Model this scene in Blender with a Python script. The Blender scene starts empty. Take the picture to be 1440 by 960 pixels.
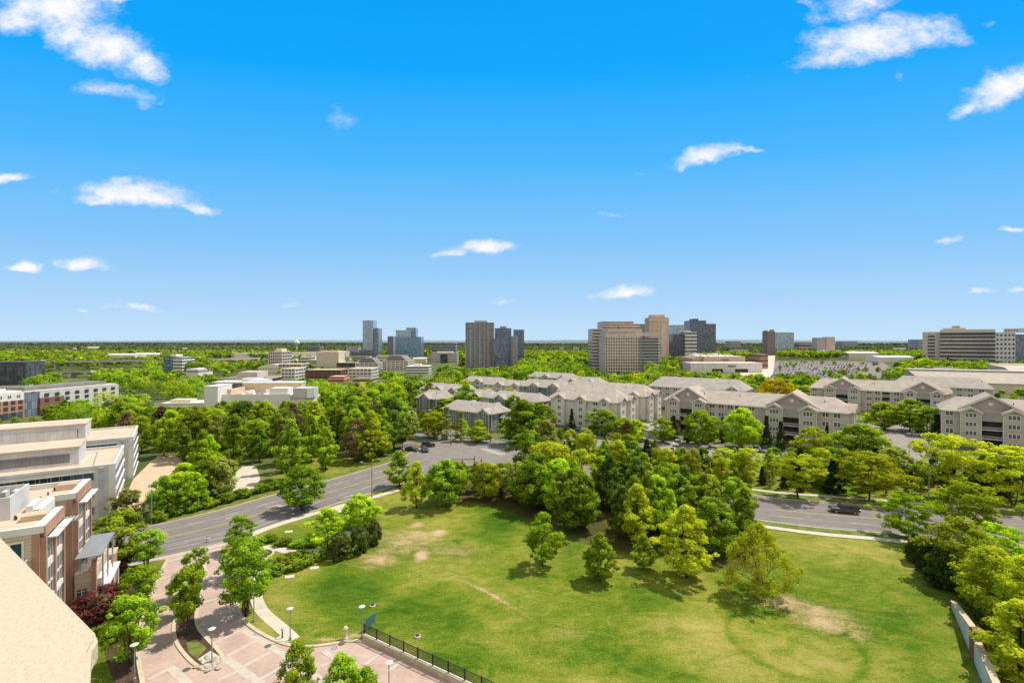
import bpy, bmesh, math, random
import numpy as np
from mathutils import Vector, Matrix

random.seed(7)
rng = np.random.default_rng(7)
SC = bpy.context.scene
COL = SC.collection
R = math.radians
EYE = 36.0          # balcony height above the street
FOC = 680.0         # focal length in photo pixels (17 mm on a 36 mm sensor, 1440 px wide)

def g(px, py, z=0.0):
    """layout helper: ground point (at height z) seen at a pixel of the 1440x960 photo"""
    Y = (EYE - z) * FOC / (py - 480.0)
    return ((px - 720.0) * Y / FOC, Y)

# ---------------------------------------------------------------- materials
def nodes_of(m):
    m.use_nodes = True
    nt = m.node_tree
    return nt, nt.nodes, nt.links

def mat(name, c, rough=0.8, var=0.15, scale=1.0, c2=None, bump=0.0, metal=0.0, spec=0.3, detail=4.0, coord='Object'):
    m = bpy.data.materials.new(name)
    nt, N, L = nodes_of(m)
    b = N['Principled BSDF']
    b.inputs['Roughness'].default_value = rough
    b.inputs['Metallic'].default_value = metal
    b.inputs['Specular IOR Level'].default_value = spec
    tc = N.new('ShaderNodeTexCoord')
    nz = N.new('ShaderNodeTexNoise')
    nz.inputs['Scale'].default_value = scale
    nz.inputs['Detail'].default_value = detail
    nz.inputs['Roughness'].default_value = 0.62
    L.new(tc.outputs[coord], nz.inputs['Vector'])
    rp = N.new('ShaderNodeValToRGB')
    a = [max(0, v * (1 - var)) for v in c]
    d = c2 if c2 else [min(1, v * (1 + var)) for v in c]
    rp.color_ramp.elements[0].color = (*a, 1); rp.color_ramp.elements[0].position = 0.32
    rp.color_ramp.elements[1].color = (*d, 1); rp.color_ramp.elements[1].position = 0.68
    L.new(nz.outputs['Fac'], rp.inputs['Fac'])
    L.new(rp.outputs['Color'], b.inputs['Base Color'])
    if bump:
        bp = N.new('ShaderNodeBump'); bp.inputs['Strength'].default_value = bump
        bp.inputs['Distance'].default_value = 0.05
        L.new(nz.outputs['Fac'], bp.inputs['Height']); L.new(bp.outputs['Normal'], b.inputs['Normal'])
    return m

def mat_panel(name, c1, c2, mortar, w, h, mort=0.02, rough=0.7, spec=0.3, metal=0.0, plan=False, offset=0.0, bias=0.0):
    """panels / bricks / siding courses laid out by a brick node: on walls u = x+y, v = z; PLAN = on the floor"""
    m = bpy.data.materials.new(name)
    nt, N, L = nodes_of(m)
    b = N['Principled BSDF']
    b.inputs['Roughness'].default_value = rough
    b.inputs['Metallic'].default_value = metal
    b.inputs['Specular IOR Level'].default_value = spec
    tc = N.new('ShaderNodeTexCoord'); sp = N.new('ShaderNodeSeparateXYZ'); L.new(tc.outputs['Object'], sp.inputs[0])
    cb = N.new('ShaderNodeCombineXYZ')
    if plan:
        L.new(sp.outputs['X'], cb.inputs['X']); L.new(sp.outputs['Y'], cb.inputs['Y'])
    else:
        ad = N.new('ShaderNodeMath'); ad.operation = 'ADD'
        L.new(sp.outputs['X'], ad.inputs[0]); L.new(sp.outputs['Y'], ad.inputs[1])
        L.new(ad.outputs[0], cb.inputs['X']); L.new(sp.outputs['Z'], cb.inputs['Y'])
    br = N.new('ShaderNodeTexBrick')
    br.inputs['Scale'].default_value = 1.0
    br.inputs['Brick Width'].default_value = w; br.inputs['Row Height'].default_value = h
    br.inputs['Mortar Size'].default_value = mort; br.inputs['Bias'].default_value = bias
    br.offset = offset
    br.inputs['Color1'].default_value = (*c1, 1); br.inputs['Color2'].default_value = (*c2, 1); br.inputs['Mortar'].default_value = (*mortar, 1)
    L.new(cb.outputs[0], br.inputs['Vector'])
    nz = N.new('ShaderNodeTexNoise'); nz.inputs['Scale'].default_value = 0.35; nz.inputs['Detail'].default_value = 5
    L.new(tc.outputs['Object'], nz.inputs['Vector'])
    mr = N.new('ShaderNodeMapRange'); mr.inputs[1].default_value = 0.3; mr.inputs[2].default_value = 0.7
    mr.inputs[3].default_value = 0.86; mr.inputs[4].default_value = 1.12
    L.new(nz.outputs['Fac'], mr.inputs[0])
    mx = N.new('ShaderNodeVectorMath'); mx.operation = 'SCALE'
    L.new(br.outputs['Color'], mx.inputs[0]); L.new(mr.outputs[0], mx.inputs['Scale'])
    L.new(mx.outputs[0], b.inputs['Base Color'])
    return m

def mat_glass(name, c, rough=0.08, metal=0.0, var=0.5, w=1.5, h=3.4, mort=0.06, mortar=None):
    """opaque reflecting glazing with its mullions and a different tint pane by pane"""
    c1 = [v * (1 - var) for v in c]; c2 = [v * (1 + var) for v in c]
    m = mat_panel(name, c1, c2, mortar or [v * 0.6 for v in c], w, h, mort, rough, 0.5, metal)
    return m

def mat_leaf(name, dark, light, trans=0.35, hue=0.035):
    m = bpy.data.materials.new(name)
    nt, N, L = nodes_of(m)
    out = N['Material Output']; N.remove(N['Principled BSDF'])
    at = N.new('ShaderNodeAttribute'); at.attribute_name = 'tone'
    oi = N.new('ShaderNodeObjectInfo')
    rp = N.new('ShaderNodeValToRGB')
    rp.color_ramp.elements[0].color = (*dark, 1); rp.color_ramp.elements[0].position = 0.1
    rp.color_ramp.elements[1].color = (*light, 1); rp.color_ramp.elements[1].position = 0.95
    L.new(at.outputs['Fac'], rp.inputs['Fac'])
    hs = N.new('ShaderNodeHueSaturation')
    mh = N.new('ShaderNodeMapRange'); mh.inputs[3].default_value = 0.5 - hue; mh.inputs[4].default_value = 0.5 + hue * 0.7
    L.new(oi.outputs['Random'], mh.inputs[0]); L.new(mh.outputs[0], hs.inputs['Hue'])
    mul = N.new('ShaderNodeMath'); mul.operation = 'MULTIPLY'; mul.inputs[1].default_value = 7.31
    fr = N.new('ShaderNodeMath'); fr.operation = 'FRACT'
    L.new(oi.outputs['Random'], mul.inputs[0]); L.new(mul.outputs[0], fr.inputs[0])
    mv = N.new('ShaderNodeMapRange'); mv.inputs[3].default_value = 0.72; mv.inputs[4].default_value = 1.25
    L.new(fr.outputs[0], mv.inputs[0]); L.new(mv.outputs[0], hs.inputs['Value'])
    L.new(rp.outputs['Color'], hs.inputs['Color'])
    df = N.new('ShaderNodeBsdfDiffuse'); tr = N.new('ShaderNodeBsdfTranslucent'); mx = N.new('ShaderNodeMixShader')
    mx.inputs[0].default_value = trans
    L.new(hs.outputs[0], df.inputs['Color'])
    tm = N.new('ShaderNodeMix'); tm.data_type = 'RGBA'; tm.blend_type = 'MULTIPLY'; tm.inputs[0].default_value = 1
    tm.inputs[7].default_value = (1.35, 1.35, 0.6, 1)
    L.new(hs.outputs[0], tm.inputs[6]); L.new(tm.outputs[2], tr.inputs['Color'])
    L.new(df.outputs[0], mx.inputs[1]); L.new(tr.outputs[0], mx.inputs[2]); L.new(mx.outputs[0], out.inputs['Surface'])
    return m

M = {}
def define_materials():
    M['asphalt'] = mat('asphalt', (0.225, 0.20, 0.18), 0.95, 0.12, 0.35, bump=0.1, detail=9, spec=0.15)
    M['lot'] = mat('lot_asphalt', (0.27, 0.24, 0.215), 0.95, 0.15, 0.2, detail=8, spec=0.15)
    M['mark_white'] = mat('road_paint_white', (0.56, 0.54, 0.5), 0.8, 0.25, 3)
    M['mark_yellow'] = mat('road_paint_yellow', (0.55, 0.38, 0.12), 0.8, 0.25, 3)
    M['concrete'] = mat('concrete', (0.56, 0.49, 0.39), 0.9, 0.14, 0.8, detail=8)
    M['kerb'] = mat('kerb_stone', (0.52, 0.45, 0.32), 0.9, 0.15, 1.5)
    M['band'] = mat('paving_light', (0.50, 0.43, 0.36), 0.9, 0.12, 1.2, detail=7)
    M['paver'] = mat_panel('brick_paving', (0.45, 0.325, 0.265), (0.51, 0.375, 0.305), (0.40, 0.30, 0.25), 0.4, 0.2, 0.012, 0.9, 0.2, plan=True, offset=0.5)
    M['mulch'] = mat('mulch', (0.085, 0.05, 0.032), 1, 0.5, 2.5, bump=0.4, detail=9)
    M['tan_pave'] = mat('tan_paving', (0.60, 0.43, 0.29), 0.9, 0.1, 0.4, detail=8)
    M['terrain'] = mat('field', (0.075, 0.11, 0.028), 1, 0.5, 0.02, c2=(0.16, 0.19, 0.05), detail=10)
    M['verge'] = mat('verge_grass', (0.10, 0.145, 0.022), 1, 0.4, 0.6, c2=(0.21, 0.235, 0.05), detail=9, bump=0.3)
    M['stone_ledge'] = mat('cast_stone', (0.55, 0.44, 0.315), 0.9, 0.05, 26.0, c2=(0.635, 0.52, 0.38), bump=0.4, detail=4)
    M['white_paint'] = mat('white_paint', (0.74, 0.71, 0.66), 0.6, 0.05, 0.8)
    M['white_roof'] = mat('white_membrane', (0.75, 0.70, 0.63), 0.8, 0.12, 0.15, detail=8)
    M['tan_roof'] = mat('tan_roof', (0.56, 0.45, 0.34), 0.9, 0.12, 0.22, detail=9)
    M['grey_roof'] = mat('grey_roof', (0.22, 0.20, 0.185), 0.9, 0.2, 0.2, detail=8)
    M['metal_grey'] = mat('grey_metal', (0.33, 0.33, 0.34), 0.5, 0.1, 1)
    M['metal_dark'] = mat('dark_metal', (0.035, 0.034, 0.034), 0.5, 0.2, 2)
    M['lamp_pole'] = mat('lamp_pole', (0.24, 0.23, 0.22), 0.5, 0.1, 2)
    M['lamp_disc'] = mat('lamp_disc', (0.52, 0.52, 0.50), 0.5, 0.05, 2)
    M['bark'] = mat('bark', (0.095, 0.065, 0.045), 1, 0.4, 6, bump=0.6)
    M['shingle'] = mat_panel('roof_shingle', (0.40, 0.345, 0.29), (0.48, 0.42, 0.355), (0.335, 0.285, 0.24), 0.6, 0.16, 0.012, 0.95, 0.1, plan=True, offset=0.5)
    M['shingle2'] = mat_panel('grey_shingle', (0.37, 0.335, 0.30), (0.43, 0.395, 0.355), (0.32, 0.29, 0.26), 0.6, 0.16, 0.012, 0.95, 0.1, plan=True, offset=0.5)
    M['siding'] = mat_panel('lap_siding', (0.52, 0.46, 0.39), (0.55, 0.49, 0.42), (0.41, 0.36, 0.305), 8.0, 0.3, 0.03, 0.8, 0.2)
    M['siding_white'] = mat_panel('pale_siding', (0.68, 0.645, 0.58), (0.71, 0.68, 0.61), (0.56, 0.53, 0.475), 8.0, 0.3, 0.03, 0.8, 0.2)
    M['siding_blue'] = mat_panel('blue_siding', (0.19, 0.21, 0.235), (0.22, 0.24, 0.265), (0.15, 0.165, 0.19), 8.0, 0.3, 0.03, 0.8, 0.2)
    M['gable'] = mat_panel('gable_siding', (0.38, 0.335, 0.295), (0.41, 0.36, 0.32), (0.30, 0.265, 0.235), 8.0, 0.25, 0.03, 0.8, 0.2)
    M['trim'] = mat('white_trim', (0.72, 0.69, 0.63), 0.6, 0.05, 1)
    M['brick_red'] = mat_panel('red_brick', (0.41, 0.21, 0.145), (0.47, 0.25, 0.175), (0.36, 0.24, 0.19), 0.5, 0.16, 0.02, 0.9, 0.2, offset=0.5)
    M['brick_dark'] = mat_panel('dark_brick', (0.22, 0.095, 0.065), (0.27, 0.12, 0.085), (0.24, 0.15, 0.12), 0.5, 0.16, 0.02, 0.9, 0.2, offset=0.5)
    M['brick_pink'] = mat_panel('pink_precast', (0.64, 0.445, 0.36), (0.67, 0.47, 0.385), (0.53, 0.36, 0.29), 3.0, 3.4, 0.25, 0.9, 0.2)
    M['tan_block'] = mat_panel('tan_block', (0.57, 0.435, 0.30), (0.61, 0.47, 0.33), (0.48, 0.355, 0.24), 3.0, 0.6, 0.03, 0.9, 0.2)
    M['cream'] = mat('cream_stucco', (0.66, 0.57, 0.45), 0.9, 0.07, 0.1, detail=7)
    M['precast'] = mat_panel('pale_precast', (0.68, 0.645, 0.60), (0.71, 0.675, 0.63), (0.57, 0.54, 0.50), 6.0, 3.5, 0.03, 0.9, 0.2)
    M['grey_panel'] = mat_panel('grey_cladding', (0.185, 0.18, 0.195), (0.205, 0.20, 0.215), (0.16, 0.155, 0.17), 1.0, 8.0, 0.06, 0.6, 0.3)
    M['light_panel'] = mat_panel('light_cladding', (0.55, 0.535, 0.52), (0.58, 0.56, 0.545), (0.47, 0.455, 0.44), 1.2, 8.0, 0.05, 0.6, 0.3)
    M['brown_precast'] = mat_panel('brown_precast', (0.60, 0.505, 0.45), (0.63, 0.535, 0.475), (0.51, 0.43, 0.38), 3.0, 3.6, 0.08, 0.9, 0.2)
    M['grey_precast'] = mat_panel('grey_precast', (0.42, 0.415, 0.435), (0.45, 0.445, 0.465), (0.34, 0.335, 0.355), 2.0, 3.2, 0.1, 0.9, 0.2)
    M['white_precast'] = mat_panel('white_precast', (0.68, 0.65, 0.62), (0.72, 0.69, 0.66), (0.60, 0.57, 0.54), 3.0, 3.6, 0.06, 0.9, 0.2)
    M['pane'] = mat('window_pane', (0.065, 0.072, 0.082), 0.2, 0.6, 0.9, spec=0.35)
    M['glass_teal'] = mat_glass('teal_glass', (0.04, 0.085, 0.092), 0.08, 0.0, 0.7, 1.6, 20, 0.08, (0.22, 0.24, 0.23))
    M['glass_blue'] = mat_glass('blue_glass', (0.18, 0.30, 0.46), 0.12, 0.25, 0.35, 1.6, 3.8, 0.12)
    M['glass_pale'] = mat_glass('pale_glass', (0.38, 0.48, 0.60), 0.15, 0.3, 0.3, 1.6, 3.9, 0.12)
    M['glass_dark'] = mat_glass('dark_glass', (0.085, 0.095, 0.125), 0.12, 0.05, 0.5, 1.6, 3.6, 0.12)
    M['glass_slate'] = mat_glass('slate_glass', (0.20, 0.235, 0.31), 0.18, 0.15, 0.35, 1.6, 3.6, 0.12)
    M['dark_void'] = mat('opening_shade', (0.045, 0.042, 0.045), 0.8, 0.3, 1)  # flat near-black that stands for the shade inside openings
    M['louver'] = mat('louvre_shade', (0.42, 0.44, 0.45), 0.5, 0.08, 1)
    M['asphalt_worn'] = mat('asphalt_worn', (0.185, 0.167, 0.152), 0.95, 0.14, 0.5, c2=(0.225, 0.20, 0.18), detail=9, spec=0.15)
    M['glass_navy'] = mat_glass('navy_glass', (0.13, 0.18, 0.29), 0.14, 0.15, 0.35, 1.6, 3.6, 0.12)
    M['mall_tan'] = mat('mall_tan', (0.62, 0.475, 0.36), 0.9, 0.06, 0.1, detail=7)
    M['rock'] = mat('rock', (0.42, 0.37, 0.31), 0.9, 0.35, 2.5, bump=0.5)
    M['rubber'] = mat('tyre_rubber', (0.02, 0.02, 0.02), 0.8, 0.2, 3)
    M['green_sign'] = mat('sign_green', (0.06, 0.17, 0.16), 0.5, 0.1, 2)
    M['signal_yellow'] = mat('signal_yellow', (0.55, 0.28, 0.04), 0.5, 0.1, 2)
    M['lens_red'] = mat('lens_red', (0.35, 0.02, 0.02), 0.3, 0.1, 2)
    # foliage
    M['leaf_mid'] = mat_leaf('leaf_mid', (0.099, 0.182, 0.014), (0.471, 0.612, 0.054), 0.54, 0.02)
    M['leaf_dark'] = mat_leaf('leaf_dark', (0.067, 0.126, 0.023), (0.273, 0.390, 0.066), 0.48, 0.02)
    M['leaf_bright'] = mat_leaf('leaf_bright', (0.168, 0.298, 0.014), (0.598, 0.768, 0.043), 0.5, 0.016)
    M['leaf_lime'] = mat_leaf('leaf_lime', (0.284, 0.343, 0.017), (0.664, 0.713, 0.054), 0.5, 0.006)
    M['leaf_olive'] = mat_leaf('leaf_olive', (0.158, 0.200, 0.041), (0.572, 0.600, 0.144), 0.46, 0.008)
    M['leaf_plaza'] = mat_leaf('leaf_plaza', (0.103, 0.205, 0.011), (0.471, 0.648, 0.043), 0.47, 0.012)
    M['leaf_conifer'] = mat_leaf('leaf_conifer', (0.020, 0.040, 0.015), (0.085, 0.125, 0.04), 0.2)
    M['leaf_thuja'] = mat_leaf('leaf_thuja', (0.022, 0.050, 0.010), (0.11, 0.17, 0.03), 0.2)
    M['leaf_brown'] = mat_leaf('leaf_brown', (0.125, 0.088, 0.050), (0.34, 0.25, 0.15), 0.35, 0.015)
    M['leaf_red'] = mat_leaf('leaf_red', (0.112, 0.025, 0.027), (0.40, 0.13, 0.12), 0.4, 0.01)
    M['leaf_gold'] = mat_leaf('leaf_gold', (0.350, 0.275, 0.015), (0.72, 0.60, 0.03), 0.4, 0.008)
    M['leaf_shrub'] = mat_leaf('leaf_shrub', (0.050, 0.090, 0.018), (0.21, 0.27, 0.07), 0.3)
    M['car_white'] = mat('car_white', (0.72, 0.72, 0.70), 0.25, 0.02, 1, spec=0.6)
    M['car_silver'] = mat('car_silver', (0.36, 0.37, 0.38), 0.3, 0.03, 1, metal=0.4, spec=0.6)
    M['car_black'] = mat('car_black', (0.03, 0.03, 0.034), 0.25, 0.05, 1, spec=0.6)
    M['car_blue'] = mat('car_blue', (0.05, 0.09, 0.19), 0.25, 0.05, 1, spec=0.6)
    M['car_red'] = mat('car_red', (0.30, 0.04, 0.035), 0.25, 0.05, 1, spec=0.6)
    M['car_green'] = mat('car_olive', (0.075, 0.08, 0.062), 0.3, 0.05, 1, spec=0.5)
    M['headlamp'] = mat('headlamp', (0.7, 0.7, 0.66), 0.2, 0.02, 1, spec=0.6)
    M['awning'] = mat('awning_red', (0.40, 0.11, 0.06), 0.8, 0.1, 1)
    M['green_roof'] = mat('green_roof', (0.22, 0.33, 0.13), 1, 0.25, 0.6)

# ---------------------------------------------------------------- mesh builder
class MB:
    def __init__(s): s.v = []; s.f = []
    def quad(s, a, b, c, d):
        n = len(s.v); s.v += [a, b, c, d]; s.f.append((n, n + 1, n + 2, n + 3)); return s
    def poly(s, pts):
        n = len(s.v); s.v += [tuple(p) for p in pts]; s.f.append(tuple(range(n, n + len(pts)))); return s
    def box(s, x0, y0, z0, x1, y1, z1):
        n = len(s.v)
        s.v += [(x0, y0, z0), (x1, y0, z0), (x1, y1, z0), (x0, y1, z0), (x0, y0, z1), (x1, y0, z1), (x1, y1, z1), (x0, y1, z1)]
        s.f += [(n, n + 3, n + 2, n + 1), (n + 4, n + 5, n + 6, n + 7), (n, n + 1, n + 5, n + 4), (n + 1, n + 2, n + 6, n + 5), (n + 2, n + 3, n + 7, n + 6), (n + 3, n, n + 4, n + 7)]
        return s
    def prism(s, pts, z0, z1):
        k = len(pts); n = len(s.v)
        ar = sum(pts[i][0] * pts[(i + 1) % k][1] - pts[(i + 1) % k][0] * pts[i][1] for i in range(k))
        if ar < 0: pts = pts[::-1]
        s.v += [(p[0], p[1], z0) for p in pts] + [(p[0], p[1], z1) for p in pts]
        s.f.append(tuple(range(n, n + k))[::-1]); s.f.append(tuple(range(n + k, n + 2 * k)))
        for i in range(k):
            j = (i + 1) % k; s.f.append((n + i, n + j, n + k + j, n + k + i))
        return s
    def extrude_x(s, yz, x0, x1):
        """profile of (y, z) points swept from x0 to x1"""
        k = len(yz); n = len(s.v)
        s.v += [(x0, p[0], p[1]) for p in yz] + [(x1, p[0], p[1]) for p in yz]
        s.f.append(tuple(range(n, n + k))[::-1]); s.f.append(tuple(range(n + k, n + 2 * k)))
        for i in range(k):
            j = (i + 1) % k; s.f.append((n + i, n + j, n + k + j, n + k + i))
        return s
    def extrude_y(s, xz, y0, y1):
        k = len(xz); n = len(s.v)
        s.v += [(p[0], y0, p[1]) for p in xz] + [(p[0], y1, p[1]) for p in xz]
        s.f.append(tuple(range(n, n + k))); s.f.append(tuple(range(n + k, n + 2 * k))[::-1])
        for i in range(k):
            j = (i + 1) % k; s.f.append((n + i, n + k + i, n + k + j, n + j))
        return s
    def tube(s, pts, rad, k=6, cap=True):
        n = len(s.v); P = [Vector(p) for p in pts]
        if not hasattr(rad, '__len__'): rad = [rad] * len(P)
        for i, p in enumerate(P):
            d = (P[min(i + 1, len(P) - 1)] - P[max(i - 1, 0)])
            d = d.normalized() if d.length > 1e-9 else Vector((0, 0, 1))
            u = d.cross(Vector((0, 1, 0)) if abs(d.y) < 0.9 else Vector((1, 0, 0))).normalized(); w = d.cross(u)
            for j in range(k):
                t = 2 * math.pi * j / k
                s.v.append(tuple(p + (u * math.cos(t) + w * math.sin(t)) * rad[i]))
        for i in range(len(P) - 1):
            for j in range(k):
                a = n + i * k + j; b = n + i * k + (j + 1) % k
                s.f.append((a, b, b + k, a + k))
        if cap:
            s.f.append(tuple(range(n, n + k))[::-1]); s.f.append(tuple(range(n + (len(P) - 1) * k, n + len(P) * k)))
        return s
    def lathe(s, prof, k=12, c=(0, 0, 0)):
        n = len(s.v)
        for r, z in prof:
            for j in range(k):
                t = 2 * math.pi * j / k
                s.v.append((c[0] + r * math.cos(t), c[1] + r * math.sin(t), c[2] + z))
        for i in range(len(prof) - 1):
            for j in range(k):
                a = n + i * k + j; b = n + i * k + (j + 1) % k
                s.f.append((a, b, b + k, a + k))
        s.f.append(tuple(range(n, n + k))[::-1]); s.f.append(tuple(range(n + (len(prof) - 1) * k, n + len(prof) * k)))
        return s
    def mesh(s, name, m):
        me = bpy.data.meshes.new(name); me.from_pydata(s.v, [], s.f); me.update()
        if m is not None: me.materials.append(M[m] if isinstance(m, str) else m)
        return me
    def build(s, name, m, parent=None, smooth=False):
        me = s.mesh(name, m)
        if smooth: me.shade_smooth()
        return link(name, me, parent)

def link(name, me, parent=None, loc=None, rz=None, scale=None):
    o = bpy.data.objects.new(name, me); COL.objects.link(o)
    if parent is not None: o.parent = parent
    if loc is not None: o.location = loc
    if rz is not None: o.rotation_euler = (0, 0, rz)
    if scale is not None: o.scale = scale
    return o

def tag(o, label=None, cat=None, group=None, kind=None):
    if label: o['label'] = label
    if cat: o['category'] = cat
    if group: o['group'] = group
    if kind: o['kind'] = kind
    return o

def thing(name, label, cat, loc=(0, 0, 0), rz=0.0, group=None, scale=None):
    o = link(name, None, None, loc, rz, scale); o.empty_display_size = 0.5
    return tag(o, label, cat, group)

def copy_tree(o, parent=None, label=None, loc=None, rz=None):
    c = o.copy(); COL.objects.link(c)
    if parent is not None: c.parent = parent
    if label: c['label'] = label
    if loc is not None: c.location = loc
    if rz is not None: c.rotation_euler = (0, 0, rz)
    for ch in list(o.children): copy_tree(ch, c)
    return c

# polylines
def resample(pts, n):
    P = np.array(pts, float); d = np.r_[0, np.cumsum(np.linalg.norm(np.diff(P, axis=0), axis=1))]
    t = np.linspace(0, d[-1], n)
    return np.stack([np.interp(t, d, P[:, k]) for k in range(P.shape[1])], 1)

def smooth_line(pts, n=40, it=2):
    P = np.array(pts, float)
    for _ in range(it):
        q = [P[0]]
        for a, b in zip(P[:-1], P[1:]): q += [a * .75 + b * .25, a * .25 + b * .75]
        q.append(P[-1]); P = np.array(q)
    return resample(P, n)

def offset_line(P, d):
    P = np.asarray(P); T = np.gradient(P, axis=0); T /= np.linalg.norm(T, axis=1)[:, None] + 1e-9
    return P + np.stack([-T[:, 1], T[:, 0]], 1) * d

def strip(name, A, B, z, m, kind='structure', parent=None):
    mb = MB()
    for i in range(len(A) - 1):
        mb.quad((*A[i], z), (*B[i], z), (*B[i + 1], z), (*A[i + 1], z))
    o = mb.build(name, m, parent)
    if parent is None: o['kind'] = kind
    return o

def ribbon(P, w, z0, z1, mb=None):
    """a raised strip (kerb, pavement) along a polyline: top and both sides"""
    mb = mb or MB(); A = offset_line(P, w / 2); B = offset_line(P, -w / 2)
    for i in range(len(A) - 1):
        a, b, c, d = A[i], B[i], B[i + 1], A[i + 1]
        mb.quad((*a, z1), (*b, z1), (*c, z1), (*d, z1))
        mb.quad((*a, z0), (*a, z1), (*d, z1), (*d, z0)); mb.quad((*b, z1), (*b, z0), (*c, z0), (*c, z1))
    mb.quad((*A[0], z0), (*B[0], z0), (*B[0], z1), (*A[0], z1)); mb.quad((*A[-1], z0), (*A[-1], z1), (*B[-1], z1), (*B[-1], z0))
    return mb

def in_poly(x, y, poly):
    x = np.asarray(x); y = np.asarray(y); c = np.zeros(x.shape, bool); k = len(poly)
    for i in range(k):
        x0, y0 = poly[i]; x1, y1 = poly[(i + 1) % k]
        if y0 == y1: continue
        s = ((y0 > y) != (y1 > y)) & (x < (x1 - x0) * (y - y0) / (y1 - y0) + x0)
        c ^= s
    return c

def flat(name, pts, z, m, kind='structure'):
    """a flat polygon sheet, cut to triangles"""
    bm = bmesh.new(); vs = [bm.verts.new((p[0], p[1], z)) for p in pts]
    f = bm.faces.new(vs); bmesh.ops.triangulate(bm, faces=[f])
    bmesh.ops.recalc_face_normals(bm, faces=bm.faces)
    if sum(f.normal.z for f in bm.faces) < 0: bmesh.ops.reverse_faces(bm, faces=bm.faces)
    me = bpy.data.meshes.new(name); bm.to_mesh(me); bm.free(); me.materials.append(M[m])
    o = link(name, me); o['kind'] = kind
    return o
define_materials()
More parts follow.
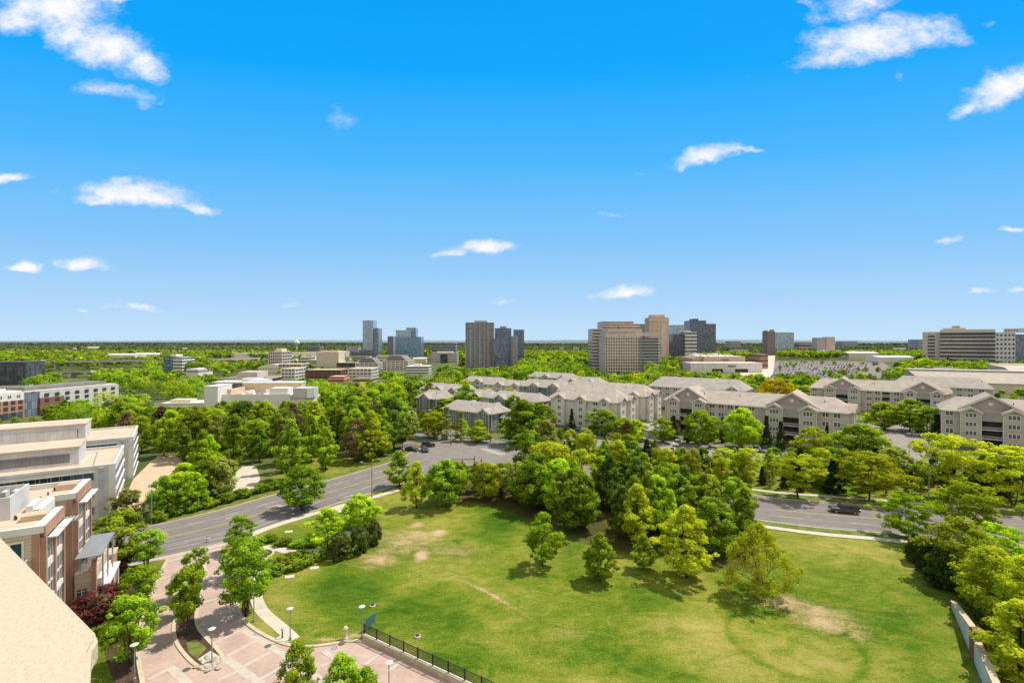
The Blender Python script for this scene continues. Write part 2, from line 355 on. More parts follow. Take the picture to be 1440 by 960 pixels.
# ---------------------------------------------------------------- sky, sun, camera
SUN_AZ = (0.88, 0.47); SUN_EL = R(58)
def make_world():
    w = bpy.data.worlds.new("World"); SC.world = w; w.use_nodes = True
    nt = w.node_tree; N = nt.nodes; L = nt.links; N.clear()
    out = N.new('ShaderNodeOutputWorld'); bg = N.new('ShaderNodeBackground'); L.new(bg.outputs[0], out.inputs[0])
    tc = N.new('ShaderNodeTexCoord'); sep = N.new('ShaderNodeSeparateXYZ'); L.new(tc.outputs['Generated'], sep.inputs[0])
    def math_(op, a, b=None, c=None, clamp=False):
        n = N.new('ShaderNodeMath'); n.operation = op; n.use_clamp = clamp
        for i, v in enumerate((a, b, c)):
            if v is None: continue
            if isinstance(v, (int, float)): n.inputs[i].default_value = v
            else: L.new(v, n.inputs[i])
        return n.outputs[0]
    sky = N.new('ShaderNodeTexSky'); sky.sky_type = 'NISHITA'; sky.sun_disc = False
    sky.sun_elevation = SUN_EL; sky.sun_rotation = math.atan2(SUN_AZ[0], SUN_AZ[1]); sky.air_density = 1.0; sky.dust_density = 0.6
    # deep saturated spring blue overhead, pale towards the horizon, greyed out of view near the zenith for neutral fill light
    rp = N.new('ShaderNodeValToRGB'); el = rp.color_ramp.elements
    hz = math_('DIVIDE', sep.outputs['Z'], math_('SQRT', math_('ADD', math_('MULTIPLY', sep.outputs['Y'], sep.outputs['Y']), math_('MULTIPLY', math_('MULTIPLY', sep.outputs['X'], sep.outputs['X']), 0.35))))
    fac = math_('MULTIPLY', hz, 0.8, clamp=True)
    stops = [(0.0, (0.57, 0.775, 0.962)), (0.055, (0.44, 0.69, 0.965)), (0.16, (0.235, 0.575, 0.98)), (0.30, (0.07, 0.48, 1.0)), (0.44, (0.004, 0.40, 1.0)), (0.60, (0.0, 0.345, 0.96)), (0.80, (0.22, 0.34, 0.50)), (1.0, (0.42, 0.46, 0.50))]
    while len(el) < len(stops): el.new(0.5)
    for e, (p, c) in zip(el, stops): e.position = p; e.color = (*c, 1)
    L.new(fac, rp.inputs['Fac'])
    ns = N.new('ShaderNodeVectorMath'); ns.operation = 'SCALE'; ns.inputs['Scale'].default_value = 0.1
    L.new(sky.outputs[0], ns.inputs[0])
    mx = N.new('ShaderNodeMix'); mx.data_type = 'RGBA'; mx.inputs[0].default_value = 0.97
    L.new(ns.outputs[0], mx.inputs[6]); L.new(rp.outputs[0], mx.inputs[7])
    # clouds: soft ellipses on the sky directions, broken up by noise
    yy = math_('MAXIMUM', sep.outputs['Y'], 0.05)
    u = math_('DIVIDE', sep.outputs['X'], yy); v = math_('DIVIDE', sep.outputs['Z'], yy)
    uv = N.new('ShaderNodeCombineXYZ'); L.new(u, uv.inputs[0]); L.new(v, uv.inputs[1])
    def noise(scale, detail, sx=1.0, sy=1.0, off=0.0, rough=0.6):
        mp = N.new('ShaderNodeMapping'); mp.inputs['Scale'].default_value = (sx, sy, 1); mp.inputs['Location'].default_value = (off, off * 1.7, off)
        L.new(uv.outputs[0], mp.inputs[0])
        n = N.new('ShaderNodeTexNoise'); n.inputs['Scale'].default_value = scale; n.inputs['Detail'].default_value = detail; n.inputs['Roughness'].default_value = rough
        L.new(mp.outputs[0], n.inputs['Vector']); return n.outputs['Fac']
    warp1 = noise(9, 4, 1, 1.3, 1.0); warp2 = noise(9, 4, 1, 1.3, 5.0)
    du = math_('MULTIPLY', math_('SUBTRACT', warp1, 0.5), 0.10); dv = math_('MULTIPLY', math_('SUBTRACT', warp2, 0.5), 0.05)
    u2 = math_('ADD', u, du); v2 = math_('ADD', v, dv)
    total = None
    #        px    py   rx   ry  tilt  strength
    clouds = [(70, 22, 105, 40, 0, 1.0), (135, 68, 95, 42, -18, 1.0), (195, 92, 42, 24, -20, .9), (165, -8, 90, 22, 10, .7), (150, 130, 62, 14, -4, .52), (207, 145, 16, 9, 10, .42),
              (185, 274, 92, 22, -4, 1.0), (130, 281, 40, 14, 0, .95), (270, 290, 34, 9, -14, .6), (15, 254, 34, 11, 4, .9), (124, 372, 50, 13, -2, 1.05), (32, 378, 27, 10, -6, 1.0),
              (190, 436, 60, 6, -5, .5), (115, 440, 14, 3, 0, .4), (405, 426, 14, 5, 0, .45),
              (1250, 55, 115, 34, 4, 1.05), (1190, 78, 90, 26, 8, .8), (1200, 10, 55, 28, 20, .62), (1150, 6, 34, 9, -20, .5), (1345, 52, 36, 16, -8, .7),
              (1420, 125, 75, 32, 22, 1.05), (1365, 152, 34, 12, 24, .6), (990, 221, 58, 13, 15, .85), (1030, 209, 40, 6, 3, .5), (952, 234, 14, 8, 25, .6),
              (682, 351, 52, 13, 4, .95), (640, 357, 24, 7, 0, .6), (880, 412, 42, 12, 2, .95), (1340, 340, 24, 9, 2, .8), (1425, 321, 34, 6, 2, .75), (1388, 410, 20, 6, 5, .6), (1435, 409, 20, 6, 5, .5),
              (705, 424, 20, 6, 0, .5), (857, 300, 28, 4, 3, .35), (487, 168, 22, 18, 30, .05), (1058, 110, 13, 7, 0, .2), (1262, 107, 14, 6, 0, .35), (1392, 33, 10, 6, 0, .35), (900, 245, 14, 5, 0, .3)]
    for (px, py, rx, ry, tilt, s) in clouds:
        cu = (px - 720) / FOC; cv = (480 - py) / FOC; t = R(tilt); ct, st = math.cos(t), math.sin(t)
        a = math_('SUBTRACT', u2, cu); b = math_('SUBTRACT', v2, cv)
        p = math_('ADD', math_('MULTIPLY', a, ct * FOC / rx), math_('MULTIPLY', b, st * FOC / rx))
        q = math_('ADD', math_('MULTIPLY', a, -st * FOC / ry), math_('MULTIPLY', b, ct * FOC / ry))
        # flatter undersides: the lower half falls off faster
        q = math_('MULTIPLY', q, math_('ADD', 1.0, math_('MULTIPLY', math_('LESS_THAN', q, 0.0), 0.45)))
        d = math_('ADD', math_('MULTIPLY', p, p), math_('MULTIPLY', q, q))
        f = math_('MULTIPLY', math_('SUBTRACT', 1.0, math_('MULTIPLY', d, 0.80)), s)
        total = f if total is None else math_('MAXIMUM', total, f)
    n1 = noise(13, 9, 1, 1.5, 2.2, 0.62); n2 = noise(40, 6, 1, 1.4, 8.0, 0.6)
    nn = math_('ADD', math_('MULTIPLY', math_('SUBTRACT', n1, 0.5), 1.9), math_('MULTIPLY', math_('SUBTRACT', n2, 0.5), 0.5))
    dens = math_('ADD', math_('MAXIMUM', total, -1.5), nn)
    mr = N.new('ShaderNodeMapRange'); mr.interpolation_type = 'SMOOTHSTEP'; L.new(dens, mr.inputs[0])
    mr.inputs[1].default_value = -0.02; mr.inputs[2].default_value = 1.25
    ahead = math_('GREATER_THAN', sep.outputs['Y'], 0.05)
    alpha = math_('MULTIPLY', mr.outputs[0], ahead)
    # cloud body: white where dense, a trace of blue-grey where thin
    cr = N.new('ShaderNodeValToRGB'); cr.color_ramp.elements[0].color = (0.80, 0.86, 0.98, 1); cr.color_ramp.elements[1].color = (1.0, 0.99, 1.0, 1)
    cr.color_ramp.elements[0].position = 0.25; cr.color_ramp.elements[1].position = 0.75
    L.new(mr.outputs[0], cr.inputs[0])
    mc = N.new('ShaderNodeMix'); mc.data_type = 'RGBA'
    L.new(alpha, mc.inputs[0]); L.new(mx.outputs[2], mc.inputs[6]); L.new(cr.outputs[0], mc.inputs[7])
    # added fill light: an unseen bright half of sky behind the viewer
    back_fill = N.new('ShaderNodeMapRange'); back_fill.interpolation_type = 'SMOOTHSTEP'; L.new(sep.outputs['Y'], back_fill.inputs[0]); back_fill.inputs[1].default_value = 0.02; back_fill.inputs[2].default_value = -0.35
    mv = N.new('ShaderNodeMix'); mv.data_type = 'RGBA'; L.new(back_fill.outputs[0], mv.inputs[0]); L.new(mc.outputs[2], mv.inputs[6]); mv.inputs[7].default_value = (0.86, 0.83, 0.79, 1)
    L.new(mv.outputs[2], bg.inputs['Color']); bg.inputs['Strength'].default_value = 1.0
    w.cycles.sampling_method = 'MANUAL'; w.cycles.sample_map_resolution = 512
make_world()

sun = bpy.data.lights.new('sun', 'SUN'); sun.energy = 5.0; sun.angle = R(0.5); sun.color = (1.0, 0.935, 0.83)
so = bpy.data.objects.new('sun', sun); COL.objects.link(so)
_az = Vector((SUN_AZ[0], SUN_AZ[1], 0)).normalized()
_d = Vector((_az.x * math.cos(SUN_EL), _az.y * math.cos(SUN_EL), math.sin(SUN_EL)))
so.rotation_euler = (-_d).to_track_quat('-Z', 'Y').to_euler()

cam = bpy.data.cameras.new('camera'); co = bpy.data.objects.new('camera', cam); COL.objects.link(co)
cam.sensor_width = 36; cam.lens = 36 * FOC / 1440.0; cam.clip_end = 60000; cam.clip_start = 0.1
co.location = (0, 0, EYE); co.rotation_euler = (R(90), 0, 0)
SC.camera = co
SC.view_settings.view_transform = 'Standard'; SC.view_settings.look = 'None'; SC.view_settings.exposure = 0
SC.render.engine = 'CYCLES'; SC.cycles.max_bounces = 5; SC.cycles.diffuse_bounces = 3; SC.cycles.glossy_bounces = 2
SC.cycles.transmission_bounces = 2; SC.cycles.transparent_max_bounces = 4
SC.cycles.sample_clamp_indirect = 4; SC.cycles.use_denoising = True

# ---------------------------------------------------------------- ground
def make_ground():
    # open ground to the horizon: fine cells near, coarse far, low hills far out
    xs = np.r_[-24000, -12000, -6000, -3000, -1500, -800, -400, np.linspace(-200, 200, 21), 400, 800, 1500, 3000, 6000, 12000, 24000]
    ys = np.r_[-3000, -600, -100, np.linspace(0, 300, 16), 400, 600, 900, 1500, 2500, 4000, 6000, 9000, 14000, 25000]
    mb = MB(); nx = len(xs)
    for y in ys:
        for x in xs:
            mb.v.append((float(x), float(y), 0.0))
    for j in range(len(ys) - 1):
        for i in range(nx - 1):
            a = j * nx + i; mb.f.append((a, a + 1, a + nx + 1, a + nx))
    mb.build('ground', 'terrain')['kind'] = 'structure'
    # low wooded ridges on the skyline
    def ridge(y0, x0, x1, hmax, seed, m):
        r = random.Random(seed); ph = [(r.uniform(0.0003, 0.0022), r.uniform(0, 6), r.uniform(.3, 1)) for _ in range(7)]
        n = 260; mb = MB(); top = []
        for i in range(n):
            x = x0 + (x1 - x0) * i / (n - 1)
            h = sum(a * math.sin(x * f * 3000 / y0 + p) for f, p, a in ph) / 3.5
            h = hmax * (0.78 + 0.34 * h + 0.07 * r.random()); top.append((x, h))
        for i in range(n - 1):
            (xa, ha), (xb, hb) = top[i], top[i + 1]
            mb.quad((xa, y0, 0), (xb, y0, 0), (xb, y0 + y0 * .16, hb), (xa, y0 + y0 * .16, ha))
            mb.quad((xa, y0 + y0 * .16, ha), (xb, y0 + y0 * .16, hb), (xb, y0 * 1.6, 0), (xa, y0 * 1.6, 0))
        mb.build('hills', m)['kind'] = 'structure'
    M['hill_far_haze'] = mat('hill_far_haze', (0.19, 0.27, 0.33), 1, 0.10, 0.002, c2=(0.22, 0.30, 0.35), detail=10)  # distance haze painted in as a blue-grey tint
    M['hill_mid_haze'] = mat('hill_mid_haze', (0.15, 0.20, 0.20), 1, 0.2, 0.006, c2=(0.185, 0.235, 0.21), detail=12)  # nearer ridges: weaker haze tint painted into the green
    ridge(9500, -14000, 14000, 82, 4, 'hill_far_haze')
    ridge(5400, -8000, 8000, 44, 5, 'hill_mid_haze')
    ridge(3300, -300, 5200, 44, 9, 'hill_mid_haze')

def lawn():
    """the big corner lawn: a fine sheet whose wear map drives the bare earth"""
    x0, x1, y0, y1, s = -64, 150, 34, 150, 0.5
    xs = np.arange(x0, x1 + s, s); ys = np.arange(y0, y1 + s, s)
    X, Y = np.meshgrid(xs, ys); nx, ny = len(xs), len(ys)
    worn = np.zeros_like(X); litter = np.zeros_like(X)
    def spot(px, py, rx, ry, a):
        c = g(px, py); k = c[1] / FOC
        d = ((X - c[0]) / (rx * k)) ** 2 + ((Y - c[1]) / (ry * k * c[1] / EYE)) ** 2
        np.maximum(worn, a * np.exp(-d * 1.2), out=worn)
    for sp in [(535, 785, 50, 22, .74), (592, 781, 20, 14, .86), (616, 749, 22, 11, .84), (588, 738, 20, 9, .74), (575, 760, 95, 36, .68), (640, 775, 80, 28, .56), (690, 790, 60, 20, .4), (560, 720, 50, 14, .4), (800, 890, 70, 22, .42), (930, 880, 60, 20, .42), (1030, 930, 70, 22, .4), (1180, 930, 70, 22, .4), (700, 900, 60, 18, .38), (1270, 860, 40, 20, .42), (1155, 868, 70, 38, .78), (1110, 848, 56, 20, .74), (1195, 885, 56, 32, .6),
               (1085, 845, 70, 20, .55), (885, 812, 30, 6, .5), (1250, 745, 60, 10, .4), (1310, 790, 20, 30, .4), (1330, 840, 24, 30, .5), (700, 815, 60, 12, .33), (760, 860, 90, 20, .3), (1000, 860, 80, 16, .3), (900, 900, 90, 25, .25),
               (1230, 790, 40, 10, .45), (440, 836, 26, 7, .4), (460, 898, 40, 5, .75), (500, 893, 22, 7, .8), (416, 862, 12, 4, .4), (610, 800, 60, 12, .4), (1290, 925, 60, 20, .25), (1200, 820, 60, 14, .3)]: spot(*sp)
    path = smooth_line([g(640, 812), g(662, 822), g(690, 834), g(712, 848), g(735, 860), g(752, 872)], 60, 2)
    for i, p in enumerate(path):
        a = 0.45 + 0.5 * math.sin(math.pi * min(1, i / 52))
        d = ((X - p[0]) ** 2 + (Y - p[1]) ** 2) / 0.5 ** 2
        np.maximum(worn, a * np.exp(-d), out=worn)
    ring = g(1115, 900)
    rr = np.hypot(X - ring[0], Y - ring[1])
    np.maximum(worn, .0 * rr, out=worn)
    tract = np.exp(-((rr - 7.2) / 0.45) ** 2) * 0.8
    for (px, py, rx, ry, a) in ((520, 850, 110, 40, 1.0), (470, 830, 60, 30, .8), (600, 880, 90, 30, .7), (660, 930, 90, 30, .6), (900, 850, 70, 14, .5), (830, 930, 120, 24, .5), (700, 740, 40, 20, .6), (440, 752, 40, 8, .5), (720, 770, 60, 16, .5)):
        c = g(px, py); k = c[1] / FOC
        np.maximum(tract, a * np.exp(-(((X - c[0]) / (rx * k)) ** 2 + ((Y - c[1]) / (ry * k * c[1] / EYE)) ** 2)), out=tract)
    for poly in WOOD_POLYS:
        c = np.mean(poly, axis=0); grow = [(c[0] + (p[0] - c[0]) * 1.05, c[1] + (p[1] - c[1]) * 1.05) for p in poly]
        litter[in_poly(X, Y, grow)] = 1.0
    for _ in range(6):
        litter = (litter + np.roll(litter, 1, 0) + np.roll(litter, -1, 0) + np.roll(litter, 1, 1) + np.roll(litter, -1, 1)) / 5
    me = bpy.data.meshes.new('lawn')
    V = np.stack([X.ravel(), Y.ravel(), np.full(X.size, 0.012)], 1)
    i = np.arange(nx - 1)[None, :] + nx * np.arange(ny - 1)[:, None]
    F = np.stack([i, i + 1, i + nx + 1, i + nx], -1).reshape(-1, 4)
    me.vertices.add(len(V)); me.vertices.foreach_set('co', V.ravel())
    me.loops.add(F.size); me.loops.foreach_set('vertex_index', F.ravel().astype(np.int32))
    me.polygons.add(len(F)); me.polygons.foreach_set('loop_start', np.arange(0, F.size, 4, dtype=np.int32))
    for nm, arr in (('worn', worn), ('litter', litter), ('lush', tract)):
        at = me.attributes.new(nm, 'FLOAT', 'POINT'); at.data.foreach_set('value', arr.ravel().astype(np.float32))
    me.update(); me.validate()
    m = bpy.data.materials.new('lawn_grass'); nt, N, L = nodes_of(m); b = N['Principled BSDF']
    b.inputs['Roughness'].default_value = 1; b.inputs['Specular IOR Level'].default_value = 0.1
    tc = N.new('ShaderNodeTexCoord')
    def nz(scale, detail, rough=0.6, dist=0.0, st=(1, 1, 1)):
        mp = N.new('ShaderNodeMapping'); mp.inputs['Scale'].default_value = st; L.new(tc.outputs['Object'], mp.inputs[0])
        n = N.new('ShaderNodeTexNoise'); n.inputs['Scale'].default_value = scale; n.inputs['Detail'].default_value = detail
        n.inputs['Roughness'].default_value = rough; n.inputs['Distortion'].default_value = dist
        L.new(mp.outputs[0], n.inputs['Vector']); return n.outputs['Fac']
    def mth(op, a, bb, clamp=False):
        n = N.new('ShaderNodeMath'); n.operation = op; n.use_clamp = clamp
        for k, v in enumerate((a, bb)):
            if isinstance(v, (int, float)): n.inputs[k].default_value = v
            else: L.new(v, n.inputs[k])
        return n.outputs[0]
    def attr(nm):
        a = N.new('ShaderNodeAttribute'); a.attribute_name = nm; return a.outputs['Fac']
    big = nz(0.055, 4, 0.55, 0.6); mid = nz(0.32, 6, 0.65, 0.9, (1, 1.6, 1)); fine = nz(3.2, 7, 0.75); vfine = nz(9.0, 3, 0.6)
    t = mth('ADD', mth('ADD', mth('MULTIPLY', big, 1.05), mth('MULTIPLY', mid, 0.75)), mth('ADD', mth('MULTIPLY', fine, 0.95), mth('MULTIPLY', vfine, 0.55)))
    t = mth('SUBTRACT', t, 1.10)
    t = mth('SUBTRACT', t, mth('MULTIPLY', attr('lush'), 0.24))
    rp = N.new('ShaderNodeValToRGB'); el = rp.color_ramp.elements
    st = [(0.14, (0.032, 0.084, 0.004)), (0.36, (0.074, 0.145, 0.007)), (0.55, (0.168, 0.208, 0.018)), (0.75, (0.305, 0.278, 0.060)), (0.94, (0.42, 0.345, 0.11))]
    while len(el) < len(st): el.new(.5)
    for e, (p, c) in zip(el, st): e.position = p; e.color = (*c, 1)
    L.new(t, rp.inputs['Fac'])
    # bare earth
    w = mth('ADD', attr('worn'), mth('MULTIPLY', mth('SUBTRACT', mth('ADD', mth('MULTIPLY', mid, .5), mth('MULTIPLY', fine, .5)), 0.5), 1.5))
    mr = N.new('ShaderNodeMapRange'); mr.interpolation_type = 'SMOOTHSTEP'; L.new(w, mr.inputs[0]); mr.inputs[1].default_value = 0.24; mr.inputs[2].default_value = 0.95
    er = N.new('ShaderNodeValToRGB'); er.color_ramp.elements[0].color = (0.30, 0.245, 0.085, 1); er.color_ramp.elements[1].color = (0.52, 0.37, 0.215, 1)
    er.color_ramp.elements[0].position = 0.3; er.color_ramp.elements[1].position = 0.9
    L.new(mr.outputs[0], er.inputs[0])
    has = mth('MULTIPLY', mr.outputs[0], mth('MULTIPLY', attr('worn'), 2.6, True), True)
    m1 = N.new('ShaderNodeMix'); m1.data_type = 'RGBA'; L.new(has, m1.inputs[0]); L.new(rp.outputs[0], m1.inputs[6]); L.new(er.outputs[0], m1.inputs[7])
    m2 = N.new('ShaderNodeMix'); m2.data_type = 'RGBA'; m2.inputs[7].default_value = (0.075, 0.055, 0.028, 1)
    L.new(mth('MULTIPLY', attr('litter'), mth('ADD', 0.45, mth('MULTIPLY', fine, 0.7)), True), m2.inputs[0]); L.new(m1.outputs[2], m2.inputs[6])
    L.new(m2.outputs[2], b.inputs['Base Color'])
    bp = N.new('ShaderNodeBump'); bp.inputs['Strength'].default_value = 0.9; bp.inputs['Distance'].default_value = 0.12
    L.new(mth('ADD', fine, mth('MULTIPLY', vfine, .6)), bp.inputs['Height']); L.new(bp.outputs[0], b.inputs['Normal'])
    me.materials.append(m)
    link('lawn', me)['kind'] = 'structure'
# ---------------------------------------------------------------- roads, plaza, paths
CORNER_WOOD = [g(580, 690), g(640, 704), g(700, 712), g(760, 735), g(830, 764), g(880, 776), g(960, 784), g(1052, 800), g(1062, 765), (42, 101), (20, 114), (2, 130), (-9, 141), (-20, 136)]
WOOD_POLYS = [CORNER_WOOD]

UV = ((0.82, 0.57), (-0.57, 0.82))       # street grid of the office block on the left
def loc_grid(o, u, v):
    return (o[0] + UV[0][0] * u + UV[1][0] * v, o[1] + UV[0][1] * u + UV[1][1] * v)

LN0 = [loc_grid(g(178, 793), -70, 0), loc_grid(g(178, 793), -20, 0), g(178, 793), g(330, 759.5), g(352, 751), g(430, 722), g(482, 705), g(540, 688), g(584, 673), g(612, 660), g(640, 645)]
LF0 = [loc_grid(g(194, 744), -70, 0), loc_grid(g(194, 744), -20, 0), g(194, 744), g(275, 726), g(330, 712), g(395, 693), g(461, 676), g(517, 660), g(556, 648), g(578, 637), g(598, 626)]
ROAD_L_NEAR = smooth_line(LN0, 121, 2); ROAD_L_FAR = smooth_line(LF0, 121, 2)
RC = smooth_line([(230, 70), (150, 82), g(1440, 748), g(1240, 729), g(1080, 717.5), (34, 119), (14, 138), (-4, 157), (-20, 176), (-34, 196)], 161, 3)
ROAD_R_NEAR = offset_line(RC, 8.4); ROAD_R_FAR = offset_line(RC, -8.4)

def mark(A, B, t, w, i0, i1, z, m, name, dash=None):
    P = A * (1 - t) + B * t; mb = MB()
    a = offset_line(P, w / 2); b = offset_line(P, -w / 2)
    for i in range(i0, i1):
        if dash and (i % dash[0]) >= dash[1]: continue
        mb.quad((*a[i], z), (*b[i], z), (*b[i + 1], z), (*a[i + 1], z))
    if mb.f:
        o = mb.build(name, m); o['kind'] = 'structure'

def arrow(c, ang, z, flip):
    """painted turn arrow on the carriageway"""
    pts = [(-.12, -1.6), (.12, -1.6), (.12, .2), (.75 * flip + .0, .9), (.75 * flip, .45), (1.35 * flip, 1.15), (.75 * flip, 1.85), (.75 * flip, 1.35), (-.12, .7)]
    ca, sa = math.cos(ang), math.sin(ang)
    if flip < 0: pts = [(-x if False else x, y) for x, y in pts]
    return [(c[0] + x * ca - y * sa, c[1] + x * sa + y * ca) for x, y in pts]

def make_roads():
    strip('road', ROAD_L_NEAR, ROAD_L_FAR, 0.030, 'asphalt')
    strip('road', ROAD_R_NEAR, ROAD_R_FAR, 0.042, 'asphalt')
    flat('junction_road', [g(570, 660), g(640, 655), g(700, 655), g(720, 640), g(716, 622), g(690, 616), g(640, 612), g(600, 614), g(566, 622), g(560, 640)], 0.036, 'asphalt')
    n = 120
    for d in (-0.16, 0.16):
        mark(ROAD_L_NEAR, ROAD_L_FAR, 0.50 + d / 19, 0.13, 0, 104, 0.056, 'mark_yellow', 'road_marking')
        mark(ROAD_R_NEAR, ROAD_R_FAR, 0.50 + d / 16, 0.13, 0, 92, 0.060, 'mark_yellow', 'road_marking')
    for t in (0.13, 0.38, 0.62, 0.87):
        for dt in (-0.042, 0.042):
            mark(ROAD_L_NEAR, ROAD_L_FAR, t + dt, 0.62, 0, 112, 0.0505, 'asphalt_worn', 'road_wear')
            mark(ROAD_R_NEAR, ROAD_R_FAR, t + dt, 0.62, 0, 100, 0.054, 'asphalt_worn', 'road_wear')
    for t in (0.26, 0.75):
        mark(ROAD_L_NEAR, ROAD_L_FAR, t, 0.13, 0, 104, 0.056, 'mark_white', 'road_marking', (5, 2))
        mark(ROAD_R_NEAR, ROAD_R_FAR, t, 0.13, 0, 92, 0.060, 'mark_white', 'road_marking', (6, 2))
    for t in (0.055, 0.945):
        mark(ROAD_R_NEAR, ROAD_R_FAR, t, 0.12, 0, 92, 0.060, 'mark_white', 'road_marking')
    mark(ROAD_L_NEAR, ROAD_L_FAR, 0.14, 0.14, 50, 74, 0.056, 'mark_white', 'road_marking')
    for px, py, an in ((384, 711.5, -48), (492, 697, -40), (330, 727, -55)):
        flat('road_arrow', arrow(g(px, py), R(an), 0, 1), 0.057, 'mark_white')
    # junction crossing bars and stop line
    mb = MB()
    for k in range(9):
        a = Vector((*g(690, 634), 0)); d = Vector((0.62, -0.78, 0)); p = Vector((0.78, 0.62, 0)); c = a + d * (k * 1.3 - 4)
        q = [c - p * 1.4 - d * .25, c + p * 1.4 - d * .25, c + p * 1.4 + d * .25, c - p * 1.4 + d * .25]
        mb.quad(*[(v.x, v.y, 0.058) for v in q])
    mb.build('crosswalk_marking', 'mark_white')['kind'] = 'structure'
    # kerbs and footways
    def kerb(P, w=0.32, z=0.13, m='kerb', name='kerb'):
        ribbon(P, w, 0, z).build(name, m)['kind'] = 'structure'
    kerb(offset_line(ROAD_L_FAR, 0.16)); 
    kerb(offset_line(ROAD_L_NEAR[62:106], -0.16))
    kerb(offset_line(ROAD_R_NEAR[:112], 0.16)); kerb(offset_line(ROAD_R_FAR[:96], -0.16))
    # grass verges beside the roads
    ribbon(offset_line(ROAD_L_FAR, 1.9), 3.0, 0, 0.10).build('verge', 'verge')['kind'] = 'structure'
    ribbon(offset_line(ROAD_R_FAR[:96], -2.3), 3.9, 0, 0.10).build('verge', 'verge')['kind'] = 'structure'
    ribbon(offset_line(ROAD_R_NEAR[:104], 1.55), 2.4, 0, 0.10).build('verge', 'verge')['kind'] = 'structure'
    # pavement by the right road and by the left road
    ribbon(offset_line(ROAD_R_NEAR[20:104], 3.55), 1.55, 0, 0.14).build('footway', 'concrete')['kind'] = 'structure'
    ribbon(smooth_line([g(350, 754), g(378, 742), g(420, 729), g(452, 719.5), g(480, 711.5), g(520, 701), g(560, 689)], 40), 1.7, 0, 0.14).build('footway', 'concrete')['kind'] = 'structure'
    flat('footway_pad', [g(470, 714.5), g(496, 706), g(502, 711), g(488, 722), g(474, 721)], 0.145, 'concrete')
    ribbon(offset_line(ROAD_R_FAR[:96], -4.9), 1.3, 0, 0.13).build('footway', 'concrete')['kind'] = 'structure'
    # curved garden path from the plaza, round the planting circle
    ribbon(smooth_line([g(413, 899), g(396, 883), g(381, 871), g(367, 858), g(360, 842), g(358, 822), g(361, 803), g(368, 788), g(374, 776)], 60), 1.55, 0, 0.05).build('path', 'concrete')['kind'] = 'structure'
    ribbon(smooth_line([g(366, 786), g(364, 774), g(376, 768), g(394, 772), g(412, 777), g(440, 775), g(462, 769), g(482, 756), g(492, 747)], 60), 1.7, 0, 0.045).build('path', 'concrete')['kind'] = 'structure'
    flat('path_spur', [g(386, 898), g(404, 889), g(412, 896), g(405, 903), g(396, 901)], 0.055, 'concrete')
    c = g(367, 779); 
    MB().lathe([(2.1, 0), (2.1, .08), (1.9, .08)], 24, (c[0], c[1], 0)).build('planting_circle', 'kerb')['kind'] = 'structure'
    MB().lathe([(1.75, .09), (1.2, .18), (0.3, .24)], 20, (c[0], c[1], 0)).build('planting_soil', 'mulch')['kind'] = 'structure'

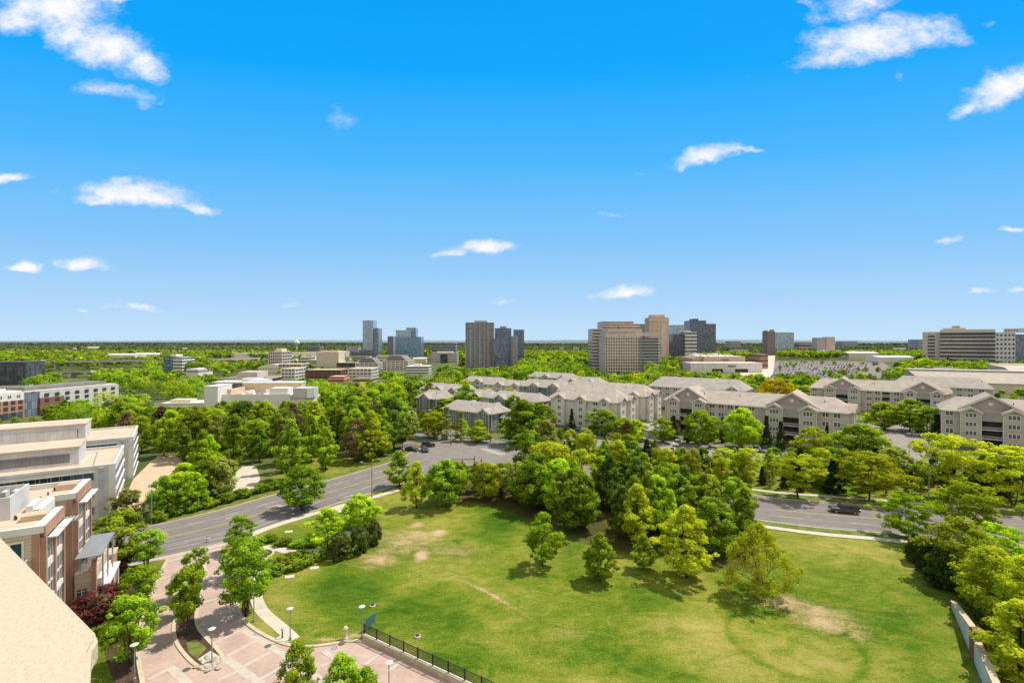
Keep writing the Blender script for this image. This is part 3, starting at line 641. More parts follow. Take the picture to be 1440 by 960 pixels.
def grid_pts(P): return [g(*p) for p in P]
ISLAND = smooth_line(grid_pts([(276, 792), (268, 806), (261, 826), (254, 848), (247, 868), (243, 886), (248, 906), (262, 924), (276, 937), (292, 944), (308, 938), (315, 926), (306, 914), (292, 900), (278, 884), (275, 868), (279, 848), (284, 826), (290, 806), (287, 793), (276, 792)]), 90, 2)
EDGE_R = smooth_line(grid_pts([(352, 753), (345, 772), (338, 800), (333, 832), (335, 858), (343, 874), (360, 887), (380, 898), (404, 908), (432, 910), (462, 907), (494, 901), (514, 902), (535, 909)]), 80, 2)
EDGE_L = smooth_line(grid_pts([(236, 786), (222, 812), (212, 836), (204, 858), (196, 885), (193, 920), (199, 955), (206, 985)]), 50, 2)
def make_plaza():
    poly = [tuple(p) for p in EDGE_L[::-1]] + grid_pts([(178, 793.5), (330, 760), (352, 753)]) + [tuple(p) for p in EDGE_R[1:]] + grid_pts([(600, 938), (690, 975), (820, 1060)]) + [(-2, 28), (-36, 28)]
    # left sweep: start of the drive mouth sits against the road
    flat('plaza_paving', poly, 0.046, 'paver')
    mb = MB()
    nb = [0]
    def band(a, b, w=0.55):
        A, B = Vector((*g(*a), 0)), Vector((*g(*b), 0)); d = (B - A).normalized(); p = Vector((-d.y, d.x, 0)) * w / 2
        q = [A - p, B - p, B + p, A + p]; nb[0] += 1; mb.quad(*[(v.x, v.y, nb[0] * .0011) for v in q])
    bands = [((341, 885), (400, 921), .8), ((400, 921), (470, 968), .8), ((317, 925), (368, 963), .9), ((300, 905), (340, 885), .5), ((320, 922), (361, 900), .5), ((340, 938), (382, 916), .5), ((364, 956), (408, 931), .5), ((306, 957), (340, 941), .5),
             ((239, 938), (268, 965), .9), ((208, 956), (246, 936), .5), ((222, 815), (259, 805), .55), ((215, 839), (247, 829), .55), ((284, 813), (336, 803), .55), ((292, 792), (343, 785), .55), ((205, 868), (244, 858), .55), ((276, 850), (334, 834), .55), ((279, 880), (338, 868), .5),
             ((452, 938), (480, 924), .5), ((512, 936), (538, 916), .5), ((455, 915), (512, 955), .7), ((545, 945), (572, 925), .5), ((235, 790), (352, 762), .7), ((470, 968), (520, 940), .5)]
    for a, b, w in bands: band(a, b, w)
    o = mb.build('paving_band', 'band'); o.location.z = 0.052; o['kind'] = 'structure'
    # concrete edging of the drive mouth, along the road
    P = smooth_line(grid_pts([(176, 794), (250, 777.5), (330, 760.5), (350, 753.5)]), 30)
    strip('paving_edge', offset_line(P, -0.05), offset_line(P, -1.1), 0.058, 'band')
    def edge(P, w=0.42, h=0.17): ribbon(P, w, 0, h).build('kerb', 'kerb')['kind'] = 'structure'
    edge(EDGE_R); edge(EDGE_L); edge(ISLAND, 0.4)
    flat('island_soil', [tuple(p) for p in offset_line(ISLAND, 0.15)[:-1]], 0.12, 'mulch')
    flat('island_grass', grid_pts([(262, 905), (274, 899), (291, 912), (277, 927), (266, 919)]), 0.135, 'verge')
    flat('island_paving', grid_pts([(278, 928), (296, 916), (309, 924), (308, 932), (291, 940)]), 0.14, 'concrete')
    # planting beds beside the drive
    flat('planting_bed', [tuple(p) for p in offset_line(EDGE_R[4:34], 0.3)] + grid_pts([(372, 874), (358, 858), (352, 840), (350, 820), (352, 800), (356, 780)]), 0.03, 'mulch')
    flat('planting_bed', [tuple(p) for p in offset_line(EDGE_L[6:], -0.3)] + grid_pts([(170, 985), (150, 930), (140, 890), (160, 850), (190, 815), (215, 800)]), 0.03, 'mulch')
    flat('tan_court', grid_pts([(158, 733), (180, 690), (187, 674), (213, 648), (222, 641), (262, 641), (242, 664), (216, 692), (192, 718), (178, 738)]) , 0.03, 'tan_pave')
    flat('white_court', grid_pts([(318, 690), (330, 665), (342, 655), (360, 655), (366, 672), (360, 690)]), 0.03, 'concrete')
    # apartment car parks and drives
    flat('parking_lot', [(18, 172), (60, 150), (100, 139), (150, 126), (156, 134), (112, 150), (84, 160), (58, 178), (22, 192)], 0.028, 'lot')
    flat('parking_court', grid_pts([(1236, 640), (1262, 660), (1285, 660), (1300, 640), (1312, 622), (1322, 608), (1320, 596), (1262, 594), (1222, 588), (1206, 592), (1210, 606), (1240, 618)]), 0.032, 'lot')
    flat('parking_drive', grid_pts([(852, 632), (905, 604), (935, 588), (950, 592), (930, 606), (915, 628)]), 0.034, 'lot')
    flat('mall_parking', grid_pts([(1078, 538), (1085, 508), (1240, 508), (1262, 524), (1220, 536)]), 0.03, 'asphalt')
    flat('mall_road', grid_pts([(1030, 532), (1072, 500), (1090, 500), (1086, 536)]), 0.034, 'concrete')

make_ground()
lawn()
make_roads()
make_plaza()
# ---------------------------------------------------------------- buildings
KEEP = []      # (px0, px1, lowest photo row that must stay in view, distance): trees in front stay below it
FOOT = []      # (centre x, centre y, half width, half depth, angle): nothing grows here

def keep(x0, x1, yb, Y): KEEP.append((x0, x1, yb, Y))

MESH = {}
def cached(key, fn):
    if key not in MESH: MESH[key] = fn()
    return MESH[key]

def window(parent, loc, rz, w, h, frame='trim', pane='pane', lights=1, depth=0.08, kind=None, sill=True):
    """framed window: frame with a pane as its sub-part; meshes shared between copies"""
    def fr():
        mb = MB(); t = min(.17, w * .085)
        mb.box(-w / 2, -depth, 0, -w / 2 + t, .02, h); mb.box(w / 2 - t, -depth, 0, w / 2, .02, h)
        mb.box(-w / 2 + t, -depth, 0, w / 2 - t, .02, t); mb.box(-w / 2 + t, -depth, h - t, w / 2 - t, .02, h)
        for k in range(1, lights):
            x = -w / 2 + w * k / lights; mb.box(x - t * .6, -depth, t, x + t * .6, .02, h - t)
        if h > 1.3 and frame == 'trim': mb.box(-w / 2 + t, -depth * .8, h * .48, w / 2 - t, .02, h * .48 + .06)
        return mb.mesh('window', frame)
    def pn():
        return MB().box(-w / 2 + .06, -depth * .45, .06, w / 2 - .06, .01, h - .06).mesh('pane', pane)
    k = (round(w, 2), round(h, 2), frame, pane, lights)
    f = link('window', cached(('wf',) + k, fr), parent, loc, rz)
    link('pane', cached(('wp',) + k, pn), f)
    return f

# ------------------------------------------------ generic distant office block
def office(name, label, px0, px1, ytop, Y, d, ybot, wall='precast', glass='pane', floors=8, style='bands', ratio=0.5, ang=0.0, pent=(), nwin=8, group=None, roof='grey_roof', piers=0, cat='building', base=None, crown=0.0, z0=0.0, podium=None, face=False):
    xl = (px0 - 720) * Y / FOC; xr = (px1 - 720) * Y / FOC
    if xl + xr < 0: xr2 = (px1 - 720) * (Y + d) / FOC if px1 < 720 else xr; xr = max(xr2, xl + (xr - xl) * .45)
    else: xl2 = (px0 - 720) * (Y + d) / FOC if px0 > 720 else xl; xl = min(xl2, xr - (xr - xl) * .45)
    w = xr - xl; cx = (xl + xr) / 2; H = EYE + (480 - ytop) * Y / FOC
    if face:      # front square to the line of sight
        t0, t1 = math.atan((px0 - 720) / FOC), math.atan((px1 - 720) / FOC); tc = (t0 + t1) / 2; w = 2 * (Y / math.cos(tc)) * math.tan((t1 - t0) / 2); cx = Y * math.tan(tc); ang = -tc
    o = thing(name, label, cat, (cx, Y, 0), ang, group)
    keep(px0 - 2, px1 + 2, ybot, Y); FOOT.append((cx - d / 2 * math.sin(ang), Y + d / 2 * math.cos(ang), w / 2 + 4, d / 2 + 4, ang))
    hw = w / 2
    MB().box(-hw, 0, 0, hw, d, H).build('wall', wall, o)
    fh = (H - crown - z0) / floors
    if style in ('bands', 'piers'):
        for k in range(floors):
            z = z0 + k * fh + fh * (1 - ratio) * .75
            link('window_band', MB().box(-hw - .12, -.12, z, hw + .12, d + .12, z + fh * ratio).mesh('window_band', glass), o)
    if style == 'piers' or piers:
        n = piers or max(3, int(w / 5))
        for k in range(n + 1):
            x = -hw + w * k / n
            MB().box(x - .45, -.5, 0, x + .45, .2, H - crown * .5).build('pier', wall, o)
        for sx in (-1, 1):
            for k in range(1, 4):
                y = d * k / 4; MB().box(sx * hw - .35, y - .45, 0, sx * hw + .35, y + .45, H - crown * .5).build('pier', wall, o)
    if style == 'curtain':
        for k in range(floors):
            z = z0 + k * fh + fh * .80
            link('floor_band', MB().box(-hw - .1, -.1, z, hw + .1, d + .1, z + fh * .2).mesh('floor_band', base or 'metal_grey'), o)
    if style == 'grid':
        n = 0; ww = w / nwin * ratio; hh = fh * .5
        for k in range(floors - 1, -1, -1):
            for q in range(nwin):
                if n >= 98: break
                window(o, (-hw + w * (q + .5) / nwin, 0, z0 + k * fh + fh * .25), 0, ww, hh, wall, glass, 1, .15); n += 1
        sx = 1 if cx < 0 else -1
    MB().box(-hw - .15, -.15, H, hw + .15, d + .15, H + .7).build('parapet', wall if style != 'curtain' else (base or 'metal_grey'), o)
    MB().box(-hw + .6, .6, H + .7, hw - .6, d - .6, H + .75).build('roof', roof, o)
    for (a, b, c, e, hh, mm) in pent:
        MB().box(-hw + w * a, d * b, H + .72, -hw + w * c, d * e, H + .7 + hh).build('plant_room', mm, o)
    return o, cx, w, H

def tower_cluster():
    P = lambda a=.3, c=.7, h=4, m='metal_grey': ((a, .3, c, .7, h, m),)
    # --- left skyline
    o, cx, w, H = office('glass_tower', 'tallest blue glass tower on the left skyline with a rounded top corner', 510, 530, 451, 1050, 30, 500, 'glass_pale', floors=22, style='curtain', base='glass_slate', crown=0)
    MB().box(w * .3, 2, 0, w * .5 + 11, 32, H - 16).build('side_wing', 'glass_slate', o)
    MB().box(-w * .5 - 4, -14, 0, w * .5 + 10, -1, 17).build('podium', 'glass_dark', o)
    o, cx, w, H = office('glass_tower', 'blue glass tower with a stepped roof, right of the tallest glass tower', 556, 596, 474, 1000, 34, 502, 'glass_blue', floors=12, style='curtain', base='glass_slate')
    MB().box(-w * .5, 3, H + .2, w * .1, 30, H + 13).build('upper_block', 'glass_pale', o)
    MB().box(-w * .52, 2, H + 13, w * .12, 31, H + 14.6).build('parapet', 'cream', o)
    MB().box(-w * .1, 6, H + .3, w * .28, 30, H + 19).build('stair_core', 'glass_blue', o)
    MB().box(-w * .1, 6, H + 19, w * .28, 30, H + 20.4).build('roof_slab', 'cream', o)
    office('office_block', 'grey blue slab half hidden behind the stepped glass tower', 545, 556, 473, 1150, 20, 500, 'glass_slate', floors=11, style='curtain')
    o, cx, w, H = office('apartment_tower', 'tall grey apartment tower with dark balcony columns at the middle of the skyline', 655, 695, 454, 650, 24, 516, 'grey_precast', 'glass_dark', 21, 'piers', .55, pent=((.3, .2, .75, .8, 2.5, 'metal_grey'),), piers=6)
    for x in (-.33, .02, .3):
        for k in range(20):
            MB().box(w * x - 1.6, -.9, 2 + k * H / 21, w * x + 1.6, .1, 3.1 + k * H / 21).build('balcony', 'grey_precast', o)
    office('office_tower', 'dark glass tower directly right of the tall grey apartment tower', 696, 719, 462, 700, 26, 512, 'glass_slate', 'glass_navy', 17, 'bands', .55, pent=P(h=3))
    office('office_tower', 'low dark glass slab at the foot of the dark towers', 694, 713, 476, 640, 18, 514, 'glass_navy', 'glass_slate', 11, 'bands', .45)
    office('office_tower', 'slim dark tower with pale vertical edge among the middle towers', 718, 727, 473, 720, 16, 506, 'precast', 'glass_slate', 14, 'piers', .6, piers=2)
    office('office_tower', 'deep blue dark tower at the right of the middle towers', 722, 737, 464, 760, 22, 503, 'glass_navy', 'glass_slate', 16, 'bands', .4)
    office('office_block', 'low purple grey office block between the glass tower and the apartment tower', 607, 643, 483, 1100, 30, 496, 'grey_precast', 'glass_dark', 5, 'bands', .55)
    o, cx, w, H = office('office_block', 'pale office block with a dark glass centre below the purple grey one', 606, 645, 497, 800, 26, 512, 'precast', 'pane', 6, 'bands', .42, pent=((.2, .3, .8, .8, 2.5, 'white_paint'),))
    MB().box(-w * .14, -.7, 0, w * .14, .1, H - 1).build('glass_bay', 'glass_dark', o)
    office('office_block', 'small white banded office at the edge of the middle woods', 571, 607, 515.5, 520, 20, 526, 'white_paint', 'glass_dark', 3, 'bands', .4, roof='white_roof', pent=P(.3, .6, 2, 'white_paint'))
    office('office_block', 'low dark blue office on the far left of the tallest glass tower', 494, 536, 495, 1020, 22, 507, 'glass_dark', 'glass_slate', 4, 'bands', .5)
    office('office_block', 'grey office block left of the tallest glass tower', 488, 508, 488, 1120, 24, 500, 'grey_precast', 'glass_slate', 5, 'bands', .4)
    office('office_block', 'small dark square office standing far out on the left plain', 432, 455, 487, 1150, 26, 500, 'glass_dark', 'grey_precast', 7, 'piers', .4, piers=6)
    office('office_block', 'cream banded office block left of the low town apartments', 445, 485, 495.5, 680, 26, 513, 'cream', 'brown_precast', 6, 'bands', .3, pent=((.1, .2, .9, .8, 1.6, 'cream'),), roof='tan_roof')
    office('office_block', 'tan office block with dark window rows and a roof box, left of the cream one', 378, 410, 495, 600, 26, 515, 'brown_precast', 'glass_dark', 6, 'piers', .5, pent=((.3, .3, .75, .8, 3.5, 'cream'),), roof='tan_roof', piers=7)
    o, cx, w, H = office('office_block', 'blue glass office with a white banded right wing, alone in the left woods', 230, 256, 502, 544, 22, 522, 'glass_blue', floors=5, style='curtain', base='glass_dark', pent=((.3, .3, 1.0, .8, 2.2, 'white_paint'),))
    hw = w / 2
    MB().box(hw + .02, 1, 0, hw + 11, 22, H - .5).build('side_wing', 'white_paint', o)
    for k in range(5): MB().box(hw + .2, .8, 1.6 + k * H / 5, hw + 11.2, 22.2, 3.0 + k * H / 5).build('window_band', 'glass_dark', o)
    office('store', 'low white store beside the blue glass office', 262, 299, 519.5, 500, 24, 526, 'white_paint', 'grey_panel', 1, 'bands', .2, roof='white_roof')
    # --- centre right cluster
    o, cx, w, H = office('office_block', 'wide office block with punched windows and a silver banded corner, before the pink tower', 842, 900, 474, 545, 42, 522, 'brown_precast', 'pane', 12, 'grid', .62, nwin=14, roof='tan_roof')
    extra = MB(); fh = H / 12
    hw = w / 2
    st = MB()
    for k in range(5):
        for q in range(14):
            x = -hw + w * (q + .5) / 14; st.box(x - w / 48, -.16, k * fh + fh * .25, x + w / 48, .02, k * fh + fh * .75)
    tag(st.build('lower_window', 'pane', o), kind='stuff')
    MB().prism([(hw + .02, -2.5), (hw + 21, 1.0), (hw + 27, 14), (hw + 27, 40), (hw + .02, 40)], 0, H - 1).build('corner_block', 'metal_grey', o)
    for k in range(12):
        MB().prism([(hw + .8, -2.6), (hw + 21.1, .8), (hw + 27.2, 13.9), (hw + 27.2, 39), (hw + .8, 39)], k * fh + fh * .3, k * fh + fh * .72).build('window_band', 'glass_dark', o)
    MB().box(-hw + 1, 4, H + .8, hw + 24, 36, H + 5.5).build('plant_room', 'brown_precast', o)
    MB().box(-hw + 3, 3, H + 5.6, hw - 4, 38, H + 9.5).build('upper_storey', 'brown_precast', o)
    o, cx, w, H = office('office_tower', 'stepped pinkish tower with dark window rows at the left of the centre cluster', 827, 862, 463, 590, 34, 515, 'brown_precast', 'glass_dark', 13, 'bands', .38)
    MB().box(-w * .5 + 12, 4, H + .8, w * .5 + 26, 34, H + 10).build('upper_storey', 'brown_precast', o)
    for k in range(3): MB().box(-w * .5 + 11.8, 3.8, H + 1.8 + k * 3, w * .5 + 26.2, 34.2, H + 3.0 + k * 3).build('window_band', 'glass_dark', o)
    MB().box(w * .5 + .1, 2, 0, w * .5 + 36, 32, H + .4).build('side_wing', 'brown_precast', o)
    MB().box(w * .5 + 8, 1, H + .6, w * .5 + 33, 30, H + 5).build('upper_storey', 'brick_pink', o)
    MB().box(w * .5 + 7.8, .8, H + 1.6, w * .5 + 33.2, 30.2, H + 2.8).build('window_band', 'glass_dark', o)
    o, cx, w, H = office('tower', 'tall pink stone tower with a cornice, highest of the centre cluster', 907, 940, 447, 700, 24, 496, 'brick_pink', 'brown_precast', 18, 'piers', .25, pent=((.15, .15, .85, .85, 4, 'brick_pink'),), piers=5, roof='tan_roof')
    MB().box(-w * .54, -1.1, H - 4.2, w * .54, 25, H - 2.2).build('cornice', 'cream', o)
    MB().box(w * .12, -.7, 6, w * .34, .1, H - 9).build('glass_bay', 'brown_precast', o)
    office('office_tower', 'dark banded block peeping out left of the pink tower', 884, 908, 456, 820, 26, 470, 'grey_precast', 'glass_dark', 16, 'bands', .45)
    o, cx, w, H = office('office_tower', 'tall dark slate office tower right of the pink tower', 962, 993, 451, 1000, 34, 494, 'glass_slate', 'glass_dark', 20, 'bands', .5, pent=((.25, .2, .6, .8, 4, 'glass_dark'),))
    MB().box(w * .5 + .1, 2, 0, w * .5 + 21, 33, H - 6).build('side_wing', 'glass_slate', o)
    for k in range(19): MB().box(w * .5 + .1, 1.9, 2 + k * (H - 6) / 19, w * .5 + 21.1, 33.1, 2 + (k + .5) * (H - 6) / 19).build('window_band', 'glass_dark', o)
    office('office_tower', 'pale blue glass tower peeping out behind the banded office', 938, 962, 457.5, 930, 26, 475, 'glass_pale', floors=15, style='curtain', base='glass_slate')
    o, cx, w, H = office('office_block', 'cream office with grey ribbon windows in front of the slate tower', 955, 980, 467, 760, 28, 493, 'precast', 'glass_dark', 9, 'bands', .42, pent=((-.4, .2, .6, .7, 2, 'white_paint'),))
    MB().box(-w * .5 - 18, 4, 0, -w * .5 - .1, 26, H - 3).build('side_wing', 'glass_dark', o)
    o, cx, w, H = office('apartment_tower', 'far off block with a brown brick end and a blue glass side', 1072, 1090, 466, 1300, 26, 489, 'brick_dark', 'grey_precast', 12, 'bands', .35, pent=((.0, .2, .2, .8, 2.5, 'metal_grey'), (.8, .2, 1.0, .8, 4.5, 'metal_grey')))
    MB().box(w * .5 + .1, 2, 0, w * .5 + 52, 28, H - 4).build('side_wing', 'glass_pale', o)
    MB().box(w * .5 + .1, 2, H - 4, w * .5 + 52.4, 28.4, H - 2.5).build('roof_slab', 'metal_grey', o)
    office('office_block', 'far brown row house block right of the brick and glass block', 1118, 1142, 481.5, 1450, 20, 489, 'brick_dark', 'grey_precast', 3, 'bands', .4)
    o, cx, w, H = office('office_block', 'far cream pair of slabs on the horizon near the right', 1142, 1161, 475, 1500, 26, 487, 'brown_precast', 'grey_precast', 8, 'piers', .5, piers=3)
    MB().box(w * .5 + 1, -3, 0, w * .5 + 27, 20, H + 3).build('side_wing', 'brown_precast', o)
    office('office_block', 'hazy grey office block on the horizon left of the wide brown office', 1277, 1303, 477.5, 1600, 40, 490, 'glass_slate', 'grey_precast', 6, 'bands', .4)
    office('office_block', 'long hazy grey building low on the horizon at the right', 1176, 1206, 480, 2000, 40, 487, 'grey_precast', 'glass_slate', 5, 'bands', .4)
    office('office_block', 'small grey building on the horizon between the slate tower and the brick and glass block', 1020, 1042, 480, 1800, 40, 486, 'grey_precast', 'glass_slate', 4, 'bands', .4)
    o, cx, w, H = office('office_block', 'wide tan office with dark ribbon windows and a set back penthouse at the right', 1322, 1400, 472, 690, 46, 506, 'brown_precast', 'pane', 8, 'bands', .5, roof='tan_roof', face=True)
    MB().box(-w * .5, .4, H + .8, w * .5, 44, H + 4.4).build('window_band', 'pane', o)
    MB().box(-w * .5, -.4, H + 4.5, w * .5, 45, H + 9).build('upper_storey', 'cream', o)
    MB().box(-w * .46, 6, H + 9, -w * .02, 36, H + 11.5).build('plant_room', 'brown_precast', o)
    MB().box(-w * .28, 8, H + 11.6, -w * .13, 28, H + 14.5).build('plant_room', 'grey_precast', o)
    MB().box(-w * .5 - 20, 6, 0, -w * .5 - .1, 40, H + 6).build('side_wing', 'brown_precast', o)
    for k in range(9): MB().box(-w * .5 - 14, 5.8, 3 + k * H / 9, -w * .5 - 6, 6, 5.6 + k * H / 9).build('window', 'pane', o)
    o, cx, w, H = office('office_block', 'white office with square punched windows at the right edge of the photo', 1400, 1428, 468, 640, 30, 508, 'white_precast', 'pane', 8, 'grid', .62, nwin=5, face=True)
    MB().box(w * .5 + .1, 1.5, 0, w * .5 + 32, 28, H - 2).build('glass_bay', 'glass_slate', o)
    MB().box(-w * .1, 5, H + .8, w * .5 + 32, 28, H + 6).build('upper_storey', 'white_precast', o)
    for k in range(5): MB().box(w * (.0 + k * .14), 4.8, H + 2.4, w * (.06 + k * .14), 5, H + 4.4).build('window', 'pane', o)

def low_town():
    # white and brown low apartments in the left middle distance
    for (name, label, x0, x1, yt, Y, d, yb, wall, fl) in (
        ('apartment_block', 'white low apartment block at the left end of the town row', 396, 430, 519, 460, 24, 532, 'white_paint', 3), ('apartment_block', 'brown brick middle stretch of the low town row', 430, 490, 521, 470, 22, 532, 'brick_dark', 3),
        ('apartment_block', 'white right end of the low town row behind the orange awning', 490, 533, 519, 465, 26, 534, 'white_precast', 3), ('apartment_block', 'tan flat roofed apartments behind the white end of the town row', 392, 436, 512.5, 540, 24, 520, 'brown_precast', 3),
        ('apartment_block', 'long white apartment block with a grey roof before the blue glass tower', 538, 583, 508, 600, 40, 520, 'white_precast', 4), ('apartment_block', 'pale apartment block left of the long one with the grey roof', 500, 540, 511, 620, 30, 520, 'precast', 4),
        ('apartment_block', 'dark low block behind the brown town row', 474, 516, 510.5, 680, 20, 518, 'glass_dark', 3), ('apartment_block', 'brownish low block at the right of the grey roofed apartments', 588, 612, 503, 850, 24, 512, 'grey_precast', 4)):
        o, cx, w, H = office(name, label, x0, x1, yt, Y, d, yb, wall, 'pane', fl, 'piers', .42, piers=max(4, int((x1 - x0) / 7)), roof='grey_roof' if 'grey roof' in label else 'tan_roof')
        if 'long' in label:
            MB().extrude_y([(-w / 2 + 3, H + .8), (w / 2 - 3, H + .8), (w * .2, H + 7), (-w * .25, H + 7)], 3, d - 3).build('roof', 'grey_roof', o)
    office('market_hall', 'low dark flat roofed hall with a roof box, behind the white commercial building', 310, 396, 532.5, 400, 30, 541, 'brown_precast', 'dark_void', 1, 'bands', .45, pent=((.3, .2, .75, .8, 4.5, 'brown_precast'),), roof='grey_roof')
    office('store', 'low store with an orange front before the brown town row', 462, 492, 530.5, 430, 16, 535, 'awning', 'cream', 1, 'bands', .2, roof='tan_roof')
    office('store', 'low flat grey roofed store at the wood edge right of the orange front', 496, 530, 533, 415, 18, 536, 'tan_block', 'dark_void', 1, 'bands', .3, roof='grey_roof')
    # rounded white hall
    c = g(358, 527); o = thing('hall', 'low white hall with a curved roof left of the tan office block', 'building', (c[0], 560, 0)); keep(338, 382, 524, 560); FOOT.append((c[0], 574, 22, 18, 0))
    MB().box(-17, 0, 0, 17, 24, 5).build('wall', 'white_paint', o)
    MB().extrude_y([(-18, 5.1)] + [(-18 + 36 * k / 12, 5.1 + 4.5 * math.sin(math.pi * k / 12) ** .7) for k in range(1, 12)] + [(18, 5.1)], -1, 25).build('roof', 'white_roof', o)
    # water tower far out
    c = g(417, 500); o = thing('water_tower', 'white water tower standing far out in the left woods', 'water tower', (-690, 1550, 0)); keep(412, 422, 492, 1550)
    MB().lathe([(3, 0), (2, 10), (2, 24)], 10).build('pedestal', 'white_paint', o)
    MB().lathe([(2, 24), (8, 28), (9, 32), (8, 36), (4, 39), (.5, 40)], 14).build('tank', 'white_paint', o)
    # elevated highway
    o = thing('overpass', 'long grey elevated highway crossing the left woods', 'bridge', (0, 0, 0))
    A = smooth_line([(-800, 560), (-640, 600), (-520, 640), (-430, 690), (-400, 760)], 30)
    deck = ribbon(A, 14, 9.0, 10.4); deck.build('deck', 'concrete', o)
    ribbon(offset_line(A, -6.8), .4, 10.4, 11.4).build('parapet', 'metal_grey', o); ribbon(offset_line(A, 6.8), .4, 10.4, 11.4).build('parapet', 'metal_grey', o)
    for i in range(2, 30, 3): MB().box(A[i][0] - 1.2, A[i][1] - 3, 0, A[i][0] + 1.2, A[i][1] + 3, 9.0).build('pillar', 'concrete', o)
    keep(28, 130, 519, 600); keep(130, 200, 517, 640)
    for k in range(30): FOOT.append((A[k][0], A[k][1], 16, 10, 0))
    o = thing('overpass', 'short grey bridge in the woods below the elevated highway', 'bridge', (-440, 480, 0))
    MB().box(-16, 0, 5, 22, 9, 6.6).build('deck', 'concrete', o); MB().box(-16, -.3, 6.6, 22, 0, 7.4).build('parapet', 'metal_grey', o); MB().box(-2, 1, 0, 1, 8, 5).build('pillar', 'concrete', o); keep(88, 125, 534, 480); FOOT.append((-437, 485, 22, 8, 0))
    o = thing('highway_embankment', 'pale road climbing a bank towards the tan office block', 'road', (0, 0, 0))
    B = smooth_line([(-520, 900), (-440, 980), (-395, 1060), (-380, 1150)], 16); ribbon(B, 22, 0, 14).build('deck', 'concrete', o); keep(300, 378, 507, 900)
    # dark screen building at the left edge
    o = thing('dark_building', 'dark grey windowless building cut by the left edge', 'building', (-372, 352, 0), R(18)); keep(-5, 29, 548, 352); FOOT.append((-380, 365, 40, 24, R(18)))
    MB().box(-60, 0, 4, 14, 24, 20).build('wall', 'glass_dark', o); MB().box(-60, -1, 1.5, 14.5, 24, 3.9).build('base', 'white_paint', o); MB().box(-60, .2, 20, 14, 24, 20.6).build('parapet', 'metal_dark', o)
    # far white buildings among the trees
    far = [(130, 489, 1900, 44, 9, 'large white building far out in the left woods'), (105, 490, 2000, 20, 6, 'small pale building beside the far white one'), (170, 499.5, 1000, 60, 7, 'long white warehouse in the left woods'), (205, 498.5, 1060, 60, 7, 'second long white warehouse, nearer the blue glass office'),
           (260, 490, 2200, 26, 5, 'tiny pale roof far behind the blue glass office'), (60, 509, 700, 6, 9, 'tiny white house above the elevated highway'), (480, 503, 900, 30, 6, 'low pale warehouse between the cream office and the grey one'), (590, 505, 820, 22, 6, 'pale low roof below the stepped glass tower'),
           (1215, 497, 950, 60, 6, 'long pale warehouse right of the mall car park'), (700, 488, 2000, 18, 5, 'tiny pale building on the plain left of the centre cluster'), (810, 490, 1500, 18, 6, 'grey house roofs on the plain left of the pinkish tower'), (790, 489, 1600, 16, 6, 'second grey roof on the plain left of the pinkish tower'), (1330, 520, 480, 20, 4, 'low grey roof before the wide tan office'), (1260, 503, 820, 60, 6, 'low white warehouse left of the wide tan office')]
    for (px, py, Y, w, h, l) in far:
        X = (px - 720) * Y / FOC; o = thing('warehouse', l, 'building', (X, Y, 0)); zz = max(h, EYE - (py - 480) * Y / FOC + 1)
        MB().box(-w / 2, 0, 0, w / 2, w * .5, zz).build('wall', 'white_paint' if 'white' in l else ('grey_precast' if 'grey' in l else 'cream'), o)
        MB().extrude_x([(-.6, zz + .05), (w * .5 + .6, zz + .05), (w * .25, zz + min(2.5, w * .08))], -w / 2 - .5, w / 2 + .5).build('roof', 'white_roof' if 'grey' not in l else 'grey_roof', o)
        keep(px - w * FOC / Y / 2, px + w * FOC / Y / 2, py + 3, Y); FOOT.append((X, Y + w * .25, w / 2, w * .3, 0))

def town_fill():
    r = random.Random(31)
    for i in range(34):
        left = i < 20; px = r.uniform(385, 655) if left else r.uniform(1000, 1300); py = r.uniform(499, 516) if left else r.uniform(491, 500)
        Y = EYE * FOC / (py - 480) ; X = (px - 720) * Y / FOC
        if any(abs(X - f[0]) < f[2] + 14 and abs(Y - f[1]) < f[3] + 12 for f in FOOT): continue
        w = r.uniform(16, 38) * Y / 900; h = r.uniform(6, 11); d = r.uniform(14, 24); white = r.random() < .6
        o = thing('low_block', ('white' if white else 'tan') + ' flat roofed low block ' + ('in the town below the left glass towers' if left else 'beyond the mall below the horizon'), 'building', (X, Y, 0), 0, 'low blocks ' + ('in the left town' if left else 'beyond the mall'))
        MB().box(-w / 2, 0, 0, w / 2, d, h).build('wall', 'white_precast' if white else 'cream', o); MB().box(-w / 2 - .2, -.2, h, w / 2 + .2, d + .2, h + .6).build('roof', r.choice(('white_roof', 'tan_roof', 'white_roof')), o)
        for k in range(2): MB().box(-w / 2 + 1, -.1, 1.4 + k * h / 2.1, w / 2 - 1, -.003, 3.0 + k * h / 2.1).build('window_band', 'pane', o)
        keep(px - w * FOC / Y / 2, px + w * FOC / Y / 2, py - 3, Y); FOOT.append((X, Y + d / 2, w / 2, d / 2, 0))

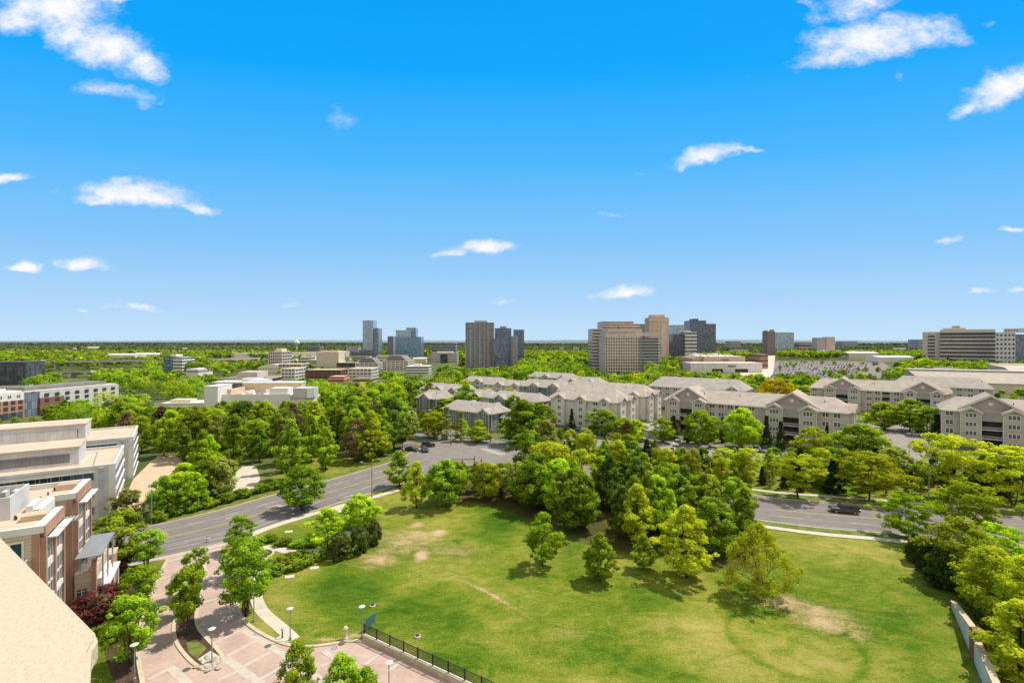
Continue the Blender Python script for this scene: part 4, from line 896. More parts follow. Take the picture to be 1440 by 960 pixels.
def mall():
    o, cx, w, H = office('mall', 'large cream windowless mall with white plant on its roof, right of the centre cluster', 962, 1048, 502, 600, 70, 513, 'mall_tan', 'cream', 1, 'none', roof='white_roof')
    r = random.Random(5)
    for k in range(26):
        x = r.uniform(-w * .48, w * .46); y = r.uniform(4, 64); s = r.uniform(1.5, 4)
        MB().box(x, y, H + .76, x + s, y + s, H + r.uniform(1.6, 3.6)).build('roof_unit', 'white_paint', o)
    MB().box(-w * .5 - 12, 8, 0, -w * .5 - .1, 60, H - 1).build('side_wing', 'tan_block', o)
    MB().box(-w * .06, -.4, H - 4.2, w * .1, -.02, H - 2.6).build('sign_panel', 'grey_panel', o)
    for k in range(6): MB().box(-w * .5 + w * k / 5.5, -.25, 0, -w * .5 + w * k / 5.5 + .5, .0, H).build('pier', 'cream', o)
    o2, cx, w, H = office('store', 'white flat fronted store before the cream mall', 960, 1072, 511, 560, 26, 521, 'white_precast', 'grey_panel', 1, 'none', roof='white_roof')
    for x0, x1 in ((-.2, -.05), (.12, .3)): MB().box(w * x0, -.3, .5, w * x1, -.02, 4.2).build('shop_front', 'dark_void', o2)
    MB().box(w * .02, -.35, H - 4, w * .13, -.02, H - 2).build('sign_panel', 'grey_panel', o2)
    o3, cx, w, H = office('store', 'red brick store at the right end of the mall', 1055, 1080, 498.5, 640, 30, 512, 'brick_red', 'glass_dark', 3, 'bands', .25, roof='grey_roof', base=None)

# ------------------------------------------------ apartment blocks with gables
def gable_roof(parent, x0, x1, y0, y1, z, rise, m, over=.7, hip=0.0, name='roof'):
    """roof over a rectangle, ridge along x; HIP pulls the ridge in from the ends"""
    mb = MB(); xa, xb, ya, yb = x0 - over, x1 + over, y0 - over, y1 + over; ym = (ya + yb) / 2; zt = z + rise; zb = z - over * .3; t = .35
    hA = hip
    e = [(xa, ya, zb), (xb, ya, zb), (xb, yb, zb), (xa, yb, zb)]; r0 = (xa + hA, ym, zt); r1 = (xb - hA, ym, zt)
    mb.quad(e[0], e[1], r1, r0); mb.quad(e[2], e[3], r0, r1); mb.poly([e[1], e[2], r1]); mb.poly([e[3], e[0], r0])
    lo = [(p[0], p[1], p[2] - t) for p in e]
    for i in range(4): mb.quad(lo[i], lo[(i + 1) % 4], e[(i + 1) % 4], e[i])
    mb.quad(lo[3], lo[2], lo[1], lo[0])
    return mb.build(name, m, parent)

def front_gable(parent, xc, w, yf, yb, z, rise, m_roof, m_wall, vent=True, over=.55, trim=True):
    """gable facing the front (-y): sloped roof running back, siding in the triangle, white rakes, round vent"""
    mb = MB(); a = w / 2 + over; s = rise / (w / 2); zb = z - over * s; zt = z + rise; t = .3
    for sg in (-1, 1):
        p = [(xc + sg * a, yf - over, zb), (xc, yf - over, zt), (xc, yb, zt), (xc + sg * a, yb, zb)]
        q = [(v[0], v[1], v[2] + t) for v in p]
        if sg > 0: p, q = p[::-1], q[::-1]
        mb.quad(*q) if sg < 0 else mb.quad(*q)
        mb.quad(*p[::-1])
        for i in range(4): mb.quad(p[i], p[(i + 1) % 4], q[(i + 1) % 4], q[i])
    mb.build('gable_roof', m_roof, parent)
    MB().extrude_y([(xc - w / 2, z), (xc + w / 2, z), (xc, zt - .02)], yf, yf + .3).build('gable_wall', m_wall, parent)
    if trim:
        tr = MB()
        for sg in (-1, 1):
            tr.extrude_y([(xc + sg * a, zb - .32), (xc + sg * a, zb + .02), (xc, zt + .02), (xc, zt - .32)], yf - over - .08, yf - over - .003)
        tr.build('rake_trim', 'trim', parent)
    if vent:
        vz = z + rise * .5
        MB().extrude_y([(xc + .62 * math.cos(k * math.pi / 6), vz + .62 * math.sin(k * math.pi / 6)) for k in range(12)], yf - .1, yf - .003).build('vent', 'trim', parent)

def balcony(parent, x, y, z, w, d=1.3, face=1):
    mb = MB(); mb.box(x - w / 2, y - d, z, x + w / 2, y, z + .18)
    mb.box(x - w / 2, y - d, z + 1.05, x + w / 2, y - d + .07, z + 1.15)
    n = max(4, int(w / .28))
    for k in range(n + 1):
        xx = x - w / 2 + w * k / n; mb.box(xx - .03, y - d, z + .18, xx + .03, y - d + .06, z + 1.05)
    mb.build('balcony', 'trim', parent)

def end_gable(parent, yc, w, xo, xi, z, rise, m_roof, m_wall):
    """gabled bay on the right end wall: its peak faces +x"""
    a = w / 2 + .5; zb = z - .5 * rise / (w / 2)
    MB().extrude_x([(yc - a, zb), (yc, z + rise), (yc + a, zb), (yc + a, zb + .3), (yc, z + rise + .3), (yc - a, zb + .3)], xi, xo + .5).build('gable_roof', m_roof, parent)
    MB().extrude_x([(yc - w / 2, z), (yc + w / 2, z), (yc, z + rise - .03)], xo - .3, xo).build('gable_wall', m_wall, parent)

def apartments(name, label, P, L, D, floors=4, ang=R(-38), wall='siding', roof='shingle', gable='gable', bays=(), grands=(), base='brick_dark', fh=3.0, side_windows=True, group=None, hip=5.0, rise=None, ybot=None, simple=False, wcol='pane'):
    """P: front right corner; facade runs L to the left; local x along the facade, y away from the viewer"""
    o = thing(name, label, 'apartment block', (P[0], P[1], 0), ang, group)
    H = floors * fh; rise = rise or D * .26
    ca, sa = math.cos(ang), math.sin(ang)
    FOOT.append((P[0] - L / 2 * ca - D / 2 * sa, P[1] - L / 2 * sa + D / 2 * ca, L / 2 + 3, D / 2 + 3, ang))
    pl = 720 + FOC * (P[0] - L * ca) / (P[1] - L * sa); pr = 720 + FOC * (P[0] - D * sa) / (P[1] + D * ca)
    if ybot: keep(min(pl, 720 + FOC * P[0] / P[1]), max(pr, pl), ybot, min(P[1], P[1] - L * sa))
    MB().box(-L, 0, .9, 0, D, H).build('wall', wall, o)
    MB().box(-L - .12, -.12, 0, .12, D + .12, .9).build('base', base, o)
    gable_roof(o, -L, 0, 0, D, H, rise, roof, hip=hip)
    used = []
    for (xc, w, *rest) in grands:
        # two projecting bays with a deep balcony slot between, all under one big gable
        side = (w - 5.2) / 2
        front_gable(o, xc, w + 2.5, .9, D * .82, H - .2, (w + 2.5) * .31, roof, gable)
        for sg in (-1, 1):
            bx = xc + sg * (5.2 / 2 + side / 2)
            MB().box(bx - side / 2, -2.2, .02, bx + side / 2, .5, H - .1).build('bay', wall, o)
            front_gable(o, bx, side, -2.2, 3, H - .1, side * .27, roof, gable, vent=False, over=.5)
            for f in range(floors):
                window(o, (bx, -2.2, f * fh + 1.0), 0, min(3.0, side * .62), 1.55, lights=3 if side > 4.4 else 2, pane=wcol)
            for s2 in (-1, 1): MB().box(bx + s2 * side / 2 - .09, -2.3, 0, bx + s2 * side / 2 + .09, -2.12, H - .1).build('corner_trim', 'trim', o)
        MB().box(xc - 2.55, -.2, .95, xc + 2.55, -.03, H - 2.9).build('balcony_shade', 'dark_void', o)  # dark sheet painted as the shade at the back of the slot
        MB().box(xc - 2.6, -2.1, H - 2.9, xc + 2.6, -.25, H - .1).build('bay_head', gable, o)
        for f in range(1, floors): balcony(o, xc, -.2, f * fh, 5.1, 1.6)
        used.append((xc - w / 2 - .8, xc + w / 2 + .8))
    for (xc, w) in bays:
        MB().box(xc - w / 2, -1.3, .02, xc + w / 2, .3, H - .05).build('bay', wall, o)
        front_gable(o, xc, w, -1.3, D * .45, H - .05, w * .32, roof, gable, vent=w > 5)
        for f in range(floors):
            if w > 5.5: 
                window(o, (xc, -1.3, f * fh + .9), 0, 3.0, 1.7, lights=3, pane=wcol)
            else:
                window(o, (xc, -1.3, f * fh + 1.0), 0, 1.8, 1.5, lights=2, pane=wcol)
        for s2 in (-1, 1): MB().box(xc + s2 * w / 2 - .08, -1.4, 0, xc + s2 * w / 2 + .08, -1.22, H - .1).build('corner_trim', 'trim', o)
        used.append((xc - w / 2 - .6, xc + w / 2 + .6))
    x = -L + 2.0; k = 0
    while x < -1.2:
        if not any(a < x + 1.2 and x - 1.2 < b for a, b in used):
            if k % 4 == 3 and not simple:
                MB().box(x - 1.5, -.06, .95, x + 1.5, -.003, H - .4).build('balcony_shade', 'dark_void', o)  # flat dark sheet on the wall in place of a shaded recess
                for f in range(floors): balcony(o, x, -.06, max(.4, f * fh), 2.9, 1.3)
                MB().box(x - 1.62, -1.3, 0, x - 1.48, -1.16, H - .3).build('balcony_post', 'trim', o); MB().box(x + 1.48, -1.3, 0, x + 1.62, -1.16, H - .3).build('balcony_post', 'trim', o)
                x += .8
            else:
                for f in range(floors): window(o, (x, 0, f * fh + .9), 0, 2.2, 1.7, lights=2, pane=wcol)
            k += 1
        x += 3.3 if not simple else 4.2
    if side_windows:
        y = 2.2; q = 0
        while y < D - 1.5 and simple:
            if q % 3 == 1:
                for f in range(1, floors):
                    pass
                MB().box(.003, y - 1.3, .95, .06, y + 1.3, H - .6).build('balcony_shade', 'dark_void', o)  # end wall: dark sheet in place of a shaded recess
                for f in range(floors):
                    mb = MB(); z = f * fh + .3
                    mb.box(.06, y - 1.35, z, 1.2, y + 1.35, z + .16); mb.box(1.13, y - 1.35, z + 1.0, 1.2, y + 1.35, z + 1.1)
                    for k2 in range(9): mb.box(1.14, y - 1.35 + k2 * .33, z + .16, 1.19, y - 1.3 + k2 * .33, z + 1.0)
                    mb.build('balcony', 'trim', o)
            else:
                for f in range(floors): window(o, (0, y, f * fh + 1.0), R(90), 1.7, 1.5, lights=2, pane=wcol)
            q += 1; y += 3.7
    if not simple and side_windows:
        for yc in (D * .22, D * .78):
            MB().box(.07, yc - 2.3, .02, 1.5, yc + 2.3, H - .1).build('bay', wall, o)
            end_gable(o, yc, 4.6, 1.5, -4, H - .1, 1.5, roof, gable)
            for f in range(floors): window(o, (1.5, yc, f * fh + .9), R(90), 2.0, 1.6, lights=2, pane=wcol)
        MB().box(.07, D * .5 - 1.6, .9, .5, D * .5 + 1.6, 3.2).build('porch', 'tan_block', o)
    elif simple:
        for k in range(max(1, int(L / 12))):
            xq = -L + L * (k + .5) / max(1, int(L / 12)); MB().extrude_y([(xq - 3.2, H + .2), (xq + 3.2, H + .2), (xq, H + 2.6)], D * .45, D + .9).build('rear_gable', roof, o)
    tr = MB()
    tr.box(-L - .1, -.1, .9, -L + .1, .1, H - .4); tr.box(-.1, -.1, .9, .1, .1, H - .4); tr.box(-.1, D - .1, .9, .1, D + .1, H - .4)
    tr.box(-L, -.72, H - .62, 0, -.6, H - .3)
    tr.build('corner_trim', 'trim', o)
    r = random.Random(int(P[0] * 7 + P[1]))
    for _ in range(4):
        xx = r.uniform(-L + 3, -3); yy = D * r.choice((.3, .68)); zz = H + rise * (1 - abs(yy - D / 2) / (D / 2)) * .9
        MB().tube([(xx, yy, zz - .4), (xx, yy, zz + .8)], .14, 6).build('vent_pipe', 'metal_dark', o)
    return o

def housing():
    A = apartments
    A('apartment_block', 'long four storey beige block with two big gables and bright trees before it', g(1193, 632), 62, 17, 4, wall='siding', grands=((-16.5, 15.5), (-53, 14.5)), ybot=632, fh=3.1, rise=4.0)
    A('apartment_block', 'pale central four storey block with small front gables and a sunlit end', g(866, 606), 31, 17, 4, wall='siding_white', bays=((-26, 5), (-15.5, 4.6), (-4.5, 4.2)), ybot=604, fh=2.9, base='brick_red')
    A('apartment_block', 'pale apartment block behind the centre one with a sunlit end of white balconies', g(907, 593), 46, 17, 4, wall='siding_white', bays=((-5, 5),), ybot=590, fh=2.9, base='brick_red')
    A('apartment_block', 'beige block at the far side of the right courtyard with two wide gables', g(1332, 590), 54, 17, 4, wall='siding', grands=((-40, 15), (-8.5, 14)), ybot=580, fh=3.0)
    A('apartment_block', 'beige block cut by the right edge with a big gable and dark balconies', (183.5, 146.4), 40, 17, 4, wall='siding', grands=((-27.5, 15.5),), ybot=630, fh=3.05, rise=4.0)
    A('apartment_block', 'grey roofed block behind the long beige one, its gable left of the golden tree', (113, 236), 48, 18, 4, wall='siding', bays=((-5, 6),), ybot=560, fh=3.0, roof='shingle2', simple=True)
    A('apartment_block', 'apartment roof half hidden behind the courtyard block at the far right', (245, 246), 40, 18, 4, wall='siding', ybot=552, fh=3.0, roof='shingle2', simple=True)
    kw = dict(simple=True, roof='shingle2', hip=3.0)
    A('town_house', 'grey roofed town house row at the far left of the housing, top row', (-27, 272), 36, 12, 3, wall='siding_white', bays=((-8, 6), (-20, 6)), ybot=556, fh=2.6, **kw)
    A('town_house', 'blue grey town house with a steep gable at the left wood edge', (-37, 236), 14, 13, 3, wall='siding_blue', bays=((-7, 7),), ybot=580, fh=2.7, **kw)
    A('town_house', 'grey roofed town house row nearest the junction, behind the brown conifers', (-8, 190), 27, 12, 3, wall='siding_blue', bays=((-3, 5),), ybot=592, fh=2.6, **kw)
    A('town_house', 'grey roofed town house row with a blue gable, in the middle of the left housing', (12, 224), 30, 12, 3, wall='siding_blue', bays=((-22, 6),), ybot=572, fh=2.7, **kw)
    A('town_house', 'far grey town house row behind the round olive tree', (8, 296), 34, 12, 3, wall='siding_white', bays=((-7, 6), (-20, 6)), ybot=549, fh=2.8, **kw)
    A('town_house', 'grey town house row with a wide gable left of the pale apartment block', (28, 262), 30, 13, 4, wall='siding_blue', bays=((-6, 7), (-19, 6)), ybot=558, fh=2.7, **kw)
    A('town_house', 'low grey roofed row in front of the wide gabled row left of the pale block', (38, 232), 24, 12, 3, wall='siding_white', bays=((-5, 5), (-16, 6)), ybot=570, fh=2.6, **kw)
    A('town_house', 'grey roofed row with white gables at the wood edge behind the left housing', (-8, 322), 34, 12, 3, wall='siding_white', bays=((-6, 6), (-19, 6)), ybot=545, fh=2.8, **kw)
    A('town_house', 'farthest grey roofed row below the bright greenbelt', (40, 330), 36, 12, 4, wall='siding_white', bays=((-6, 6), (-20, 6)), ybot=543, fh=2.7, **kw)
    A('town_house', 'small grey roofed house between the blue gable and the round olive tree', (-12, 246), 18, 11, 3, wall='siding_white', bays=((-8, 6),), ybot=562, fh=2.6, **kw)
    A('town_house', 'small grey gabled house row far behind the pale apartment block', (52, 292), 30, 12, 4, wall='siding_white', bays=((-5, 6), (-18, 6)), ybot=548, fh=2.7, **kw)
    # garage beside the flats' car park
    c = g(918, 616); o = thing('garage', 'small grey roofed garage in the apartment car park', 'garage', (c[0], c[1], 0), R(-38)); FOOT.append((c[0], c[1], 8, 6, 0)); keep(898, 922, 612, c[1])
    MB().box(-5, 0, 0, 4, 9, 2.9).build('wall', 'siding', o); gable_roof(o, -5, 4, 0, 9, 2.9, 1.6, 'shingle2', over=.5)
    for x in (-3, 1): MB().box(x - 1.2, -.06, .05, x + 1.2, -.003, 2.3).build('garage_door', 'trim', o)
    # long low warehouse with a pale ridge behind the right apartments
    o = thing('warehouse', 'long low building with a tan sloped roof and white ridge line behind the right apartments', 'building', (300, 352, 0), R(-27)); FOOT.append((360, 345, 100, 34, R(-27))); keep(1232, 1440, 545, 330)
    MB().box(0, 0, 0, 210, 46, 7).build('wall', 'cream', o)
    MB().extrude_x([(-1, 7.05), (47, 7.05), (44, 13), (38, 13)], -1, 211).build('roof', 'shingle', o)
    MB().box(-1.2, 37, 13.02, 211.2, 45, 14.3).build('ridge_cap', 'white_roof', o)
    MB().box(-1.3, 36.6, 12.2, 211.3, 36.95, 14.1).build('ridge_wall', 'metal_grey', o)
    o = thing('warehouse', 'tan roofed low building with a white roof edge at the foot of the white office', 'building', (440, 424, 0), R(-20)); FOOT.append((480, 430, 60, 24, R(-20))); keep(1390, 1440, 524, 424)
    MB().box(0, 0, 0, 120, 40, 8).build('wall', 'cream', o); MB().extrude_x([(-1, 8.05), (41, 8.05), (34, 14), (12, 13)], -1, 121).build('roof', 'tan_roof', o); MB().box(-1.2, 33, 14.02, 121.2, 40, 15.2).build('ridge_cap', 'white_roof', o)

def commercial_left():
    # white commercial building among the trees
    c = g(287, 582); o = thing('commercial_building', 'white commercial building with a blank tower and flat roofs in the left woods', 'building', (c[0], c[1], 0), R(4)); keep(284, 428, 566, c[1] - 2); FOOT.append((c[0] + 26, c[1] + 16, 30, 22, R(4)))
    W = 'white_paint'
    MB().box(0, 0, 0, 6.5, 14, 13.4).build('tower', W, o); MB().box(-.15, -.15, 13.4, 6.65, 14.15, 13.8).build('parapet', W, o)
    MB().box(6.52, 4, 0, 40, 30, 8.2).build('wall', W, o); MB().box(7, 4.5, 8.22, 39.5, 29.5, 8.3).build('roof', 'white_roof', o)
    for a in ((6.52, 4, 40, 4.4), (6.52, 29.6, 40, 30)): MB().box(a[0], a[1], 8.2, a[2], a[3], 9.2).build('parapet', W, o)
    MB().box(8, 22, 8.32, 39, 29, 13.2).build('upper_storey', 'tan_block', o); MB().box(7.8, 21.8, 13.2, 39.2, 29.2, 13.8).build('parapet', W, o)
    MB().prism([(40.1, 6), (46, 6), (49, 8), (50.5, 12), (50.5, 24), (40.1, 24)], 0, 7).build('side_wing', W, o)
    MB().prism([(41.0, 5), (48, 5), (50.5, 8), (50.5, 15), (41.0, 15)], 7.02, 12.0).build('plant_screen', 'light_panel', o)
    MB().box(29, 6, 8.32, 38, 14, 12).build('plant_room', W, o); MB().box(8, 6, 8.32, 10, 21, 11.5).build('stair', 'tan_block', o)
    r = random.Random(3)
    for _ in range(14):
        x, y = r.uniform(11, 27), r.uniform(6, 19); s = r.uniform(.8, 2.2); MB().box(x, y, 8.32, x + s, y + s, 8.3 + r.uniform(.6, 1.8)).build('roof_unit', 'metal_grey' if r.random() < .4 else W, o)
    o = thing('commercial_building', 'low white flat roofed annex left of the white commercial building', 'building', (c[0] - 27, c[1] + 3, 0), R(4)); keep(216, 286, 574, c[1]); FOOT.append((c[0] - 14, c[1] + 12, 16, 12, 0))
    MB().box(0, 0, 0, 26.5, 17, 4.4).build('wall', W, o); MB().box(.4, .4, 4.42, 26.1, 16.6, 4.5).build('roof', 'white_roof', o); MB().box(0, -.1, 4.4, 26.5, .3, 5.0).build('parapet', W, o); MB().box(4, 6, 4.52, 14, 12, 6).build('roof_unit', 'cream', o)
    # brick and white apartment row, far left: its street front faces right
    o = thing('apartment_block', 'red brick and white apartment row with a white flat roof at the left edge', 'apartment block', (-234, 214, 0), R(90 - 9)); keep(-5, 62, 588, 214); keep(62, 160, 562, 214); keep(572, 706, 652, 152); FOOT.append((-236, 250, 42, 30, R(81)))
    # local x runs away along the street front, y to the left (inside)
    MB().box(-22, 0, 0, -.05, 26, 11.3).build('wall', 'light_panel', o)
    MB().box(0, -1.2, 0, 15, 26, 8.6).build('wall', 'brick_red', o); MB().box(0, -.9, 8.62, 15, 26, 12.4).build('upper_storey', 'white_paint', o)
    MB().box(15.05, .3, 0, 22, 26, 11.8).build('wall', 'glass_slate', o); MB().box(22.05, -.6, 0, 33, 26, 8.4).build('wall', 'brick_dark', o); MB().box(33.05, -.55, 0, 62, 26, 8.41).build('wall', 'light_panel', o); MB().box(22.05, -.4, 8.42, 62, 26, 11.6).build('upper_storey', 'light_panel', o)
    MB().box(-22, .3, 11.32, -.1, 26, 11.8).build('roof', 'white_roof', o); MB().box(-.1, .3, 12.42, 15, 26, 12.8).build('roof', 'white_roof', o); MB().box(15.1, .5, 11.82, 62, 26, 12.1).build('roof', 'white_roof', o)
    MB().box(18, 3, 12.12, 58, 14, 13.8).build('roof', 'grey_roof', o)
    for f in range(3):
        for k in range(5): window(o, (1.7 + k * 2.9, -1.2, 1.4 + f * 2.7), 0, 1.7, 1.7, 'metal_dark', 'pane', 2)
    for k in range(4): window(o, (2 + k * 3.6, -.9, 9.6), 0, 1.6, 1.6, 'trim', 'pane', 2)
    for f in range(4):
        for k in range(5): window(o, (-20 + k * 4, 0, .8 + f * 2.7), 0, 2.2, 1.8, 'metal_grey', 'glass_blue', 2)
        for k in range(8): window(o, (25 + k * 4.8, -.6, .8 + f * 2.7), 0, 2.0, 1.6, 'metal_dark', 'pane', 2)
    MB().box(1, -1.5, .1, 14, -1.22, 2.8).build('shop_front', 'glass_dark', o)
    o = thing('office_block', 'low grey flat roofed building behind the brick and white apartment row', 'building', (-192, 330, 0), R(4)); keep(122, 172, 546, 320); FOOT.append((-188, 342, 24, 14, 0))
    MB().box(-12, 0, 0, 18, 16, 7.5).build('wall', 'glass_slate', o); MB().box(-12.3, -.3, 7.5, 18.3, 16.3, 8.4).build('parapet', 'white_paint', o); MB().box(6, 3, 8.42, 17, 12, 10.5).build('plant_room', 'white_paint', o)
    o = thing('store', 'small white building among the trees right of the brick apartment row', 'building', (-172, 322, 0), R(4)); keep(196, 212, 548, 316); FOOT.append((-170, 328, 10, 8, 0)); MB().box(-5, 0, 0, 7, 12, 9.5).build('wall', 'white_paint', o); MB().box(-5.2, -.2, 9.5, 7.2, 12.2, 10).build('parapet', 'white_paint', o)

# ------------------------------------------------ office block on the left: two long wings with penthouses
def white_office():
    C1 = (-81.8, 99.5); ang = math.atan2(.57, .82); Hh = 10.4
    o = thing('office_building', 'long pale stepped office building with dark ribbon windows and two roof tiers at the left', 'office building', (C1[0], C1[1], 0), ang); keep(0, 214, 700, 95); FOOT.append((-138, 93, 51, 28, ang))
    def wing(v0, d, u1, L):
        MB().box(-L, v0, 0, u1, v0 + d, Hh).build('wall', 'precast', o)
        MB().box(-L, v0 - .12, Hh, u1 + .12, v0 + .35, Hh + .55).build('parapet', 'precast', o); MB().box(u1 - .35, v0 + .36, Hh, u1 + .12, v0 + d, Hh + .55).build('parapet', 'precast', o); MB().box(-L, v0 + d - .35, Hh, u1 - .36, v0 + d + .1, Hh + .55).build('parapet', 'precast', o)
        MB().box(-L + .1, v0 + .36, Hh, u1 - .36, v0 + d - .36, Hh + .06).build('roof', 'tan_roof', o)
        for k in range(3):                     # front ribbon windows
            z = 1.1 + k * 3.45
            f = MB().box(-L, v0 - .03, z, u1 - 3.2, v0 - .003, z + 1.55).build('window_band', 'glass_teal', o)
            mu = MB()
            for q in range(int(L / 1.7)): mu.box(u1 - 3.3 - q * 1.7, v0 - .09, z, u1 - 3.22 - q * 1.7, v0 - .031, z + 1.55)
            mu.build('mullion', 'metal_grey', f)
            MB().box(-L, v0 - .16, z + 1.56, u1 - 3.1, v0 - .002, z + 1.7).build('window_head', 'precast', o)
        for k in range(4):                     # open louvred slots in the sunny end wall
            z = .5 + k * 2.45
            MB().box(u1 + .003, v0 + 1.4, z, u1 + .03, v0 + d - 1.2, z + 1.15).build('louvre_slot', 'grey_panel', o)
            MB().box(u1 + .003, v0 + 1.2, z - .22, u1 + .3, v0 + d - 1.0, z - .02).build('slot_sill', 'white_precast', o)
        MB().box(u1 - 2.4, v0 - .35, 0, u1 - 1.7, v0 - .002, Hh).build('pier', 'grey_precast', o)
        MB().box(u1 - .9, v0 - .2, 0, u1 + .2, v0 - .002, Hh + .56).build('pier', 'precast', o)
    wing(0, 21.7, 0, 90); wing(33.4, 21, 1, 100)
    MB().box(-100, 21.8, 0, -16, 33.3, Hh - 1).build('link_wing', 'precast', o); MB().box(-100, 21.8, Hh - 1, -16, 33.3, Hh - .9).build('roof', 'tan_roof', o)
    def pent(u0, u1, v0, v1, z1, split):
        p = MB().box(u0, v0, Hh + .06, u1, v1, z1).build('penthouse', 'light_panel', o)
        MB().box(u0, v0 - .06, Hh + .7, u1 - 1.4, v0 - .003, z1 - 1.1).build('panel', 'grey_panel', p)
        if split: MB().box(u1 - 20, v0 - .1, Hh + .6, u1 - 1.6, v0 - .061, z1 - 1.1).build('panel', 'light_panel', p)
        MB().box(u0, v0 - .2, z1, u1 + .2, v1 + .2, z1 + .3).build('roof', 'tan_roof', p)
    pent(-90, -6.2, 5.6, 15.6, 14.0, False); pent(-100, -9, 38.6, 49, 14.4, True)
    MB().box(-60, 40, 14.72, -30, 46, 15.6).build('roof_unit', 'grey_panel', o); MB().box(-26, 34.5, Hh + .1, -23.5, 36, Hh + 1.2).build('roof_unit', 'metal_grey', o)
    r = random.Random(2)
    for k in range(9): MB().tube([(-3.6 - k * .1, 3 + k * 1.7, Hh + .05), (-3.6 - k * .1, 3 + k * 1.7, Hh + .4)], .09, 5).build('vent_pipe', 'metal_grey', o)
    return
    o2 = thing('green_roof_building', 'low building with a green roof edge behind the pale office at the left edge', 'building', (-190, 168, 0), ang); MB().box(-14, 0, 0, 30, 18, 8.2).build('wall', 'precast', o2); MB().box(-14.2, -.2, 8.2, 30.2, 18.2, 8.6).build('roof', 'green_roof', o2); FOOT.append((-184, 180, 26, 14, ang)); keep(-5, 60, 592, 168)

